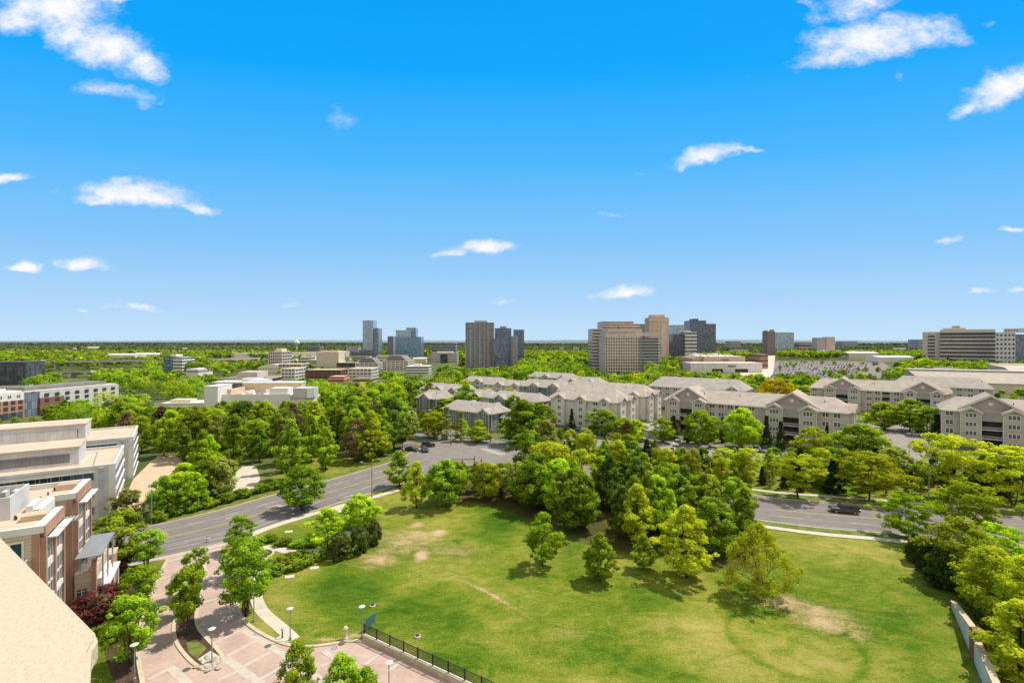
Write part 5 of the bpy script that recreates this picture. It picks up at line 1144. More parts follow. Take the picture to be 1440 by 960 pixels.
def brick_office():
    E = (-49.1, 50.7); ang = math.atan2(.51, .86); H = 16.0
    o = thing('brick_office', 'red brick and tan office with glass bays and white canopies at the lower left', 'office building', (E[0], E[1], 0), ang); FOOT.append((-70, 48, 24, 12, ang))
    W = 'tan_block'; B = 'brick_red'; NU = -2.2
    MB().box(-46, 0, 0, -.3, 6.95, H).build('wall', W, o); MB().box(-46, 6.97, 0, NU, 12.78, H).build('wall', W, o); MB().box(-46, 12.8, 0, -.3, 20.2, H).build('wall', W, o)
    MB().box(-46, .35, H, NU - .2, 19.8, H + .08).build('roof', 'tan_roof', o); MB().box(NU - .19, .35, H, -.75, 6.6, H + .081).build('roof', 'tan_roof', o); MB().box(NU - .19, 13.2, H, -.75, 19.8, H + .081).build('roof', 'tan_roof', o)
    def pp(x0, y0, x1, y1, m='precast', z=.75): MB().box(x0, y0, H, x1, y1, H + z).build('parapet', m, o)
    pp(-46, -.1, .05, .32); pp(-.72, .33, .05, 6.95); pp(NU - .35, 6.97, NU + .15, 12.55); pp(NU + .16, 12.6, .05, 12.98); pp(-.72, 12.99, .05, 20.2); pp(-46, 19.85, -.74, 20.2)
    MB().box(.051, -.1, H - .5, .16, 6.95, H + .7).build('brick_band', B, o); MB().box(.051, 12.6, H - .5, .16, 20.2, H + .7).build('brick_band', B, o)
    # sunny side: thin brick piers, tall glazing with white mullions, pale spandrels, white canopies on top
    def facade(v0, v1):
        mid = (v0 + v1) / 2
        for k in range(4):
            z = k * 4.0 + .35
            if k == 3: zt = 2.7
            else: zt = 3.35
            for a, b in ((v0 + .55, mid - .25), (mid + .25, v1 - .3)):
                f = MB().box(-.297, a, z + .3, -.1, b, z + zt).build('window', 'glass_teal', o); mu = MB()
                for q in range(4): mu.box(-.099, a + (b - a) * q / 3 - .06, z + .3, .0, a + (b - a) * q / 3 + .06, z + zt)
                mu.box(-.098, a, z + 1.5, -.01, b, z + 1.64); mu.build('mullion', 'white_paint', f)
        MB().box(-.297, v0 + .4, 7.95, .12, v1, 8.5).build('spandrel', 'precast', o)
        for z in (3.75, 11.75): MB().box(-.297, v0 + .5, z, .02, v1 - .1, z + .75).build('spandrel', 'white_paint', o)
        for v in (v0 + .25, mid, v1 - .1): MB().box(-.297, v - .25, 0, .2, v + .22, H - .51).build('brick_fin', B, o)
        for a, b in ((v0 + .6, mid - .1), (mid + .15, v1 - .3)): MB().box(.17, a, H - .85, .95, b, H - .71).build('canopy', 'white_paint', o)
    facade(.0, 6.95); facade(12.8, 20.2)
    MB().box(-.9, -.14, 0, -.295, -.003, H - .01).build('brick_fin', B, o); MB().box(-.9, 12.66, 0, -.295, 12.795, H - .01).build('brick_fin', B, o)
    for k in range(4):
        f = MB().box(NU + .003, 7.3, k * 4 + 1.1, NU + .2, 12.3, k * 4 + 3.5).build('window', 'glass_teal', o); MB().box(NU + .003, 7.3, k * 4 + 3.52, NU + .3, 12.3, k * 4 + 4.6).build('spandrel', 'white_paint', o)
        mu = MB()
        for q in range(5): mu.box(NU + .201, 7.3 + q * 1.2, k * 4 + 1.1, NU + .28, 7.42 + q * 1.2, k * 4 + 3.5)
        mu.build('mullion', 'white_paint', f)
    def shade(u0, u1, v0, v1, z):
        mb = MB(); n = int((u1 - u0) / .3)
        for k in range(n): x = u0 + (u1 - u0) * k / n; mb.box(x, v0, z, x + .13, v1, z + .12)
        for q in range(3): y = v0 + (v1 - v0) * q / 2; mb.box(u0, y - .06, z - .12, u1, y + .06, z - .002)
        mb.build('sun_shade', 'louver', o)
    shade(NU + .1, .5, 11.0, 12.55, H - 2.2); shade(-6.5, -1.0, -1.8, -.15, H - 2.6)
    for k in range(4):
        for q in range(4): window(o, (-2.6 - q * 2.6, 0, k * 4 + .9), 0, 2.2, 2.5, 'white_paint', 'glass_teal', 2)
    for k in range(10): MB().box(-14, -.03, H - 3.2 + k * .32, -.92, -.003, H - 3.15 + k * .32).build('course', 'precast', o)
    # roof plant: open topped screen with louvres, low curb boxes
    ps = MB(); x0, y0, x1, y1 = -26, 6.4, -4.3, 12.6
    ps.box(x0, y0, H + .1, x1, y0 + .25, H + 2.6); ps.box(x1 - .25, y0 + .26, H + .1, x1, y1, H + 2.6); ps.box(x0, y1 - .25, H + .1, x1 - .26, y1, H + 2.6); ps.build('plant_screen', 'light_panel', o)
    MB().box(x0, y0 + .27, H + .1, x1 - .27, y1 - .27, H + .5).build('plant_deck', 'metal_dark', o)
    lv = MB()
    for k in range(22): lv.box(x0 + .6 + k * .95, y1 - 1.6, H + .52, x0 + 1.05 + k * .95, y1 - .3, H + 2.2)
    lv.build('louvre_row', 'light_panel', o)
    MB().box(-3.0, 4.6, H + .1, -.9, 6.4, H + .7).build('roof_hatch', 'tan_block', o); MB().box(-3.0, 17.6, H + .1, -.9, 19.6, H + .8).build('roof_hatch', 'tan_block', o); MB().box(-3.6, 8.6, H + .1, -3.0, 12, H + .8).build('roof_unit', 'white_paint', o)
    r = random.Random(8)
    for _ in range(9): x, y = r.uniform(-4, -1), r.uniform(2, 19); MB().tube([(x, y, H + .05), (x, y, H + .45)], .1, 5).build('vent_pipe', 'metal_dark', o)
    # entrance pavilion with roof pergola and white canopies
    z = 6.3
    MB().box(.01, 12.0, 0, 1.9, 20.2, z).build('pavilion', W, o)
    MB().box(.01, 11.9, z, 2.0, 20.3, z + .35).build('pavilion_roof', 'tan_roof', o); MB().box(1.7, 11.75, 0, 2.15, 12.3, z + 1.8).build('brick_fin', B, o)
    f = MB().box(.25, 11.9, .3, 1.2, 11.98, 4.6).build('window', 'glass_teal', o); mu = MB(); mu.box(.68, 11.84, .3, .76, 11.899, 4.6); mu.box(.25, 11.84, 2.3, .67, 11.899, 2.4); mu.box(.77, 11.84, 2.3, 1.2, 11.899, 2.4); mu.build('mullion', 'white_paint', f)
    for k in range(5): MB().box(.02, 11.87, .4 + k * 1.3, 1.68, 11.899, .47 + k * 1.3).build('course', 'precast', o)
    pg = MB()
    for k in range(24): pg.box(.3, 10.6 + k * .36, 8.9, 2.9, 10.88 + k * .36, 9.02)
    pg.build('pergola_roof', 'metal_grey', o)
    for x in (.5, 2.7):
        MB().box(x - .08, 10.7, 8.7, x + .08, 19.2, 8.88).build('pergola_beam', 'metal_grey', o)
        for y in (12.5, 15.6, 18.8): MB().tube([(x, y, z + .3 if x < 2 else 4.3), (x, y, 8.7)], .09, 6).build('pergola_post', 'metal_grey', o)
    MB().box(2.0, 13.2, 4.0, 3.3, 20.6, 4.25).build('canopy', 'white_paint', o); MB().box(2.01, 13.0, 4.26, 2.5, 19, 5.2).build('canopy_upstand', 'white_paint', o)
    for y in (13.6, 17, 20.2): MB().tube([(3.1, y, 0), (3.1, y, 4.0)], .1, 7).build('column', 'white_paint', o)
    MB().box(1.91, 13.0, .1, 1.98, 19.6, 3.8).build('glass_front', 'glass_teal', o)
    MB().box(.01, 20.25, 0, 2.6, 23.0, 5.2).build('pavilion', B, o); MB().box(-.05, 20.31, 5.2, 2.7, 23.1, 5.5).build('pavilion_roof', 'tan_roof', o)

def own_ledge():
    """cast stone coping of the building the photographer stands on"""
    o = thing('stone_coping', 'wide pale cast stone coping running out at the lower left corner', 'ledge', (0, 0, 0))
    pts = [(-9.2, 7.95), (-5.25, 4.97), (-2.90, 3.36), (-2.80, 3.27), (-2.74, 3.15), (-1.2, 1.30), (-.6, .5), (-.6, -1.5), (-9.2, -1.5)]
    bm = bmesh.new(); vs = [bm.verts.new((x, y, 33.86)) for x, y in pts]; f = bm.faces.new(vs)
    if f.normal.z < 0: f.normal_flip()
    ex = bmesh.ops.extrude_face_region(bm, geom=[f]); top = [e for e in ex['geom'] if isinstance(e, bmesh.types.BMVert)]
    bmesh.ops.translate(bm, verts=top, vec=(0, 0, .14))
    bmesh.ops.recalc_face_normals(bm, faces=bm.faces)
    be = [e for e in bm.edges if all(v.co.z > 33.95 for v in e.verts)]
    bmesh.ops.bevel(bm, geom=be, offset=.025, segments=2, affect='EDGES')
    me = bpy.data.meshes.new('coping'); bm.to_mesh(me); bm.free(); me.materials.append(M['stone_ledge']); link('coping', me, o)
    MB().prism([(-9.2, 7.75), (-5.3, 4.8), (-2.98, 3.15), (-.9, .5), (-.9, -1.5), (-9.2, -1.5)], 0, 33.859).build('wall', 'tan_block', o)

tower_cluster(); low_town(); mall(); town_fill(); housing(); commercial_left(); white_office(); brick_office(); own_ledge()
print('OBJ', len(bpy.data.objects))
# ---------------------------------------------------------------- trees
def leaf_mesh(name, C, Nn, S, T, m, seed=0):
    """many small leaf faces (bent diamonds) as one mesh with a per-face tone"""
    r = np.random.default_rng(seed); n = len(C)
    Nn = Nn / (np.linalg.norm(Nn, axis=1)[:, None] + 1e-9)
    A = r.normal(size=(n, 3)); U = np.cross(Nn, A); U /= np.linalg.norm(U, axis=1)[:, None] + 1e-9
    W = np.cross(Nn, U); s = S[:, None]
    k = (0.55 + 0.25 * r.random(n))[:, None]
    P = np.stack([C + U * s, C + W * s * k + Nn * s * 0.18, C - U * s, C - W * s * k + Nn * s * 0.18], 1).reshape(-1, 3)
    me = bpy.data.meshes.new(name)
    me.vertices.add(4 * n); me.vertices.foreach_set('co', P.astype(np.float32).ravel())
    me.loops.add(4 * n); me.loops.foreach_set('vertex_index', np.arange(4 * n, dtype=np.int32))
    me.polygons.add(n); me.polygons.foreach_set('loop_start', np.arange(0, 4 * n, 4, dtype=np.int32))
    at = me.attributes.new('tone', 'FLOAT', 'FACE'); at.data.foreach_set('value', np.clip(T, 0, 1).astype(np.float32))
    me.update(); me.materials.append(M[m] if isinstance(m, str) else m)
    return me

def clumps_to_leaves(r, cc, cr, per, ls, flat=0.75, up=0.3, idx=None):
    """leaf faces round each clump centre: mostly on the clump's shell, lying outwards"""
    n = len(cc)
    if idx is None: share = cr ** 2 / (cr ** 2).mean(); idx = np.repeat(np.arange(n), np.maximum(3, (per * share).astype(int)))
    d = r.normal(size=(len(idx), 3)); d /= np.linalg.norm(d, axis=1)[:, None]
    rad = cr[idx] * (r.random(len(idx)) ** 0.45)
    P = cc[idx] + d * rad[:, None] * np.array([1, 1, flat])
    Nn = d * 0.8 + r.normal(size=d.shape) * 0.55 + np.array([0, 0, up])
    S = ls * (0.6 + 0.8 * r.random(len(idx)))
    tc = r.random(n)
    T = 0.42 + 0.55 * (tc[idx] - .5) + 0.42 * (r.random(len(idx)) - .5) + 0.30 * d[:, 2] * (rad / cr[idx])  # tone itself lightens toward clump tops and darkens underneath
    return P, Nn, S, T

PROFILE = {
    'round': lambda t: np.sqrt(np.clip(1 - (2 * t - 0.92) ** 2 / 1.18, 0.02, 1)),
    'oval': lambda t: np.sin(np.pi * np.clip(t, 0, 1) ** 0.78) ** 0.62,
    'egg': lambda t: np.sin(np.pi * np.clip(t, 0, 1) ** 0.62) ** 0.75,
    'cone': lambda t: np.clip(1.0 - t, 0, 1) ** 0.85 * np.clip(t * 9, 0.35, 1),
    'pear': lambda t: np.clip(1.02 - t, 0, 1) ** 0.62 * np.clip(t * 5 + .25, 0, 1),
    'vase': lambda t: np.clip(0.30 + 1.05 * t, 0, 1) * np.clip((1.04 - t) * 3.2, 0, 1) ** 0.55,
    'column': lambda t: np.sin(np.pi * np.clip(t, 0.02, 1) ** 0.8) ** 0.45,
}

def make_crown(name, m, seed, H, W, z0, prof, n_clump, cr, per, ls, flat=0.75, lobes=5, lobe_amp=0.22, shell=0.62, up=0.3, layers=0, droop=0.0):
    r = np.random.default_rng(seed)
    t = r.random(n_clump) ** 0.92; th = r.random(n_clump) * 2 * np.pi
    ph = r.random(8) * 6.28
    ang = 1 + lobe_amp * (np.sin(lobes * th + ph[0] + 5 * t) * .6 + np.sin((lobes + 2) * th + ph[1] - 7 * t) * .4 + np.sin(9 * t + ph[2] + th) * .5)
    Rr = PROFILE[prof](t) * W / 2 * ang
    rad = np.maximum(Rr - cr * 0.7, 0) * (shell + (1 - shell) * r.random(n_clump) ** 0.6)
    z = z0 + t * (H - z0)
    if layers:
        zl = (np.floor(t * layers + r.normal(size=n_clump) * 0.16) + 0.5) / layers
        z = z0 + np.clip(zl, 0, 1) * (H - z0)
    z = z - droop * (rad / (W / 2)) ** 2 * (H - z0) * 0.25
    z = np.minimum(z, H - cr * flat * 0.6)
    stray = r.random(n_clump) < .13; rad = np.where(stray, rad * 1.22 + .1, rad)
    cc = np.stack([np.cos(th) * rad, np.sin(th) * rad, z], 1)
    crs = cr * (0.5 + 1.05 * r.random(n_clump) ** 1.6)
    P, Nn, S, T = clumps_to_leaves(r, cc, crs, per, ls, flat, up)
    # outward tilt of the whole crown
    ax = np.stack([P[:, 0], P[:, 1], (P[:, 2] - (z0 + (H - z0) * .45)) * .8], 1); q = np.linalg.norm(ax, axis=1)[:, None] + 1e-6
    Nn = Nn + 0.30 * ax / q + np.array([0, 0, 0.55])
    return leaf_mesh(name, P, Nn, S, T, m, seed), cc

def make_trunk(name, seed, H, W, z0, cc, r0, multi=1, mbark='bark', limbs=9):
    r = random.Random(seed); mb = MB()
    for k in range(multi):
        a = 6.28 * k / multi + r.random()
        lean = 0.0 if multi == 1 else W * 0.22
        top = (math.cos(a) * lean, math.sin(a) * lean, H * (0.78 if multi == 1 else 0.66))
        base = (math.cos(a) * r0 * .5 * (multi > 1), math.sin(a) * r0 * .5 * (multi > 1), -0.1)
        pts = []
        for i in range(6):
            f = i / 5; j = 0.03 * W * (1 if 0 < i < 5 else 0)
            pts.append((base[0] + (top[0] - base[0]) * f ** 1.4 + r.uniform(-j, j), base[1] + (top[1] - base[1]) * f ** 1.4 + r.uniform(-j, j), base[2] + (top[2] - base[2]) * f))
        rr = r0 if multi == 1 else r0 * .62
        mb.tube(pts, [rr * 1.35] + [rr * (1 - 0.82 * i / 5) for i in range(1, 6)], 7)
        cand = [c for c in cc if c[2] > z0]
        for _ in range(max(2, limbs // multi)):
            c = cand[r.randrange(len(cand))]
            f = max(0.2, min(0.9, (c[2] / H) * 0.62)); i = min(4, int(f * 5)); g0 = f * 5 - i
            s = [pts[i][q] + (pts[i + 1][q] - pts[i][q]) * g0 for q in range(3)]
            mid = [(s[q] * .55 + c[q] * .45) for q in range(3)]; mid[2] += 0.04 * H
            rb = rr * (1 - 0.8 * f) * .62
            mb.tube([s, mid, tuple(c)], [rb, rb * .6, rb * .18], 5)
    me = mb.mesh(name, mbark); me.shade_smooth()
    return me

PROTO = {}
def proto(kind, name, leaf, H, W, z0, prof, n, cr, per, ls, r0=0.18, multi=1, seed=1, limbs=9, trunk=True, **kw):
    crown, cc = make_crown(name + '_crown', leaf, seed, H, W, z0, prof, n, cr, per, ls, **kw)
    tr = make_trunk(name + '_trunk', seed, H, W, z0, cc, r0, multi, limbs=limbs) if trunk else None
    PROTO[kind] = (name, crown, tr, H, W)

def make_protos():
    A = dict(lobe_amp=0.30)
    for i, (lf, tag_) in enumerate((('leaf_mid', 'mid'), ('leaf_dark', 'dark'), ('leaf_bright', 'bright'), ('leaf_lime', 'lime'), ('leaf_olive', 'olive'))):
        proto(tag_ + '1', 'deciduous_tree', lf, 14, 10.5, 2.0, 'round', 150, 1.05, 62, 0.25, 0.26, seed=11 + i, lobes=4, **A)
        proto(tag_ + '2', 'deciduous_tree', lf, 15, 9.0, 1.8, 'egg', 150, 0.95, 60, 0.25, 0.25, seed=31 + i, lobes=3, lobe_amp=0.36)
        proto(tag_ + '3', 'deciduous_tree', lf, 12, 11.5, 1.6, 'oval', 130, 1.15, 66, 0.26, 0.24, seed=51 + i, lobes=5, lobe_amp=0.34, flat=.6)
    proto('maple', 'maple_tree', 'leaf_bright', 10, 10, 1.2, 'round', 190, 0.85, 64, 0.21, 0.22, seed=71, lobe_amp=0.10, lobes=7)
    proto('maple_b', 'maple_tree', 'leaf_bright', 10, 10.5, 1.2, 'oval', 170, 0.9, 64, 0.22, 0.22, seed=72, lobe_amp=0.16, lobes=6)
    proto('roadmaple', 'maple_tree', 'leaf_mid', 9.5, 9, 1.3, 'oval', 210, 0.72, 60, 0.18, 0.2, seed=73, lobe_amp=0.10, lobes=6)
    proto('locust', 'locust_tree', 'leaf_lime', 9.5, 13, 2.6, 'vase', 120, 1.1, 72, 0.22, 0.2, multi=3, seed=74, flat=.34, layers=5, lobe_amp=.3, up=.8)
    proto('locust_b', 'locust_tree', 'leaf_lime', 9.5, 12, 2.4, 'oval', 115, 1.1, 72, 0.22, 0.2, multi=2, seed=75, flat=.36, layers=5, lobe_amp=.34, up=.8)
    proto('locust_g', 'locust_tree', 'leaf_bright', 9, 12, 1.8, 'oval', 150, 0.95, 70, 0.2, 0.2, multi=2, seed=76, flat=.42, layers=6, lobe_amp=.26, up=.8)
    for i in range(3):
        proto('zelkova%d' % (i + 1), 'zelkova_tree', 'leaf_plaza', 8, 7, 2.3, ('vase', 'round', 'vase')[i], (62, 72, 54)[i], 0.78, 118, 0.145, 0.17, multi=(3, 4, 3)[i], seed=81 + i, lobe_amp=.26, flat=.62, limbs=16, shell=.5)
    proto('ovaltree', 'oval_tree', 'leaf_mid', 7, 5.2, 0.7, 'egg', 200, 0.45, 56, 0.135, 0.13, seed=85, lobe_amp=.07)
    proto('birch', 'slender_tree', 'leaf_bright', 9, 5.4, 0.9, 'column', 115, 0.62, 66, 0.16, 0.13, seed=86, lobe_amp=.28, up=.1)
    proto('oaklet', 'young_oak_tree', 'leaf_lime', 11, 9.4, 1.0, 'egg', 190, 0.72, 62, 0.17, 0.2, seed=87, lobe_amp=.22, flat=.5)
    proto('willow', 'feathery_tree', 'leaf_lime', 10, 11, 0.6, 'egg', 260, 0.6, 52, 0.12, 0.16, seed=88, lobe_amp=.26, flat=.95, multi=3, up=-.1, limbs=24)
    proto('mini', 'plaza_tree', 'leaf_plaza', 6.2, 5.2, 0.8, 'egg', 130, 0.5, 70, 0.125, 0.12, seed=89, lobe_amp=.16)
    proto('conifer', 'conifer_tree', 'leaf_conifer', 12, 6, 0.4, 'cone', 190, 0.6, 60, 0.2, 0.18, seed=90, flat=.5, lobe_amp=.2, droop=.6, up=.2)
    proto('conifer_b', 'conifer_tree', 'leaf_conifer', 11, 6.5, 0.4, 'pear', 170, 0.7, 60, 0.2, 0.18, seed=91, flat=.6, lobe_amp=.25, droop=.4)
    proto('cedar', 'conifer_tree', 'leaf_olive', 13, 7, 1.2, 'cone', 140, 0.75, 60, 0.2, 0.18, seed=92, flat=.4, lobe_amp=.35, layers=9, droop=.5)
    proto('brown', 'brown_leaved_tree', 'leaf_brown', 11, 8, 1.2, 'egg', 120, 0.8, 52, 0.2, 0.2, seed=93, lobe_amp=.3)
    proto('pear', 'pear_tree', 'leaf_bright', 10, 6, 0.9, 'pear', 130, 0.7, 60, 0.2, 0.16, seed=94, lobe_amp=.15)
    proto('thuja', 'arborvitae_tree', 'leaf_thuja', 6, 3.7, 0.1, 'pear', 210, 0.42, 62, 0.12, 0.12, seed=95, lobe_amp=.07, flat=1.1)
    proto('redmaple', 'red_maple_tree', 'leaf_red', 4.6, 6.6, 0.8, 'vase', 110, 0.5, 76, 0.11, 0.12, multi=4, seed=96, flat=.5, lobe_amp=.2, limbs=16)
    proto('gold', 'golden_tree', 'leaf_gold', 10, 14, 0.8, 'round', 190, 1.0, 60, 0.24, 0.25, seed=97, lobe_amp=.10)
    proto('shrub', 'shrub', 'leaf_shrub', 3.0, 3.2, 0.05, 'round', 130, 0.36, 66, 0.085, trunk=False, seed=98, lobe_amp=.06)
    proto('lowshrub', 'shrub', 'leaf_mid', 1.3, 2.4, 0.0, 'round', 42, 0.36, 70, 0.10, trunk=False, seed=99, lobe_amp=.2)
    proto('limeshrub', 'shrub', 'leaf_lime', 2.4, 4.0, 0.0, 'round', 70, 0.5, 66, 0.13, trunk=False, seed=100, lobe_amp=.25)
make_protos()

N_TREES = [0]
TREE_XY = []
def add_tree(kind, X, Y, h, w, label, group=None, rz=None, cat=None, name=None):
    nm, crown, tr, H, W = PROTO[kind]
    o = thing(name or nm, label, cat or ('shrub' if 'shrub' in nm else 'tree'), (X, Y, 0), random.uniform(0, 6.28) if rz is None else rz, group, (w / W, w / W, h / H))
    link('crown', crown, o)
    if tr: link('trunk', tr, o)
    N_TREES[0] += 1; TREE_XY.append((X, Y, w))
    return o

def tpx(kind, xb, yb, yt, wpx, label, group=None, rz=None):
    """tree whose foot is seen at (xb, yb), top at yt, crown wpx wide (photo pixels)"""
    X, Y = g(xb, yb); k = Y / FOC
    # crown depth raises the visible top a little: the near rim hangs below it
    return add_tree(kind, X, Y, (yb - yt) * k * 1.0, wpx * k, label, group, rz)

def make_named_trees():
    # --- plaza
    tpx('zelkova2', 346, 866, 762, 80, 'large vase shaped green tree at the kerb of the plaza beside the curved white path')
    tpx('zelkova1', 262, 893, 802, 60, 'green multi stemmed tree at the wide mulch end of the plaza island')
    tpx('zelkova3', 273, 838, 772, 40, 'small green tree on the narrow road end of the plaza island')
    tpx('zelkova1', 250, 868, 824, 44, 'middle tree of the plaza island, between its two taller neighbours')
    tpx('zelkova2', 184, 936, 840, 72, 'tall green tree at the left kerb of the drive nearest the stone ledge')
    tpx('zelkova3', 196, 868, 796, 62, 'green tree in the bed along the drive beside the red maple')
    tpx('zelkova1', 206, 801, 748, 58, 'spreading vase tree where the brick drive meets the road')
    tpx('zelkova2', 338, 775, 726, 38, 'small round tree at the road corner of the plaza edge')
    tpx('zelkova3', 338, 812, 752, 50, 'green tree in the plaza edge row next to the planting circle')
    tpx('mid1', 164, 802, 720, 74, 'dense green tree between the brick office block and the road')
    tpx('mini', 418, 985, 902, 56, 'bushy oval tree on the brick paving at the bottom edge of the photo')
    tpx('mini', 480, 1000, 920, 62, 'broad bushy tree on the plaza paving, between two smaller ones')
    tpx('mini', 514, 992, 938, 40, 'low bushy tree on the plaza paving nearest the dark fence')
    tpx('redmaple', 140, 880, 828, 74, 'dark red japanese maple beside the tan entrance pavilion')
    tpx('redmaple', 164, 812, 785, 34, 'low dark red maple under the entrance canopy by the road')
    # --- corner lawn
    tpx('roadmaple', 425, 717, 656, 60, 'lone full green tree at the near kerb of the left road')
    tpx('birch', 460, 775, 716, 46, 'light green tree beside the round shrubs on the lawn')
    tpx('maple_b', 506, 742, 696, 52, 'bright green tree directly behind the three round shrubs')
    for (x, y, t, w, l) in ((477, 786, 748, 32, 'dark round clipped shrub, first of three in a row, beside the light green tree'), (505, 778, 739, 28, 'dark round clipped shrub, middle one of the row of three on the lawn'), (526, 766, 731, 22, 'dark round clipped shrub, last of three in a row, next to the bare lawn patch')):
        tpx('shrub', x, y, t, w, l, 'clipped shrubs in a row on the lawn')
    tpx('birch', 763, 795, 722, 44, 'slender light green tree standing alone on the lawn before the wood')
    tpx('ovaltree', 844, 816, 750, 48, 'dense egg shaped green tree standing alone on the lawn')
    tpx('oaklet', 965, 812, 710, 80, 'broad yellow green tree at the front edge of the wood on the lawn')
    tpx('willow', 1068, 836, 738, 98, 'feathery pale green tree at the corner of the wood beside the bare earth')
    tpx('mid2', 905, 800, 752, 34, 'small green tree tucked beside the broad yellow green tree at the wood edge')
    tpx('lime2', 586, 714, 650, 36, 'narrow light yellow green tree at the road end of the wood')
    tpx('mid1', 626, 712, 648, 56, 'round green tree at the left end of the corner wood')
    tpx('mid2', 561, 684, 634, 38, 'small green tree at the kerb just before the junction')
    G2 = 'yellow green trees at the back of the corner wood'
    for (k, x, y, t, w, l) in (('lime1', 772, 702, 622, 70, 'tall yellow green tree at the back of the corner wood, near the junction'), ('lime3', 818, 708, 632, 66, 'broad yellow green tree at the back of the corner wood, right of the tall one'), ('mid1', 742, 672, 606, 56, 'big mid green tree at the junction end of the corner wood'), ('olive2', 768, 664, 592, 54, 'olive tree rising behind the junction end of the corner wood')):
        tpx(k, x, y, t, w, l)
    # --- right road
    tpx('locust', 1122, 700, 640, 68, 'layered yellow green tree on the far verge, first along the right road from the wood')
    tpx('locust_b', 1222, 703, 636, 86, 'layered yellow green tree on the far verge directly behind the parked dark pickup')
    tpx('locust', 1332, 702, 612, 92, 'tall layered yellow green tree on the far verge beyond the lawn corner')
    tpx('locust_b', 1425, 712, 628, 84, 'layered yellow green tree on the far verge at the right edge of the photo')
    tpx('locust_g', 1275, 757, 694, 66, 'low spreading bright tree at the near pavement before the dark evergreens')
    tpx('locust_g', 1362, 748, 678, 84, 'wide layered bright green tree on the near side of the right road')
    for (x, y, t, w, l) in ((1287, 790, 750, 30, 'dark evergreen bush at the road end of the evergreen row by the lawn'), (1307, 808, 758, 36, 'dark evergreen bush in the middle of the row by the lawn'), (1322, 826, 768, 42, 'tallest dark evergreen bush, at the wall end of the row by the lawn')):
        tpx('thuja', x, y, t, w, l, 'dark evergreen row at the lawn edge')
    G = 'yellow green trees behind the retaining wall'
    for (k, x, y, t, w, l) in (('lime3', 1352, 822, 728, 92, 'big yellow green tree behind the evergreen row'), ('locust_g', 1408, 826, 738, 78, 'airy yellow green tree beside the side path behind the wall'), ('lime1', 1400, 872, 772, 84, 'yellow green tree behind the upper end of the white wall'),
                               ('lime3', 1446, 900, 782, 84, 'yellow green tree at the right edge behind the white wall'), ('bright3', 1436, 850, 770, 52, 'fresh green small tree among the yellow ones behind the wall'), ('lime2', 1436, 968, 848, 88, 'yellow green tree behind the lower step of the white wall'),
                               ('lime3', 1384, 858, 800, 60, 'low yellow green tree just behind the top of the white wall'), ('lime1', 1470, 962, 850, 90, 'yellow green tree cut by the lower right edge of the photo')):
        tpx(k, x, y, t, w, l, G)
    for i, (x, y, t, w) in enumerate(((1368, 850, 826, 34), (1386, 872, 846, 36), (1406, 905, 872, 40), (1428, 925, 894, 40), (1354, 836, 816, 30), (1446, 950, 915, 46))):
        tpx('lowshrub', x, y, t, w, 'low dark green shrub growing right behind the white retaining wall', 'low shrubs behind the retaining wall')
    # --- apartments
    tpx('maple', 987, 626, 578, 50, 'bright round tree in front of the left gables of the long apartment block')
    tpx('maple_b', 1043, 631, 575, 60, 'largest bright round tree in front of the long apartment block')
    for (x, y, t, w, l) in ((1078, 634, 584, 18, 'dark pointed conifer right of the largest bright tree'), (1098, 634, 592, 19, 'dark pointed conifer beside the balconies of the long apartment block'), (968, 622, 580, 15, 'dark slim conifer left of the bright round tree'), (1016, 622, 586, 14, 'dark slim conifer between the two bright round trees'),
                              (947, 618, 584, 20, 'dark conifer at the corner left of the long block'), (1163, 636, 598, 14, 'dark narrow conifer near the end of the long apartment block'), (1318, 619, 582, 22, 'dark conifer beside the corner of the right apartment block'), (804, 602, 574, 12, 'dark narrow conifer against the pale apartment front')):
        tpx('conifer', x, y, t, w, l)
    tpx('mid3', 1212, 664, 598, 84, 'large spreading green tree at the right end of the long apartment block')
    tpx('lime3', 1144, 642, 600, 48, 'yellow green tree before the second gable of the long apartment block')
    tpx('mid1', 846, 612, 576, 46, 'round green tree before the pale apartment front')
    tpx('bright1', 878, 616, 588, 34, 'small green tree at the corner of the pale apartment block')
    tpx('bright3', 894, 622, 590, 32, 'green tree by the car park roof between the apartment blocks')
    tpx('mid3', 932, 622, 588, 34, 'green tree left of the dark conifers at the car park')
    tpx('mid2', 736, 625, 562, 60, 'big dark green tree left of the pale apartment front')
    tpx('mid1', 760, 622, 566, 44, 'full green tree touching the left corner of the pale apartment block')
    tpx('bright3', 1243, 604, 566, 52, 'yellow green tree in the apartment courtyard')
    tpx('mid3', 1280, 606, 562, 48, 'dark green tree in the middle of the apartment courtyard')
    tpx('mid1', 1304, 612, 572, 44, 'green tree beside the parked white car in the courtyard')
    tpx('brown', 882, 622, 594, 26, 'bare brownish tree beside the apartment car park')
    tpx('gold', 1092, 572, 535, 54, 'golden yellow round tree behind the long apartment block')
    tpx('bright1', 1128, 566, 543, 34, 'bright green tree behind the long block beside the golden tree')
    tpx('mid3', 655, 580, 541, 36, 'round olive tree between the grey roofed town houses')
    tpx('bright3', 630, 582, 560, 52, 'wide bright tree between two rows of grey roofed town houses')
    tpx('lime1', 610, 616, 580, 38, 'bright yellow green tree at the far corner of the junction')
    tpx('cedar', 628, 618, 572, 26, 'dark brownish conifer at the junction corner, taller of two')
    tpx('cedar', 648, 620, 578, 28, 'dark brownish conifer at the junction corner, broader of two')
    tpx('mid1', 722, 590, 556, 28, 'small dark tree in front of the middle town houses')
    tpx('lime3', 716, 570, 546, 32, 'pale yellow tree between the roofs of the town houses')
    tpx('mid3', 672, 622, 600, 36, 'low green tree behind the orange signals of the junction')

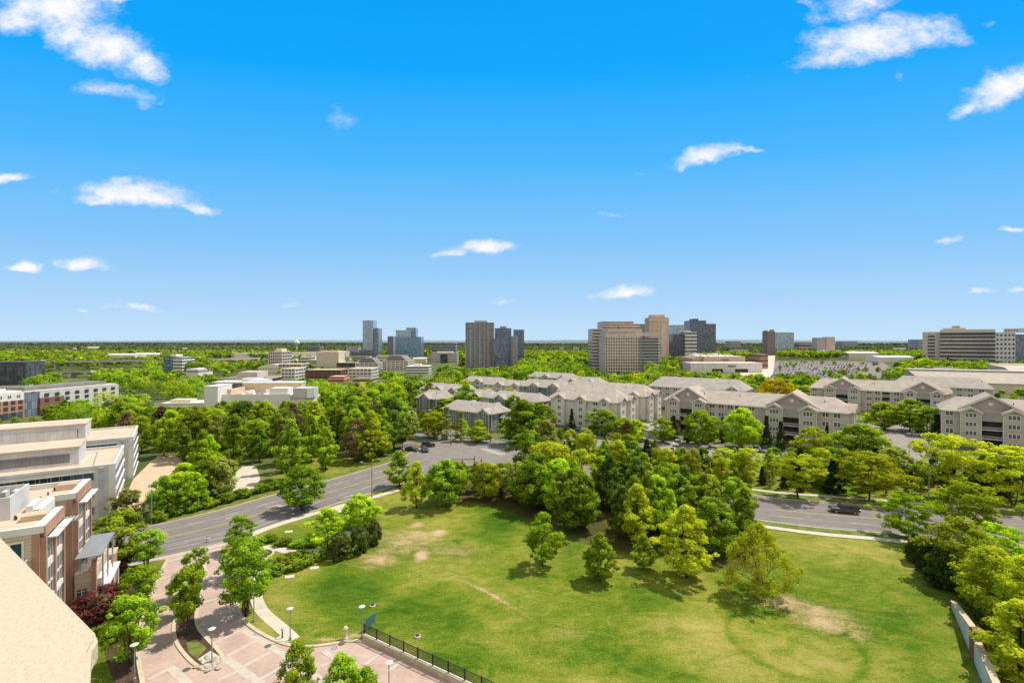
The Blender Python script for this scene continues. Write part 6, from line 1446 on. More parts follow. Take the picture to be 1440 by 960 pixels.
def tree_limit(x, y, hw):
    """how tall a tree may grow here without hiding a building the photo shows"""
    cx = 720 + x * FOC / y; wp = hw * FOC / y; lim = 99.0
    for (a, b, yb, Yb) in KEEP:
        if cx + wp > a and cx - wp < b and y < Yb + 2: lim = min(lim, EYE - (yb - 2 - 480) * y / FOC)
    for (fx, fy, hw2, hd, an) in FOOT:
        ca, sa = math.cos(an), math.sin(an); dx, dy = x - fx, y - fy
        if abs(dx * ca + dy * sa) < hw2 + hw * .6 and abs(-dx * sa + dy * ca) < hd + hw * .6: return 0
    return lim
def wood(poly, spacing, kinds, hr, labels, group, seed, limit=999, keep=None):
    """fill an area with individual trees on a jittered grid"""
    r = random.Random(seed); P = np.array(poly); x0, y0 = P.min(0); x1, y1 = P.max(0); pts = []
    y = y0
    while y < y1:
        x = x0 + (spacing / 2 if int((y - y0) / spacing) % 2 else 0)
        while x < x1:
            px, py = x + r.uniform(-.38, .38) * spacing, y + r.uniform(-.38, .38) * spacing
            if in_poly(np.array([px]), np.array([py]), poly)[0] and (keep is None or keep(px, py)): pts.append((px, py))
            x += spacing
        y += spacing * .87
    r.shuffle(pts); out = 0
    for px, py in pts[:limit]:
        if any((px - a) ** 2 + (py - b) ** 2 < (0.22 * (w + spacing)) ** 2 for a, b, w in TREE_XY): continue
        k = r.choices([q[0] for q in kinds], [q[1] for q in kinds])[0]
        h = r.uniform(*hr); nm, cm, tm, H, W = PROTO[k]
        top = tree_limit(px, py, h * .45)
        if h > top:
            if top < hr[0] * .5: continue
            h = top
        w = h * W / H * r.uniform(0.78, 1.05)
        add_tree(k, px, py, h, w, labels[k.rstrip('123_b')] if k.rstrip('123_b') in labels else labels['mid'], group, r.uniform(0, 6.28)); out += 1
    return out

def make_woods():
    L = lambda where: {'mid': 'mid green deciduous tree ' + where, 'dark': 'dark green deciduous tree ' + where, 'bright': 'fresh bright green tree ' + where, 'lime': 'yellow green tree ' + where, 'olive': 'olive coloured tree ' + where, 'brown': 'brownish half bare tree ' + where, 'conifer': 'dark evergreen ' + where, 'cedar': 'open olive evergreen ' + where, 'pear': 'pointed bright green tree ' + where, 'locust': 'layered yellow green tree ' + where}
    # the corner wood: darker tall trees on the right half, yellower on the left
    right = [g(795, 758), g(830, 762), g(880, 772), g(960, 778), g(1056, 792), g(1060, 752), (43, 99), (24, 110), (12, 112)]
    left = [g(596, 700), g(640, 706), g(700, 712), g(762, 736), g(795, 758), (12, 112), (4, 127), (-7, 138), (-17, 132)]
    wood(right, 5.9, [('mid1', 3), ('mid2', 4), ('dark2', 1.4), ('bright1', 1.4), ('bright2', 1.6), ('olive2', .6), ('lime2', .6)], (9.4, 12.2), L('in the tall right part of the corner wood'), 'tall trees in the right part of the corner wood', 3)
    wood(left, 6.2, [('lime1', 2.4), ('lime2', 2), ('olive1', 2.2), ('mid2', 2), ('bright1', 1.6), ('mid3', 1.2), ('olive3', 1)], (9.2, 12.4), L('in the left part of the corner wood'), 'trees in the left part of the corner wood', 4)
    # belt between the right road and the apartments
    belt = [(14, 150), (34, 132), (60, 117.5), (86, 112), (118, 107), (150, 101), (175, 96), (178, 112), (146, 119), (112, 126), (84, 132), (58, 139), (36, 154), (22, 163)]
    wood(belt, 6.4, [('mid3', 2), ('dark2', 1.2), ('lime1', 2.2), ('lime3', 1.2), ('bright2', 1.2), ('conifer', 1.6), ('conifer_b', 1.2), ('olive1', 1), ('locust_b', .8)], (6.2, 9.2), L('in the belt between the right road and the apartment blocks'), 'belt of trees along the right road', 6)
    wood(belt, 6.0, [('conifer_b', 1.5), ('cedar', 1)], (3.6, 5.4), {'mid': 'low dark evergreen', 'conifer': 'low dark evergreen filling the belt between the right road and the apartment blocks', 'cedar': 'low olive evergreen filling the belt between the right road and the apartment blocks'}, 'low evergreens in the belt along the right road', 61, limit=130)
    # big wood across the left road
    big = [g(300, 701), g(350, 690), g(400, 678), g(460, 664), g(520, 651), g(556, 640), (-36, 175), (-30, 205), (-42, 236), (-95, 226), (-135, 224), (-160, 232), (-178, 215), (-150, 178), (-118, 150), (-100, 140)]
    court = grid_pts([(312, 694), (330, 660), (345, 650), (366, 652), (372, 672), (364, 694)])
    wood(big, 9.6, [('mid1', 3), ('mid2', 3), ('dark1', 1.2), ('dark3', .6), ('bright1', 2.2), ('bright2', 1.8), ('lime2', 1.2), ('olive2', 1.6), ('brown', .5), ('cedar', .5)], (10.5, 15.5), L('in the big wood across the left road'), 'trees in the big wood across the left road', 8, keep=lambda x, y: not in_poly(np.array([x]), np.array([y]), court)[0])
    near = [g(202, 736), g(300, 711), g(318, 700), g(300, 682), g(262, 684), g(222, 712)]
    wood(near, 5.4, [('bright1', 2), ('mid1', 2), ('mid3', 2), ('lime2', 1), ('olive3', 1)], (6.5, 9), L('along the tan court on the far side of the left road'), 'trees between the left road and the tan court', 9)
    wood([g(150, 728), g(168, 742), g(192, 738), g(188, 712), g(172, 716)], 4.8, [('olive3', 2), ('mid3', 1)], (4.5, 6.5), L('before the end wall of the white office'), 'small trees before the white office', 12)
    # trees behind the junction, up to the town houses
    wood([(-32, 192), (-16, 184), (4, 176), (16, 170), (22, 182), (14, 200), (-6, 190), (-22, 202), (-34, 214)], 7.0, [('mid1', 2), ('lime1', 2), ('bright3', 1), ('mid2', 1)], (5.5, 8), L('beside the junction before the town houses'), 'trees beside the junction', 14)
    # wood left of the white commercial building
    0 and wood([(-176, 236), (-128, 252), (-150, 330), (-190, 330), (-222, 300), (-205, 236)], 11.5, [('mid1', 3), ('mid2', 3), ('dark2', 2), ('bright2', 1.5)], (13, 18), L('between the brick apartment row and the white commercial building'), 'trees left of the white commercial building', 15)
    wood([(-240, 200), (-160, 190), (-150, 214), (-190, 226), (-226, 226), (-240, 216)], 9.5, [('mid1', 3), ('mid2', 2), ('bright1', 1.5)], (7, 10), L('behind the white office before the brick apartments'), 'trees behind the white office', 16)
    wood([(-36, 226), (-26, 216), (-22, 232), (-30, 262), (-52, 300), (-100, 300), (-96, 262), (-60, 246)], 12.5, [('mid1', 2.5), ('mid2', 2), ('bright2', 2), ('lime1', 1), ('olive1', 1)], (8, 13), L('between the white commercial building and the town houses'), 'trees right of the white commercial building', 17)

make_named_trees()
make_woods()
# low shrubs by the garden path and hedge under the road trees
for (x, y, w, t) in ((398, 795, 28, 12), (415, 800, 30, 12), (432, 793, 28, 12), (388, 806, 26, 11), (422, 786, 26, 10), (446, 786, 24, 10), (405, 786, 22, 9), (398, 766, 26, 9), (420, 768, 28, 8), (440, 766, 26, 8), (380, 760, 22, 8)):
    tpx('lowshrub', x, y, y - t, w, 'low spreading green shrub in the bed beside the curved path', 'low shrubs beside the curved path')
for (x, y, w, t) in ((270, 722, 26, 12), (294, 716, 26, 12), (318, 709, 26, 12), (342, 702, 26, 12), (366, 695, 26, 11), (388, 690, 24, 10), (246, 728, 24, 12), (222, 736, 24, 14)):
    tpx('lowshrub', x, y - 3, y - t - 3, w, 'low green hedge plant on the far verge of the left road', 'hedge plants on the verge of the left road')
for (x, y, w, t) in ((158, 870, 28, 14), (146, 890, 30, 14), (176, 822, 28, 14), (190, 810, 26, 12), (160, 900, 26, 14)):
    tpx('lowshrub', x, y, y - t, w, 'low shrub in the bed before the tan entrance pavilion', 'low shrubs before the entrance pavilion')
print('TREES', N_TREES[0])
# ---------------------------------------------------------------- far woods: masses nobody could count
def make_forest():
    r = np.random.default_rng(21)
    def allowed(X, Y, H, Wd):
        px = 720 + X * FOC / Y; wp = Wd * FOC / Y * .5; pt = 480 + (EYE - H) * FOC / Y
        ok = np.ones(len(X), bool); lim = np.zeros(len(X)) - 1e9
        for (a, b, yb, Yb) in KEEP:
            hit = (px + wp > a) & (px - wp < b) & (Y < Yb + 2)
            lim = np.where(hit, np.maximum(lim, yb), lim)
        ok &= pt > lim - 1.5
        for (cx, cy, hw, hd, an) in FOOT:
            ca, sa = math.cos(an), math.sin(an); dx, dy = X - cx, Y - cy
            u = dx * ca + dy * sa; v = -dx * sa + dy * ca
            ok &= ~((np.abs(u) < hw + Wd * .4) & (np.abs(v) < hd + Wd * .4))
        for poly in NOTREE: ok &= ~in_poly(X, Y, poly)
        return ok
    def density(X, Y):
        px = 720 + X * FOC / Y; d = np.ones(len(X))
        d = np.where((px > 940) & (px < 1090) & (Y > 420) & (Y < 1100), .5, d)          # mall and its car parks
        d = np.where((px > 1090) & (px < 1330) & (Y > 420) & (Y < 760), .85, d)
        d = np.where((px > 380) & (px < 650) & (Y > 440) & (Y < 1100), .5, d)  # town
        d = np.where((px > 560) & (px < 1440) & (Y < 300) & (Y > 170), .35, d)  # between the apartment blocks
        return d
    def scatter(Ya, Yb, area):
        n = int((Yb * Yb - Ya * Ya) * 1.12 / area)
        Y = np.sqrt(r.random(n) * (Yb * Yb - Ya * Ya) + Ya * Ya); X = (r.random(n) * 2 - 1) * (Y * 1.09 + 12)
        return X, Y
    def cover(name, Ya, Yb, area, hr, nleaf, ls, mats, label):
        X, Y = scatter(Ya, Yb, area)
        n = len(X); H = r.uniform(*hr, n); px = 720 + X * FOC / Y
        H = np.where((px > 930) & (Y < 560), H * .72, H); H = np.where((px > 560) & (px < 1440) & (Y < 300), H * .6, H)
        W = H * r.uniform(.62, .95, n)
        k = allowed(X, Y, H, W) & (r.random(n) < density(X, Y))
        for a in range(len(TREE_XY)):
            tx, ty, tw = TREE_XY[a]
            if ty > Ya - 12: k &= (X - tx) ** 2 + (Y - ty) ** 2 > (tw * .5 + 1.5) ** 2
        # lower the ones that would hide a building instead of losing them
        X2, Y2, H2, W2 = X[~k], Y[~k], H[~k] * .5, W[~k] * .6
        k2 = allowed(X2, Y2, H2, W2) & (r.random(len(X2)) < density(X2, Y2) * .5) & (Y2 > 300)
        X, Y, H, W = (np.r_[a[k], b[k2]] for a, b in ((X, X2), (Y, Y2), (H, H2), (W, W2)))
        n = len(X); kind = r.choice(len(mats), n, p=[q[1] for q in mats])
        # kinds come in drifts rather than salt and pepper
        drift = np.sin(X * .021 + 1.3) + np.sin(Y * .017 + X * .009) ; kind = np.where((drift > .9) & (r.random(n) < .6), 0, kind)
        for q, (m, _p) in enumerate(mats):
            s = kind == q
            if not s.any(): continue
            x, y, h, w = X[s], Y[s], H[s], W[s]; cnt = len(x)
            # a handful of clumps per tree, leaves on each clump
            nc = 14 if nleaf > 150 else 8; per = max(3, nleaf // nc)
            d = r.normal(size=(cnt, nc, 3)); d /= np.linalg.norm(d, axis=2, keepdims=True); d[..., 2] = np.abs(d[..., 2]) * 1.2 - .35
            cc = np.stack([x[:, None] + d[..., 0] * w[:, None] * .34, y[:, None] + d[..., 1] * w[:, None] * .34, h[:, None] * (.56 + .30 * d[..., 2])], -1)
            cr = np.repeat((w * .23)[:, None], nc, 1) * r.uniform(.7, 1.25, (cnt, nc)); tone = np.repeat(r.normal(0, .10, cnt)[:, None], nc, 1) + r.normal(0, .12, (cnt, nc))
            cc = cc.reshape(-1, 3); cr = cr.ravel(); tone = tone.ravel(); nrm = d.reshape(-1, 3)
            P, Nn, S, T = clumps_to_leaves(r, cc, np.full(len(cc), 1.0) * cr.mean() if False else cr, per, ls, .8, .7, idx=np.repeat(np.arange(len(cc)), per))
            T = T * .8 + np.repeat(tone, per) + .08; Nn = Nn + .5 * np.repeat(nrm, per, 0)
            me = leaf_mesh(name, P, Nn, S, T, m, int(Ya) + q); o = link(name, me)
            tag(o, kind='stuff', label=label)
    MS = [('leaf_mid', .38), ('leaf_bright', .20), ('leaf_dark', .20), ('leaf_lime', .08), ('leaf_olive', .14)]
    MF = [('leaf_mid', .40), ('leaf_dark', .26), ('leaf_olive', .20), ('leaf_bright', .14)]
    cover('woodland', 168, 330, 75, (10, 15), 330, .46, MS, 'woods in the middle distance')
    cover('woodland', 330, 620, 85, (11, 17), 150, .85, MS, 'woods beyond the apartment blocks')
    cover('woodland', 620, 1250, 120, (11, 18), 64, 1.6, MF, 'woods round the distant towers')
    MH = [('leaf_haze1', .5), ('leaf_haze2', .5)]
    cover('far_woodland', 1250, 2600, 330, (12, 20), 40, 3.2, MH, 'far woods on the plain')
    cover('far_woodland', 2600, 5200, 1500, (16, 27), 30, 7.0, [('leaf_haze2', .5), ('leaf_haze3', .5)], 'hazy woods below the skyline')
M['leaf_haze1'] = mat_leaf('leaf_haze1', (0.115, 0.145, 0.055), (0.225, 0.26, 0.10), .2)  # haze of distance mixed into these leaf colours, stronger by number
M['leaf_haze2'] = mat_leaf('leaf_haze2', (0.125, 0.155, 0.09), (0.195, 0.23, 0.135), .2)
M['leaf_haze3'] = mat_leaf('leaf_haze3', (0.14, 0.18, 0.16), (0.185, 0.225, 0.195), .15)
M_LOT = None
def strip_poly(A, B, e=2.0):
    return [tuple(p) for p in A] + [tuple(p) for p in B[::-1]]
NOTREE = [strip_poly(offset_line(ROAD_R_NEAR, 3), offset_line(ROAD_R_FAR, -3)), strip_poly(offset_line(ROAD_L_NEAR, -2), offset_line(ROAD_L_FAR, 3)),
          grid_pts([(556, 664), (720, 660), (730, 612), (690, 606), (600, 606), (550, 616)]),
          [(18, 172), (60, 150), (100, 139), (150, 126), (156, 134), (112, 150), (84, 160), (58, 178), (22, 192)],
          grid_pts([(1222, 664), (1310, 664), (1334, 612), (1330, 590), (1262, 590), (1200, 585), (1200, 612)]), grid_pts([(846, 636), (900, 600), (935, 584), (956, 590), (935, 608), (925, 636)]),
          grid_pts([(1074, 541), (1082, 506), (1245, 506), (1268, 526), (1225, 538)]), grid_pts([(1024, 534), (1070, 498), (1094, 498), (1090, 538)]),
          [(-200, 60), (-70, 40), (-40, 130), (-60, 150), (-90, 168), (-200, 165)], [(-70, 30), (140, 30), (140, 130), (0, 160), (-30, 165), (-60, 120)],
          grid_pts([(700, 640), (870, 650), (1440, 660), (1440, 640), (1000, 640), (870, 628)]),
          grid_pts([(1140, 519), (1262, 514), (1262, 506), (1140, 506)])]
make_forest()
# ---------------------------------------------------------------- street furniture, walls, fences
def disc_lamp(px, py, label, h=3.75, z=0.1):
    X, Y = g(px, py); o = thing('street_lamp', label, 'street lamp', (X, Y, 0), 0, 'plaza lamps with round white heads')
    MB().lathe([(.16, z - .1), (.16, z + .25), (.09, z + .32), (.065, z + .34), (.05, h - .15)], 10).build('pole', 'lamp_pole', o)
    MB().lathe([(.05, h - .18), (.14, h - .12), (.16, h), (.10, h + .05)], 12).build('lamp', 'metal_grey', o)
    MB().lathe([(.10, h + .051), (.38, h + .10), (.40, h + .13), (.24, h + .19), (.02, h + .23)], 20).build('lamp_disc', 'lamp_disc', o)
def cobra_lamp(X, Y, label, h=9.0, az=0.0, arm=2.6):
    o = thing('street_lamp', label, 'street lamp', (X, Y, 0), az)
    MB().tube([(0, 0, 0), (0, 0, .5), (0, 0, h)], [.17, .12, .075], 8).build('pole', 'lamp_pole', o)
    MB().tube([(0, 0, h - .5), (-arm * .5, 0, h + .25), (-arm, 0, h + .4)], [.06, .05, .045], 6).build('arm', 'lamp_pole', o)
    MB().extrude_y([(-arm - .75, h + .34), (-arm + .1, h + .34), (-arm + .05, h + .5), (-arm - .6, h + .48)], -.17, .17).build('lamp', 'metal_grey', o)
disc_lamp(298, 932, 'round headed lamp in the rock circle at the tip of the plaza island'); disc_lamp(408, 900, 'round headed lamp by the white path spur at the plaza edge'); disc_lamp(509, 897, 'round headed lamp beside the green sign at the fence end')
disc_lamp(189, 957, 'round headed lamp at the left kerb under the plaza tree'); disc_lamp(547, 985, 'round headed lamp at the bottom edge beside the fence'); disc_lamp(357, 874, 'round headed lamp half hidden by the large vase shaped tree')
X, Y = g(523, 700); cobra_lamp(X, Y, 'tall grey street lamp leaning over the left road near the junction', 7.6, R(-20))
X, Y = g(213, 737); cobra_lamp(X, Y, 'tall thin street lamp on the far verge of the left road', 6.8, R(120), 1.2)
X, Y = g(1306, 706); cobra_lamp(X, Y, 'thin street lamp among the trees across the right road', 8.5, R(90), 1.6)
X, Y = g(291, 762); o = thing('sign_post', 'small white sign post where the brick drive meets the road', 'sign', (X, Y, 0))
MB().tube([(0, 0, 0), (0, 0, 1.0)], .05, 6).build('post', 'metal_dark', o); MB().box(-.55, -.05, .2, .55, .05, .75).build('panel', 'white_paint', o)
for (px, py, l) in ((397, 897, 'short dark bollard light on the grass patch by the path spur'),):
    X, Y = g(px, py); o = thing('bollard_light', l, 'bollard', (X, Y, 0)); MB().lathe([(.12, 0), (.09, .08), (.08, .95)], 8).build('post', 'metal_dark', o); MB().lathe([(.1, .96), (.16, 1.05), (.16, 1.25), (.05, 1.32)], 10).build('cap', 'lamp_disc', o)
X, Y = g(486, 898); o = thing('pedestal', 'pale stone pedestal with a cap at the bare kerb of the lawn', 'pedestal', (X, Y, 0)); MB().lathe([(.34, 0), (.30, .2), (.20, .3), (.17, 1.1), (.24, 1.2)], 10).build('shaft', 'concrete', o); MB().lathe([(.28, 1.21), (.32, 1.32), (.18, 1.5)], 10).build('cap', 'concrete', o)
# traffic signals
def signal_head(parent, x, z, y=0.0):
    h = MB().box(x - .18, y - .16, z - .5, x + .18, y + .16, z + .5).build('signal_head', 'signal_yellow', parent)
    MB().lathe([(.1, -.002), (.1, .03)], 10, (x, y, z + .5)).build('lens', 'lens_red', h)
def mast(X, Y, az, arm, label, heads, h=6.2, m='lamp_pole'):
    o = thing('traffic_signal', label, 'traffic signal', (X, Y, 0), az)
    MB().tube([(0, 0, 0), (0, 0, h + .8)], [.16, .1], 8).build('pole', m, o); MB().tube([(0, 0, h), (arm, 0, h + .35)], [.09, .05], 6).build('arm', m, o)
    for f in heads: signal_head(o, arm * f, h - .45 + .35 * f)
X, Y = g(667, 684); mast(X, Y, R(-165), 6.0, 'dark mast arm signal rising before the junction', (.5, .95, -.3), 6.8, 'metal_dark')
X, Y = g(634, 626); mast(X, Y, R(185), 9.0, 'pale mast arm signal with yellow heads at the far corner of the junction', (.55, .78, .98), 4.6)
X, Y = g(690, 622); mast(X, Y, R(170), 6.0, 'signal with orange heads at the right far corner of the junction', (.3, .6, .95), 4.4)
X, Y = g(566, 650); mast(X, Y, R(-10), 4.5, 'dark signal post at the left corner of the junction', (.9,), 5.2, 'metal_dark')
# lawn slabs, stones and planter details
for (px, py, l) in ((442, 799, 'flat white slab on the lawn, farthest from the plaza'), (407, 811.5, 'flat white slab on the lawn, second row nearer the plaza'), (406, 748, 'flat white slab on the grass strip, right one of the pair by the road'), (380, 754, 'flat white slab on the grass strip, left one of the pair by the road'), (364, 758, 'flat white slab beside the pavement at the tree row')):
    X, Y = g(px, py); o = thing('stone_slab', l, 'slab', (X, Y, 0), R(14)); MB().box(-.62, -.42, 0, .62, .42, .16).build('slab', 'white_paint', o); MB().box(-.5, -.3, .161, .5, .3, .18).build('inset', 'concrete', o)
for (px, py, l) in ((524, 852, 'small round drain cover in the lawn near the green sign'), (587, 895, 'small dark stone in the lawn above the fence')):
    X, Y = g(px, py); o = thing('drain_cover', l, 'drain cover', (X, Y, 0)); MB().lathe([(.42, 0), (.42, .14), (.3, .2)], 10).build('rim', 'rock', o); MB().lathe([(.28, .201), (.27, .22)], 10).build('lid', 'metal_dark', o)
for (px, py, l) in ((361, 890.5, 'dark round disc in the paving below the large tree'), (470, 911, 'dark round disc in the paving below the stone pedestal'), (244, 807, 'dark round disc in the drive by the island')):  # rimmed dark discs set flush in the paving
    X, Y = g(px, py); o = thing('paving_disc', l, 'manhole cover', (X, Y, 0)); MB().lathe([(.34, .05), (.34, .062), (.31, .064)], 16).build('rim', 'metal_dark', o); MB().lathe([(.30, .05), (.30, .0655)], 16).build('lid', 'metal_grey', o)
c = g(296, 934); r = random.Random(6); 
for k in range(26):
    a, q = r.uniform(0, 6.28), r.uniform(.3, 1.5); s = r.uniform(.14, .32)
    mb = MB(); pts = [(s * r.uniform(.8, 1.2), z) for z in (0.0, s * .5, s * .85)]; mb.lathe([(s, 0), (s * 1.1, s * .35), (s * .5, s * .75)], 6)
    o = mb.build('rock', 'rock'); o.location = (c[0] + math.cos(a) * q * 1.15, c[1] + math.sin(a) * q, .13); o.rotation_euler = (r.uniform(-.2, .2), r.uniform(-.2, .2), r.uniform(0, 6))
    tag(o, 'pale round rock in the circle at the tip of the plaza island', 'rock', 'rocks round the island lamp')
# dark picket fence on a low wall
a0 = Vector((*g(512, 899), 0)); a1 = Vector((*g(658, 968), 0)); d = (a1 - a0); a1 = a0 + d * 1.25; d = a1 - a0; Lf = d.length
o = thing('fence', 'dark metal picket fence on a low stone wall along the lawn', 'fence', a0, math.atan2(d.y, d.x))
MB().box(0, -.2, 0, Lf, .2, .62).build('wall', 'kerb', o); MB().box(-.05, -.26, .62, Lf, .26, .74).build('coping', 'concrete', o)
n = int(Lf / 2.1)
for k in range(n + 1):
    x = Lf * k / n; MB().box(x - .06, -.06, .74, x + .06, .06, 2.02).build('post', 'metal_dark', o)
    if k < n:
        x2 = Lf * (k + 1) / n; p = MB(); p.box(x + .07, -.03, 1.84, x2 - .07, .03, 1.9); p.box(x + .07, -.03, .88, x2 - .07, .03, .94)
        m_ = int((x2 - x) / .12)
        for q in range(1, m_): xx = x + (x2 - x) * q / m_; p.box(xx - .016, -.016, .941, xx + .016, .016, 1.839)
        p.build('panel', 'metal_dark', o)
X, Y = g(521, 884); o = thing('sign', 'teal green sign board at the near end of the dark fence', 'sign', (X, Y, 0), R(60))
MB().box(-.75, -.05, .5, .75, .05, 1.7).build('board', 'green_sign', o)
for x in (-.6, .6): MB().box(x - .05, -.04, 0, x + .05, .04, .499).build('post', 'metal_grey', o)
# white retaining wall with a brown cap
def wall_piece(A, B, zA, zB, o, pier=False):
    A, B = Vector(A), Vector(B); d = (B - A); n = Vector((d.y, -d.x)).normalized(); t = .45
    if n.x < 0: n = -n
    q = [A, B, B + n * t, A + n * t]
    mb = MB(); mb.v += [(p.x, p.y, -.2) for p in q] + [(q[0].x, q[0].y, zA), (q[1].x, q[1].y, zB), (q[2].x, q[2].y, zB), (q[3].x, q[3].y, zA)]
    mb.f += [(0, 1, 5, 4), (1, 2, 6, 5), (2, 3, 7, 6), (3, 0, 4, 7), (4, 5, 6, 7), (3, 2, 1, 0)]
    mb.build('wall', 'light_panel_wall', o)
    e = .1; q = [A - n * e, B - n * e, B + n * (t + e), A + n * (t + e)]
    mb = MB(); lo = [(q[0].x, q[0].y, zA + .003), (q[1].x, q[1].y, zB + .003), (q[2].x, q[2].y, zB + .003), (q[3].x, q[3].y, zA + .003)]
    hi = [(v[0], v[1], v[2] + .16) for v in lo]; mb.v += lo + hi
    mb.f += [(0, 1, 5, 4), (1, 2, 6, 5), (2, 3, 7, 6), (3, 0, 4, 7), (4, 5, 6, 7), (3, 2, 1, 0)]
    mb.build('cap', 'tan_block', o)
M['light_panel_wall'] = mat_panel('white_wall_panel', (0.60, 0.59, 0.57), (0.63, 0.615, 0.59), (0.45, 0.43, 0.41), 2.4, 20, .03, .85, .2)
o = thing('retaining_wall', 'white stepped retaining wall with a brown cap at the right edge of the lawn', 'wall', (0, 0, 0))
p0, p1, p2 = (59.6, 65.6), (52.1, 54.6), (45.5, 45.0)
wall_piece(p0, p1, .75, 3.3, o); wall_piece(p1, p2, 2.55, 2.55, o)
MB().box(51.9, 53.9, -.1, 52.9, 54.9, 3.7).build('pier', 'brick_dark', o)
# garden path gravel strip behind the wall
ribbon(smooth_line([g(1395, 800), g(1420, 793), g(1460, 800), g(1500, 830)], 20), 1.4, 0, .1).build('path', 'concrete')['kind'] = 'structure'

# ---------------------------------------------------------------- cars
def car_meshes(kind, paint):
    """parts of one car; x forward, wheels on z = 0"""
    Lc, Wc = {'suv': (4.7, 1.88), 'sedan': (4.6, 1.8), 'pickup': (5.4, 1.9)}[kind]
    h = Lc / 2; w = Wc / 2; out = {}
    def hull(profile, y):
        mb = MB(); k = len(profile); 
        # plan narrows to both ends: three stations across
        for yy, s in ((-y, .985), (-y * .93, 1.0), (y * .93, 1.0), (y, .985)):
            mb.v += [(p[0] * s, yy, .03 + (p[1] - .03) * (1.0 if abs(yy) < y else .97)) for p in profile]
        for a in range(3):
            for i in range(k):
                j = (i + 1) % k; mb.f.append((a * k + i, (a + 1) * k + i, (a + 1) * k + j, a * k + j))
        mb.f.append(tuple(range(k))); mb.f.append(tuple(range(3 * k, 4 * k))[::-1]); return mb
    if kind == 'sedan':
        body = [(-h, .35), (-h, .85), (-h + .25, .95), (-1.35, .98), (1.05, .95), (h - .35, .82), (h, .62), (h, .32), (h - .4, .22), (-h + .4, .22)]
        cab = [(-1.75, .97), (-1.05, 1.42), (.35, 1.44), (1.1, .96)]
        roofp = [(-1.0, 1.425), (.34, 1.445), (.30, 1.48), (-.95, 1.46)]
    elif kind == 'suv':
        body = [(-h, .42), (-h, 1.0), (-h + .1, 1.08), (1.15, 1.05), (h - .2, .95), (h, .75), (h, .38), (h - .4, .28), (-h + .4, .28)]
        cab = [(-h + .08, 1.07), (-h + .38, 1.66), (.25, 1.70), (1.15, 1.04)]
        roofp = [(-h + .40, 1.665), (.24, 1.705), (.20, 1.75), (-h + .45, 1.72)]
    else:
        body = [(-h, .55), (-h, 1.08), (-.9, 1.10), (1.2, 1.10), (h - .15, 1.05), (h, .85), (h, .45), (h - .4, .38), (-h + .4, .38)]
        cab = [(-.95, 1.09), (-.85, 1.74), (.75, 1.76), (1.2, 1.09)]
        roofp = [(-.86, 1.745), (.75, 1.765), (.72, 1.83), (-.82, 1.82)]
    out['body'] = hull(body, w).mesh('body', paint)
    cb = hull(cab, w * .88)
    out['cabin'] = cb.mesh('cabin', 'pane')
    out['roof'] = hull(roofp, w * .86).mesh('roof', paint)
    pl = MB()
    for yy in (-w * .885, w * .885):
        for x0, x1 in ((cab[0][0] + .02, cab[1][0] + .02), (-.25, -.25), (cab[3][0] - .02, cab[2][0] - .02)):
            pl.box(min(x0, x1) - .05, yy - .02, cab[0][1], min(x0, x1) + .05, yy + .02, cab[1][1] - .02)
    out['tyre'] = MB().lathe([(.20, -.11), (.34, -.10), (.35, 0), (.34, .10), (.20, .11)], 16).mesh('wheel', 'rubber')
    out['rim'] = MB().lathe([(.21, -.115), (.05, -.118), (.05, .118), (.21, .115)], 12).mesh('rim', 'metal_grey')
    out['lamp'] = MB().box(-.03, -.2, -.08, .03, .2, .08).mesh('headlight', 'headlamp'); out['tail'] = MB().box(-.03, -.12, -.12, .03, .12, .12).mesh('tail_light', 'lens_red')
    out['L'] = h; out['W'] = w; out['zb'] = .62 if kind == 'sedan' else .82
    return out
CARS = {}
def car(kind, paint, x, y, az, label, group=None, z=0.035):
    k = (kind, paint)
    if k not in CARS: CARS[k] = car_meshes(kind, paint)
    c = CARS[k]; nm = {'suv': 'parked_car', 'sedan': 'parked_car', 'pickup': 'pickup_truck'}[kind]
    o = thing(nm, label, 'car' if kind != 'pickup' else 'pickup truck', (x, y, z), az, group)
    for p in ('body', 'cabin', 'roof'): link(p, c[p], o)
    for sx in (-1, 1):
        for sy in (-1, 1):
            t = link('wheel', c['tyre'], o, (sx * c['L'] * .62, sy * (c['W'] - .1), .345)); t.rotation_euler = (R(90), 0, 0)
            link('rim', c['rim'], t)
    for sy in (-1, 1):
        link('headlight', c['lamp'], o, (c['L'] - .02, sy * (c['W'] - .35), c['zb'] - .05)); link('tail_light', c['tail'], o, (-c['L'] + .01, sy * (c['W'] - .2), c['zb'] + .1))
    return o
X, Y = g(1187, 720.5); o = car('pickup', 'car_green', X, Y, R(163), 'dark olive pickup truck driving on the far lane of the right road', z=0.055)
MB().box(-2.55, -.82, 1.1, -1.0, .82, 1.62).build('bed_cover', 'car_black', o); MB().box(-.7, -.6, 1.84, .6, .6, 1.92).build('roof_rack', 'metal_dark', o)
sp = MB(); sp.lathe([(.2, -.1), (.36, -.09), (.36, .09), (.2, .1)], 14); s_ = sp.build('spare_wheel', 'rubber', o); s_.location = (-2.80, 0, 1.05); s_.rotation_euler = (0, R(90), 0)
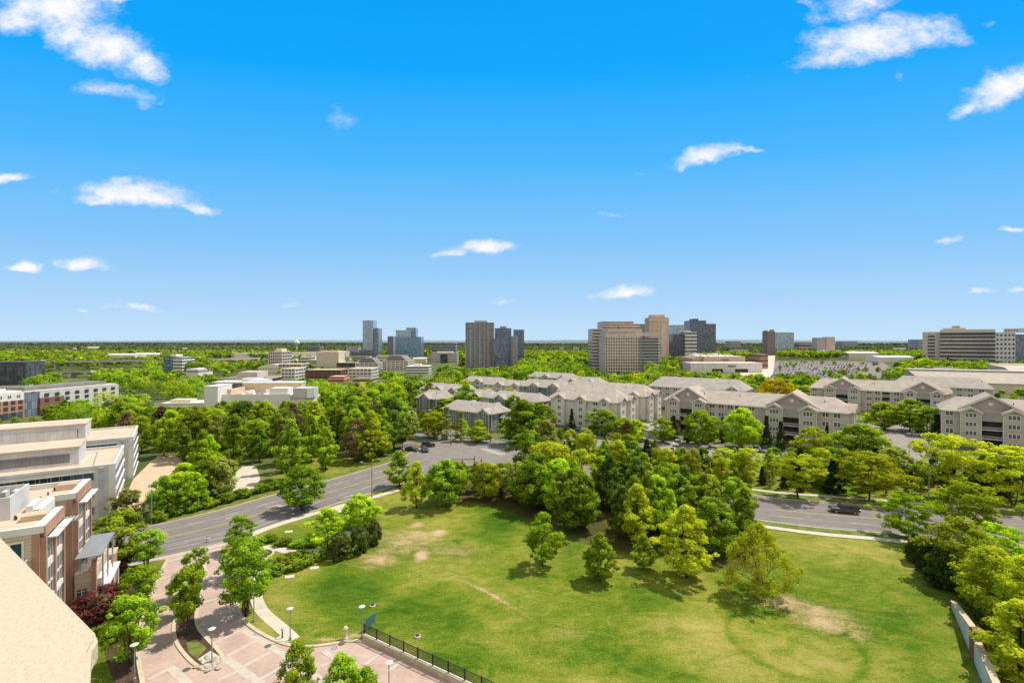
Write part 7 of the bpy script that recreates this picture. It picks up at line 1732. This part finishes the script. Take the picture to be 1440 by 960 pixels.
for (px, py, kd, pt, az, l) in ((579, 634, 'sedan', 'car_black', -20, 'dark car waiting at the left of the junction'), (597, 634.5, 'suv', 'car_black', -70, 'black car facing the camera in the middle of the junction'), (602, 628, 'suv', 'car_black', 10, 'dark car in the tree shade at the far side of the junction'),
                            (1063, 634, 'suv', 'car_white', -120, 'white car parked in front of the long apartment block, left of two'), (1075.5, 635, 'suv', 'car_silver', -120, 'silver car parked beside the white one before the long apartment block'), (992, 629, 'suv', 'car_white', -120, 'white van parked under the bright round trees'),
                            (1114, 638, 'sedan', 'car_blue', -120, 'blue grey car parked before the garage door of the long apartment block'), (1126, 638.5, 'sedan', 'car_black', -120, 'dark car parked beside the blue grey one'), (1286, 612, 'sedan', 'car_white', -10, 'white car parked in the courtyard beside the conifer'), (1296, 607.5, 'sedan', 'car_black', -10, 'dark car parked behind the white one in the courtyard'),
                            (1230, 592, 'suv', 'car_black', -30, 'dark car at the back of the courtyard near the apartment corner'), (1249, 596, 'suv', 'car_red', -30, 'red car parked at the back of the courtyard'), (907, 622, 'sedan', 'car_silver', -30, 'silver car beside the grey roofed garage'), (889, 628, 'sedan', 'car_white', -40, 'white car parked left of the grey roofed garage'),
                            (952, 626, 'suv', 'car_white', -120, 'white car parked at the dark conifer corner'), (876, 607, 'sedan', 'car_black', 50, 'dark car at the sunlit end of the pale apartment block'), (916, 597, 'sedan', 'car_silver', 50, 'silver car on the drive between the two pale apartment blocks'), (800, 607, 'sedan', 'car_black', -38, 'dark car parked along the pale apartment front, first from its left corner'), (816, 609, 'suv', 'car_blue', -38, 'blue car parked along the pale apartment front'), (834, 612, 'sedan', 'car_black', -38, 'black car parked along the pale apartment front near the round tree')):
    X, Y = g(px, py); car(kd, pt, X, Y, R(az), l, z=.045)
# the crowded mall car park: small cars, one mesh each, in rows
def far_car(paint):
    c = car_meshes('suv', paint); mb = bmesh.new()
    for k in ('body', 'cabin', 'roof'):
        n0 = len(mb.faces); mb.from_mesh(c[k]); mb.faces.ensure_lookup_table()
        for f in mb.faces[n0:]: f.material_index = 1 if k == 'cabin' else 0
    me = bpy.data.meshes.new('parked_car'); mb.to_mesh(me); mb.free(); me.materials.append(M[paint]); me.materials.append(M['pane']); return me
FAR = {p: far_car(p) for p in ('car_white', 'car_silver', 'car_black', 'car_blue', 'car_red')}
r = random.Random(12); n = 0
WORD = {'car_white': 'white', 'car_silver': 'silver', 'car_black': 'dark', 'car_blue': 'blue', 'car_red': 'red'}
for row in range(12):
    py = 509.5 + row * 2.05
    for k in range(30):
        px = 1098 + row * -1.2 + k * 4.7 + r.uniform(-1, 1)
        if px > 1222 - row * 1.0 or r.random() < .22: continue
        X, Y = g(px, py); p = r.choices(list(WORD), (7, 5, 2.5, 1, .6))[0]
        o = link('parked_car', FAR[p], None, (X, Y, .04), R(60) + r.uniform(-.05, .05)); n += 1
        tag(o, 'small %s car parked in the rows of the crowded mall car park' % WORD[p], 'car', '%s cars in the mall car park' % WORD[p])
for row in range(4):
    for k in range(9):
        px = r.uniform(1092, 1240); py = r.uniform(509, 536)
        if px > 1236: continue
        X, Y = g(px, py); hh = r.uniform(4.5, 6.5)
        add_tree(r.choice(('bright3', 'mid3', 'lime1')), X, Y, hh, hh * .95, 'small tree on an island of the mall car park', 'trees in the mall car park')
print('FARCARS', n, 'OBJ', len(bpy.data.objects), 'TREES', N_TREES[0])
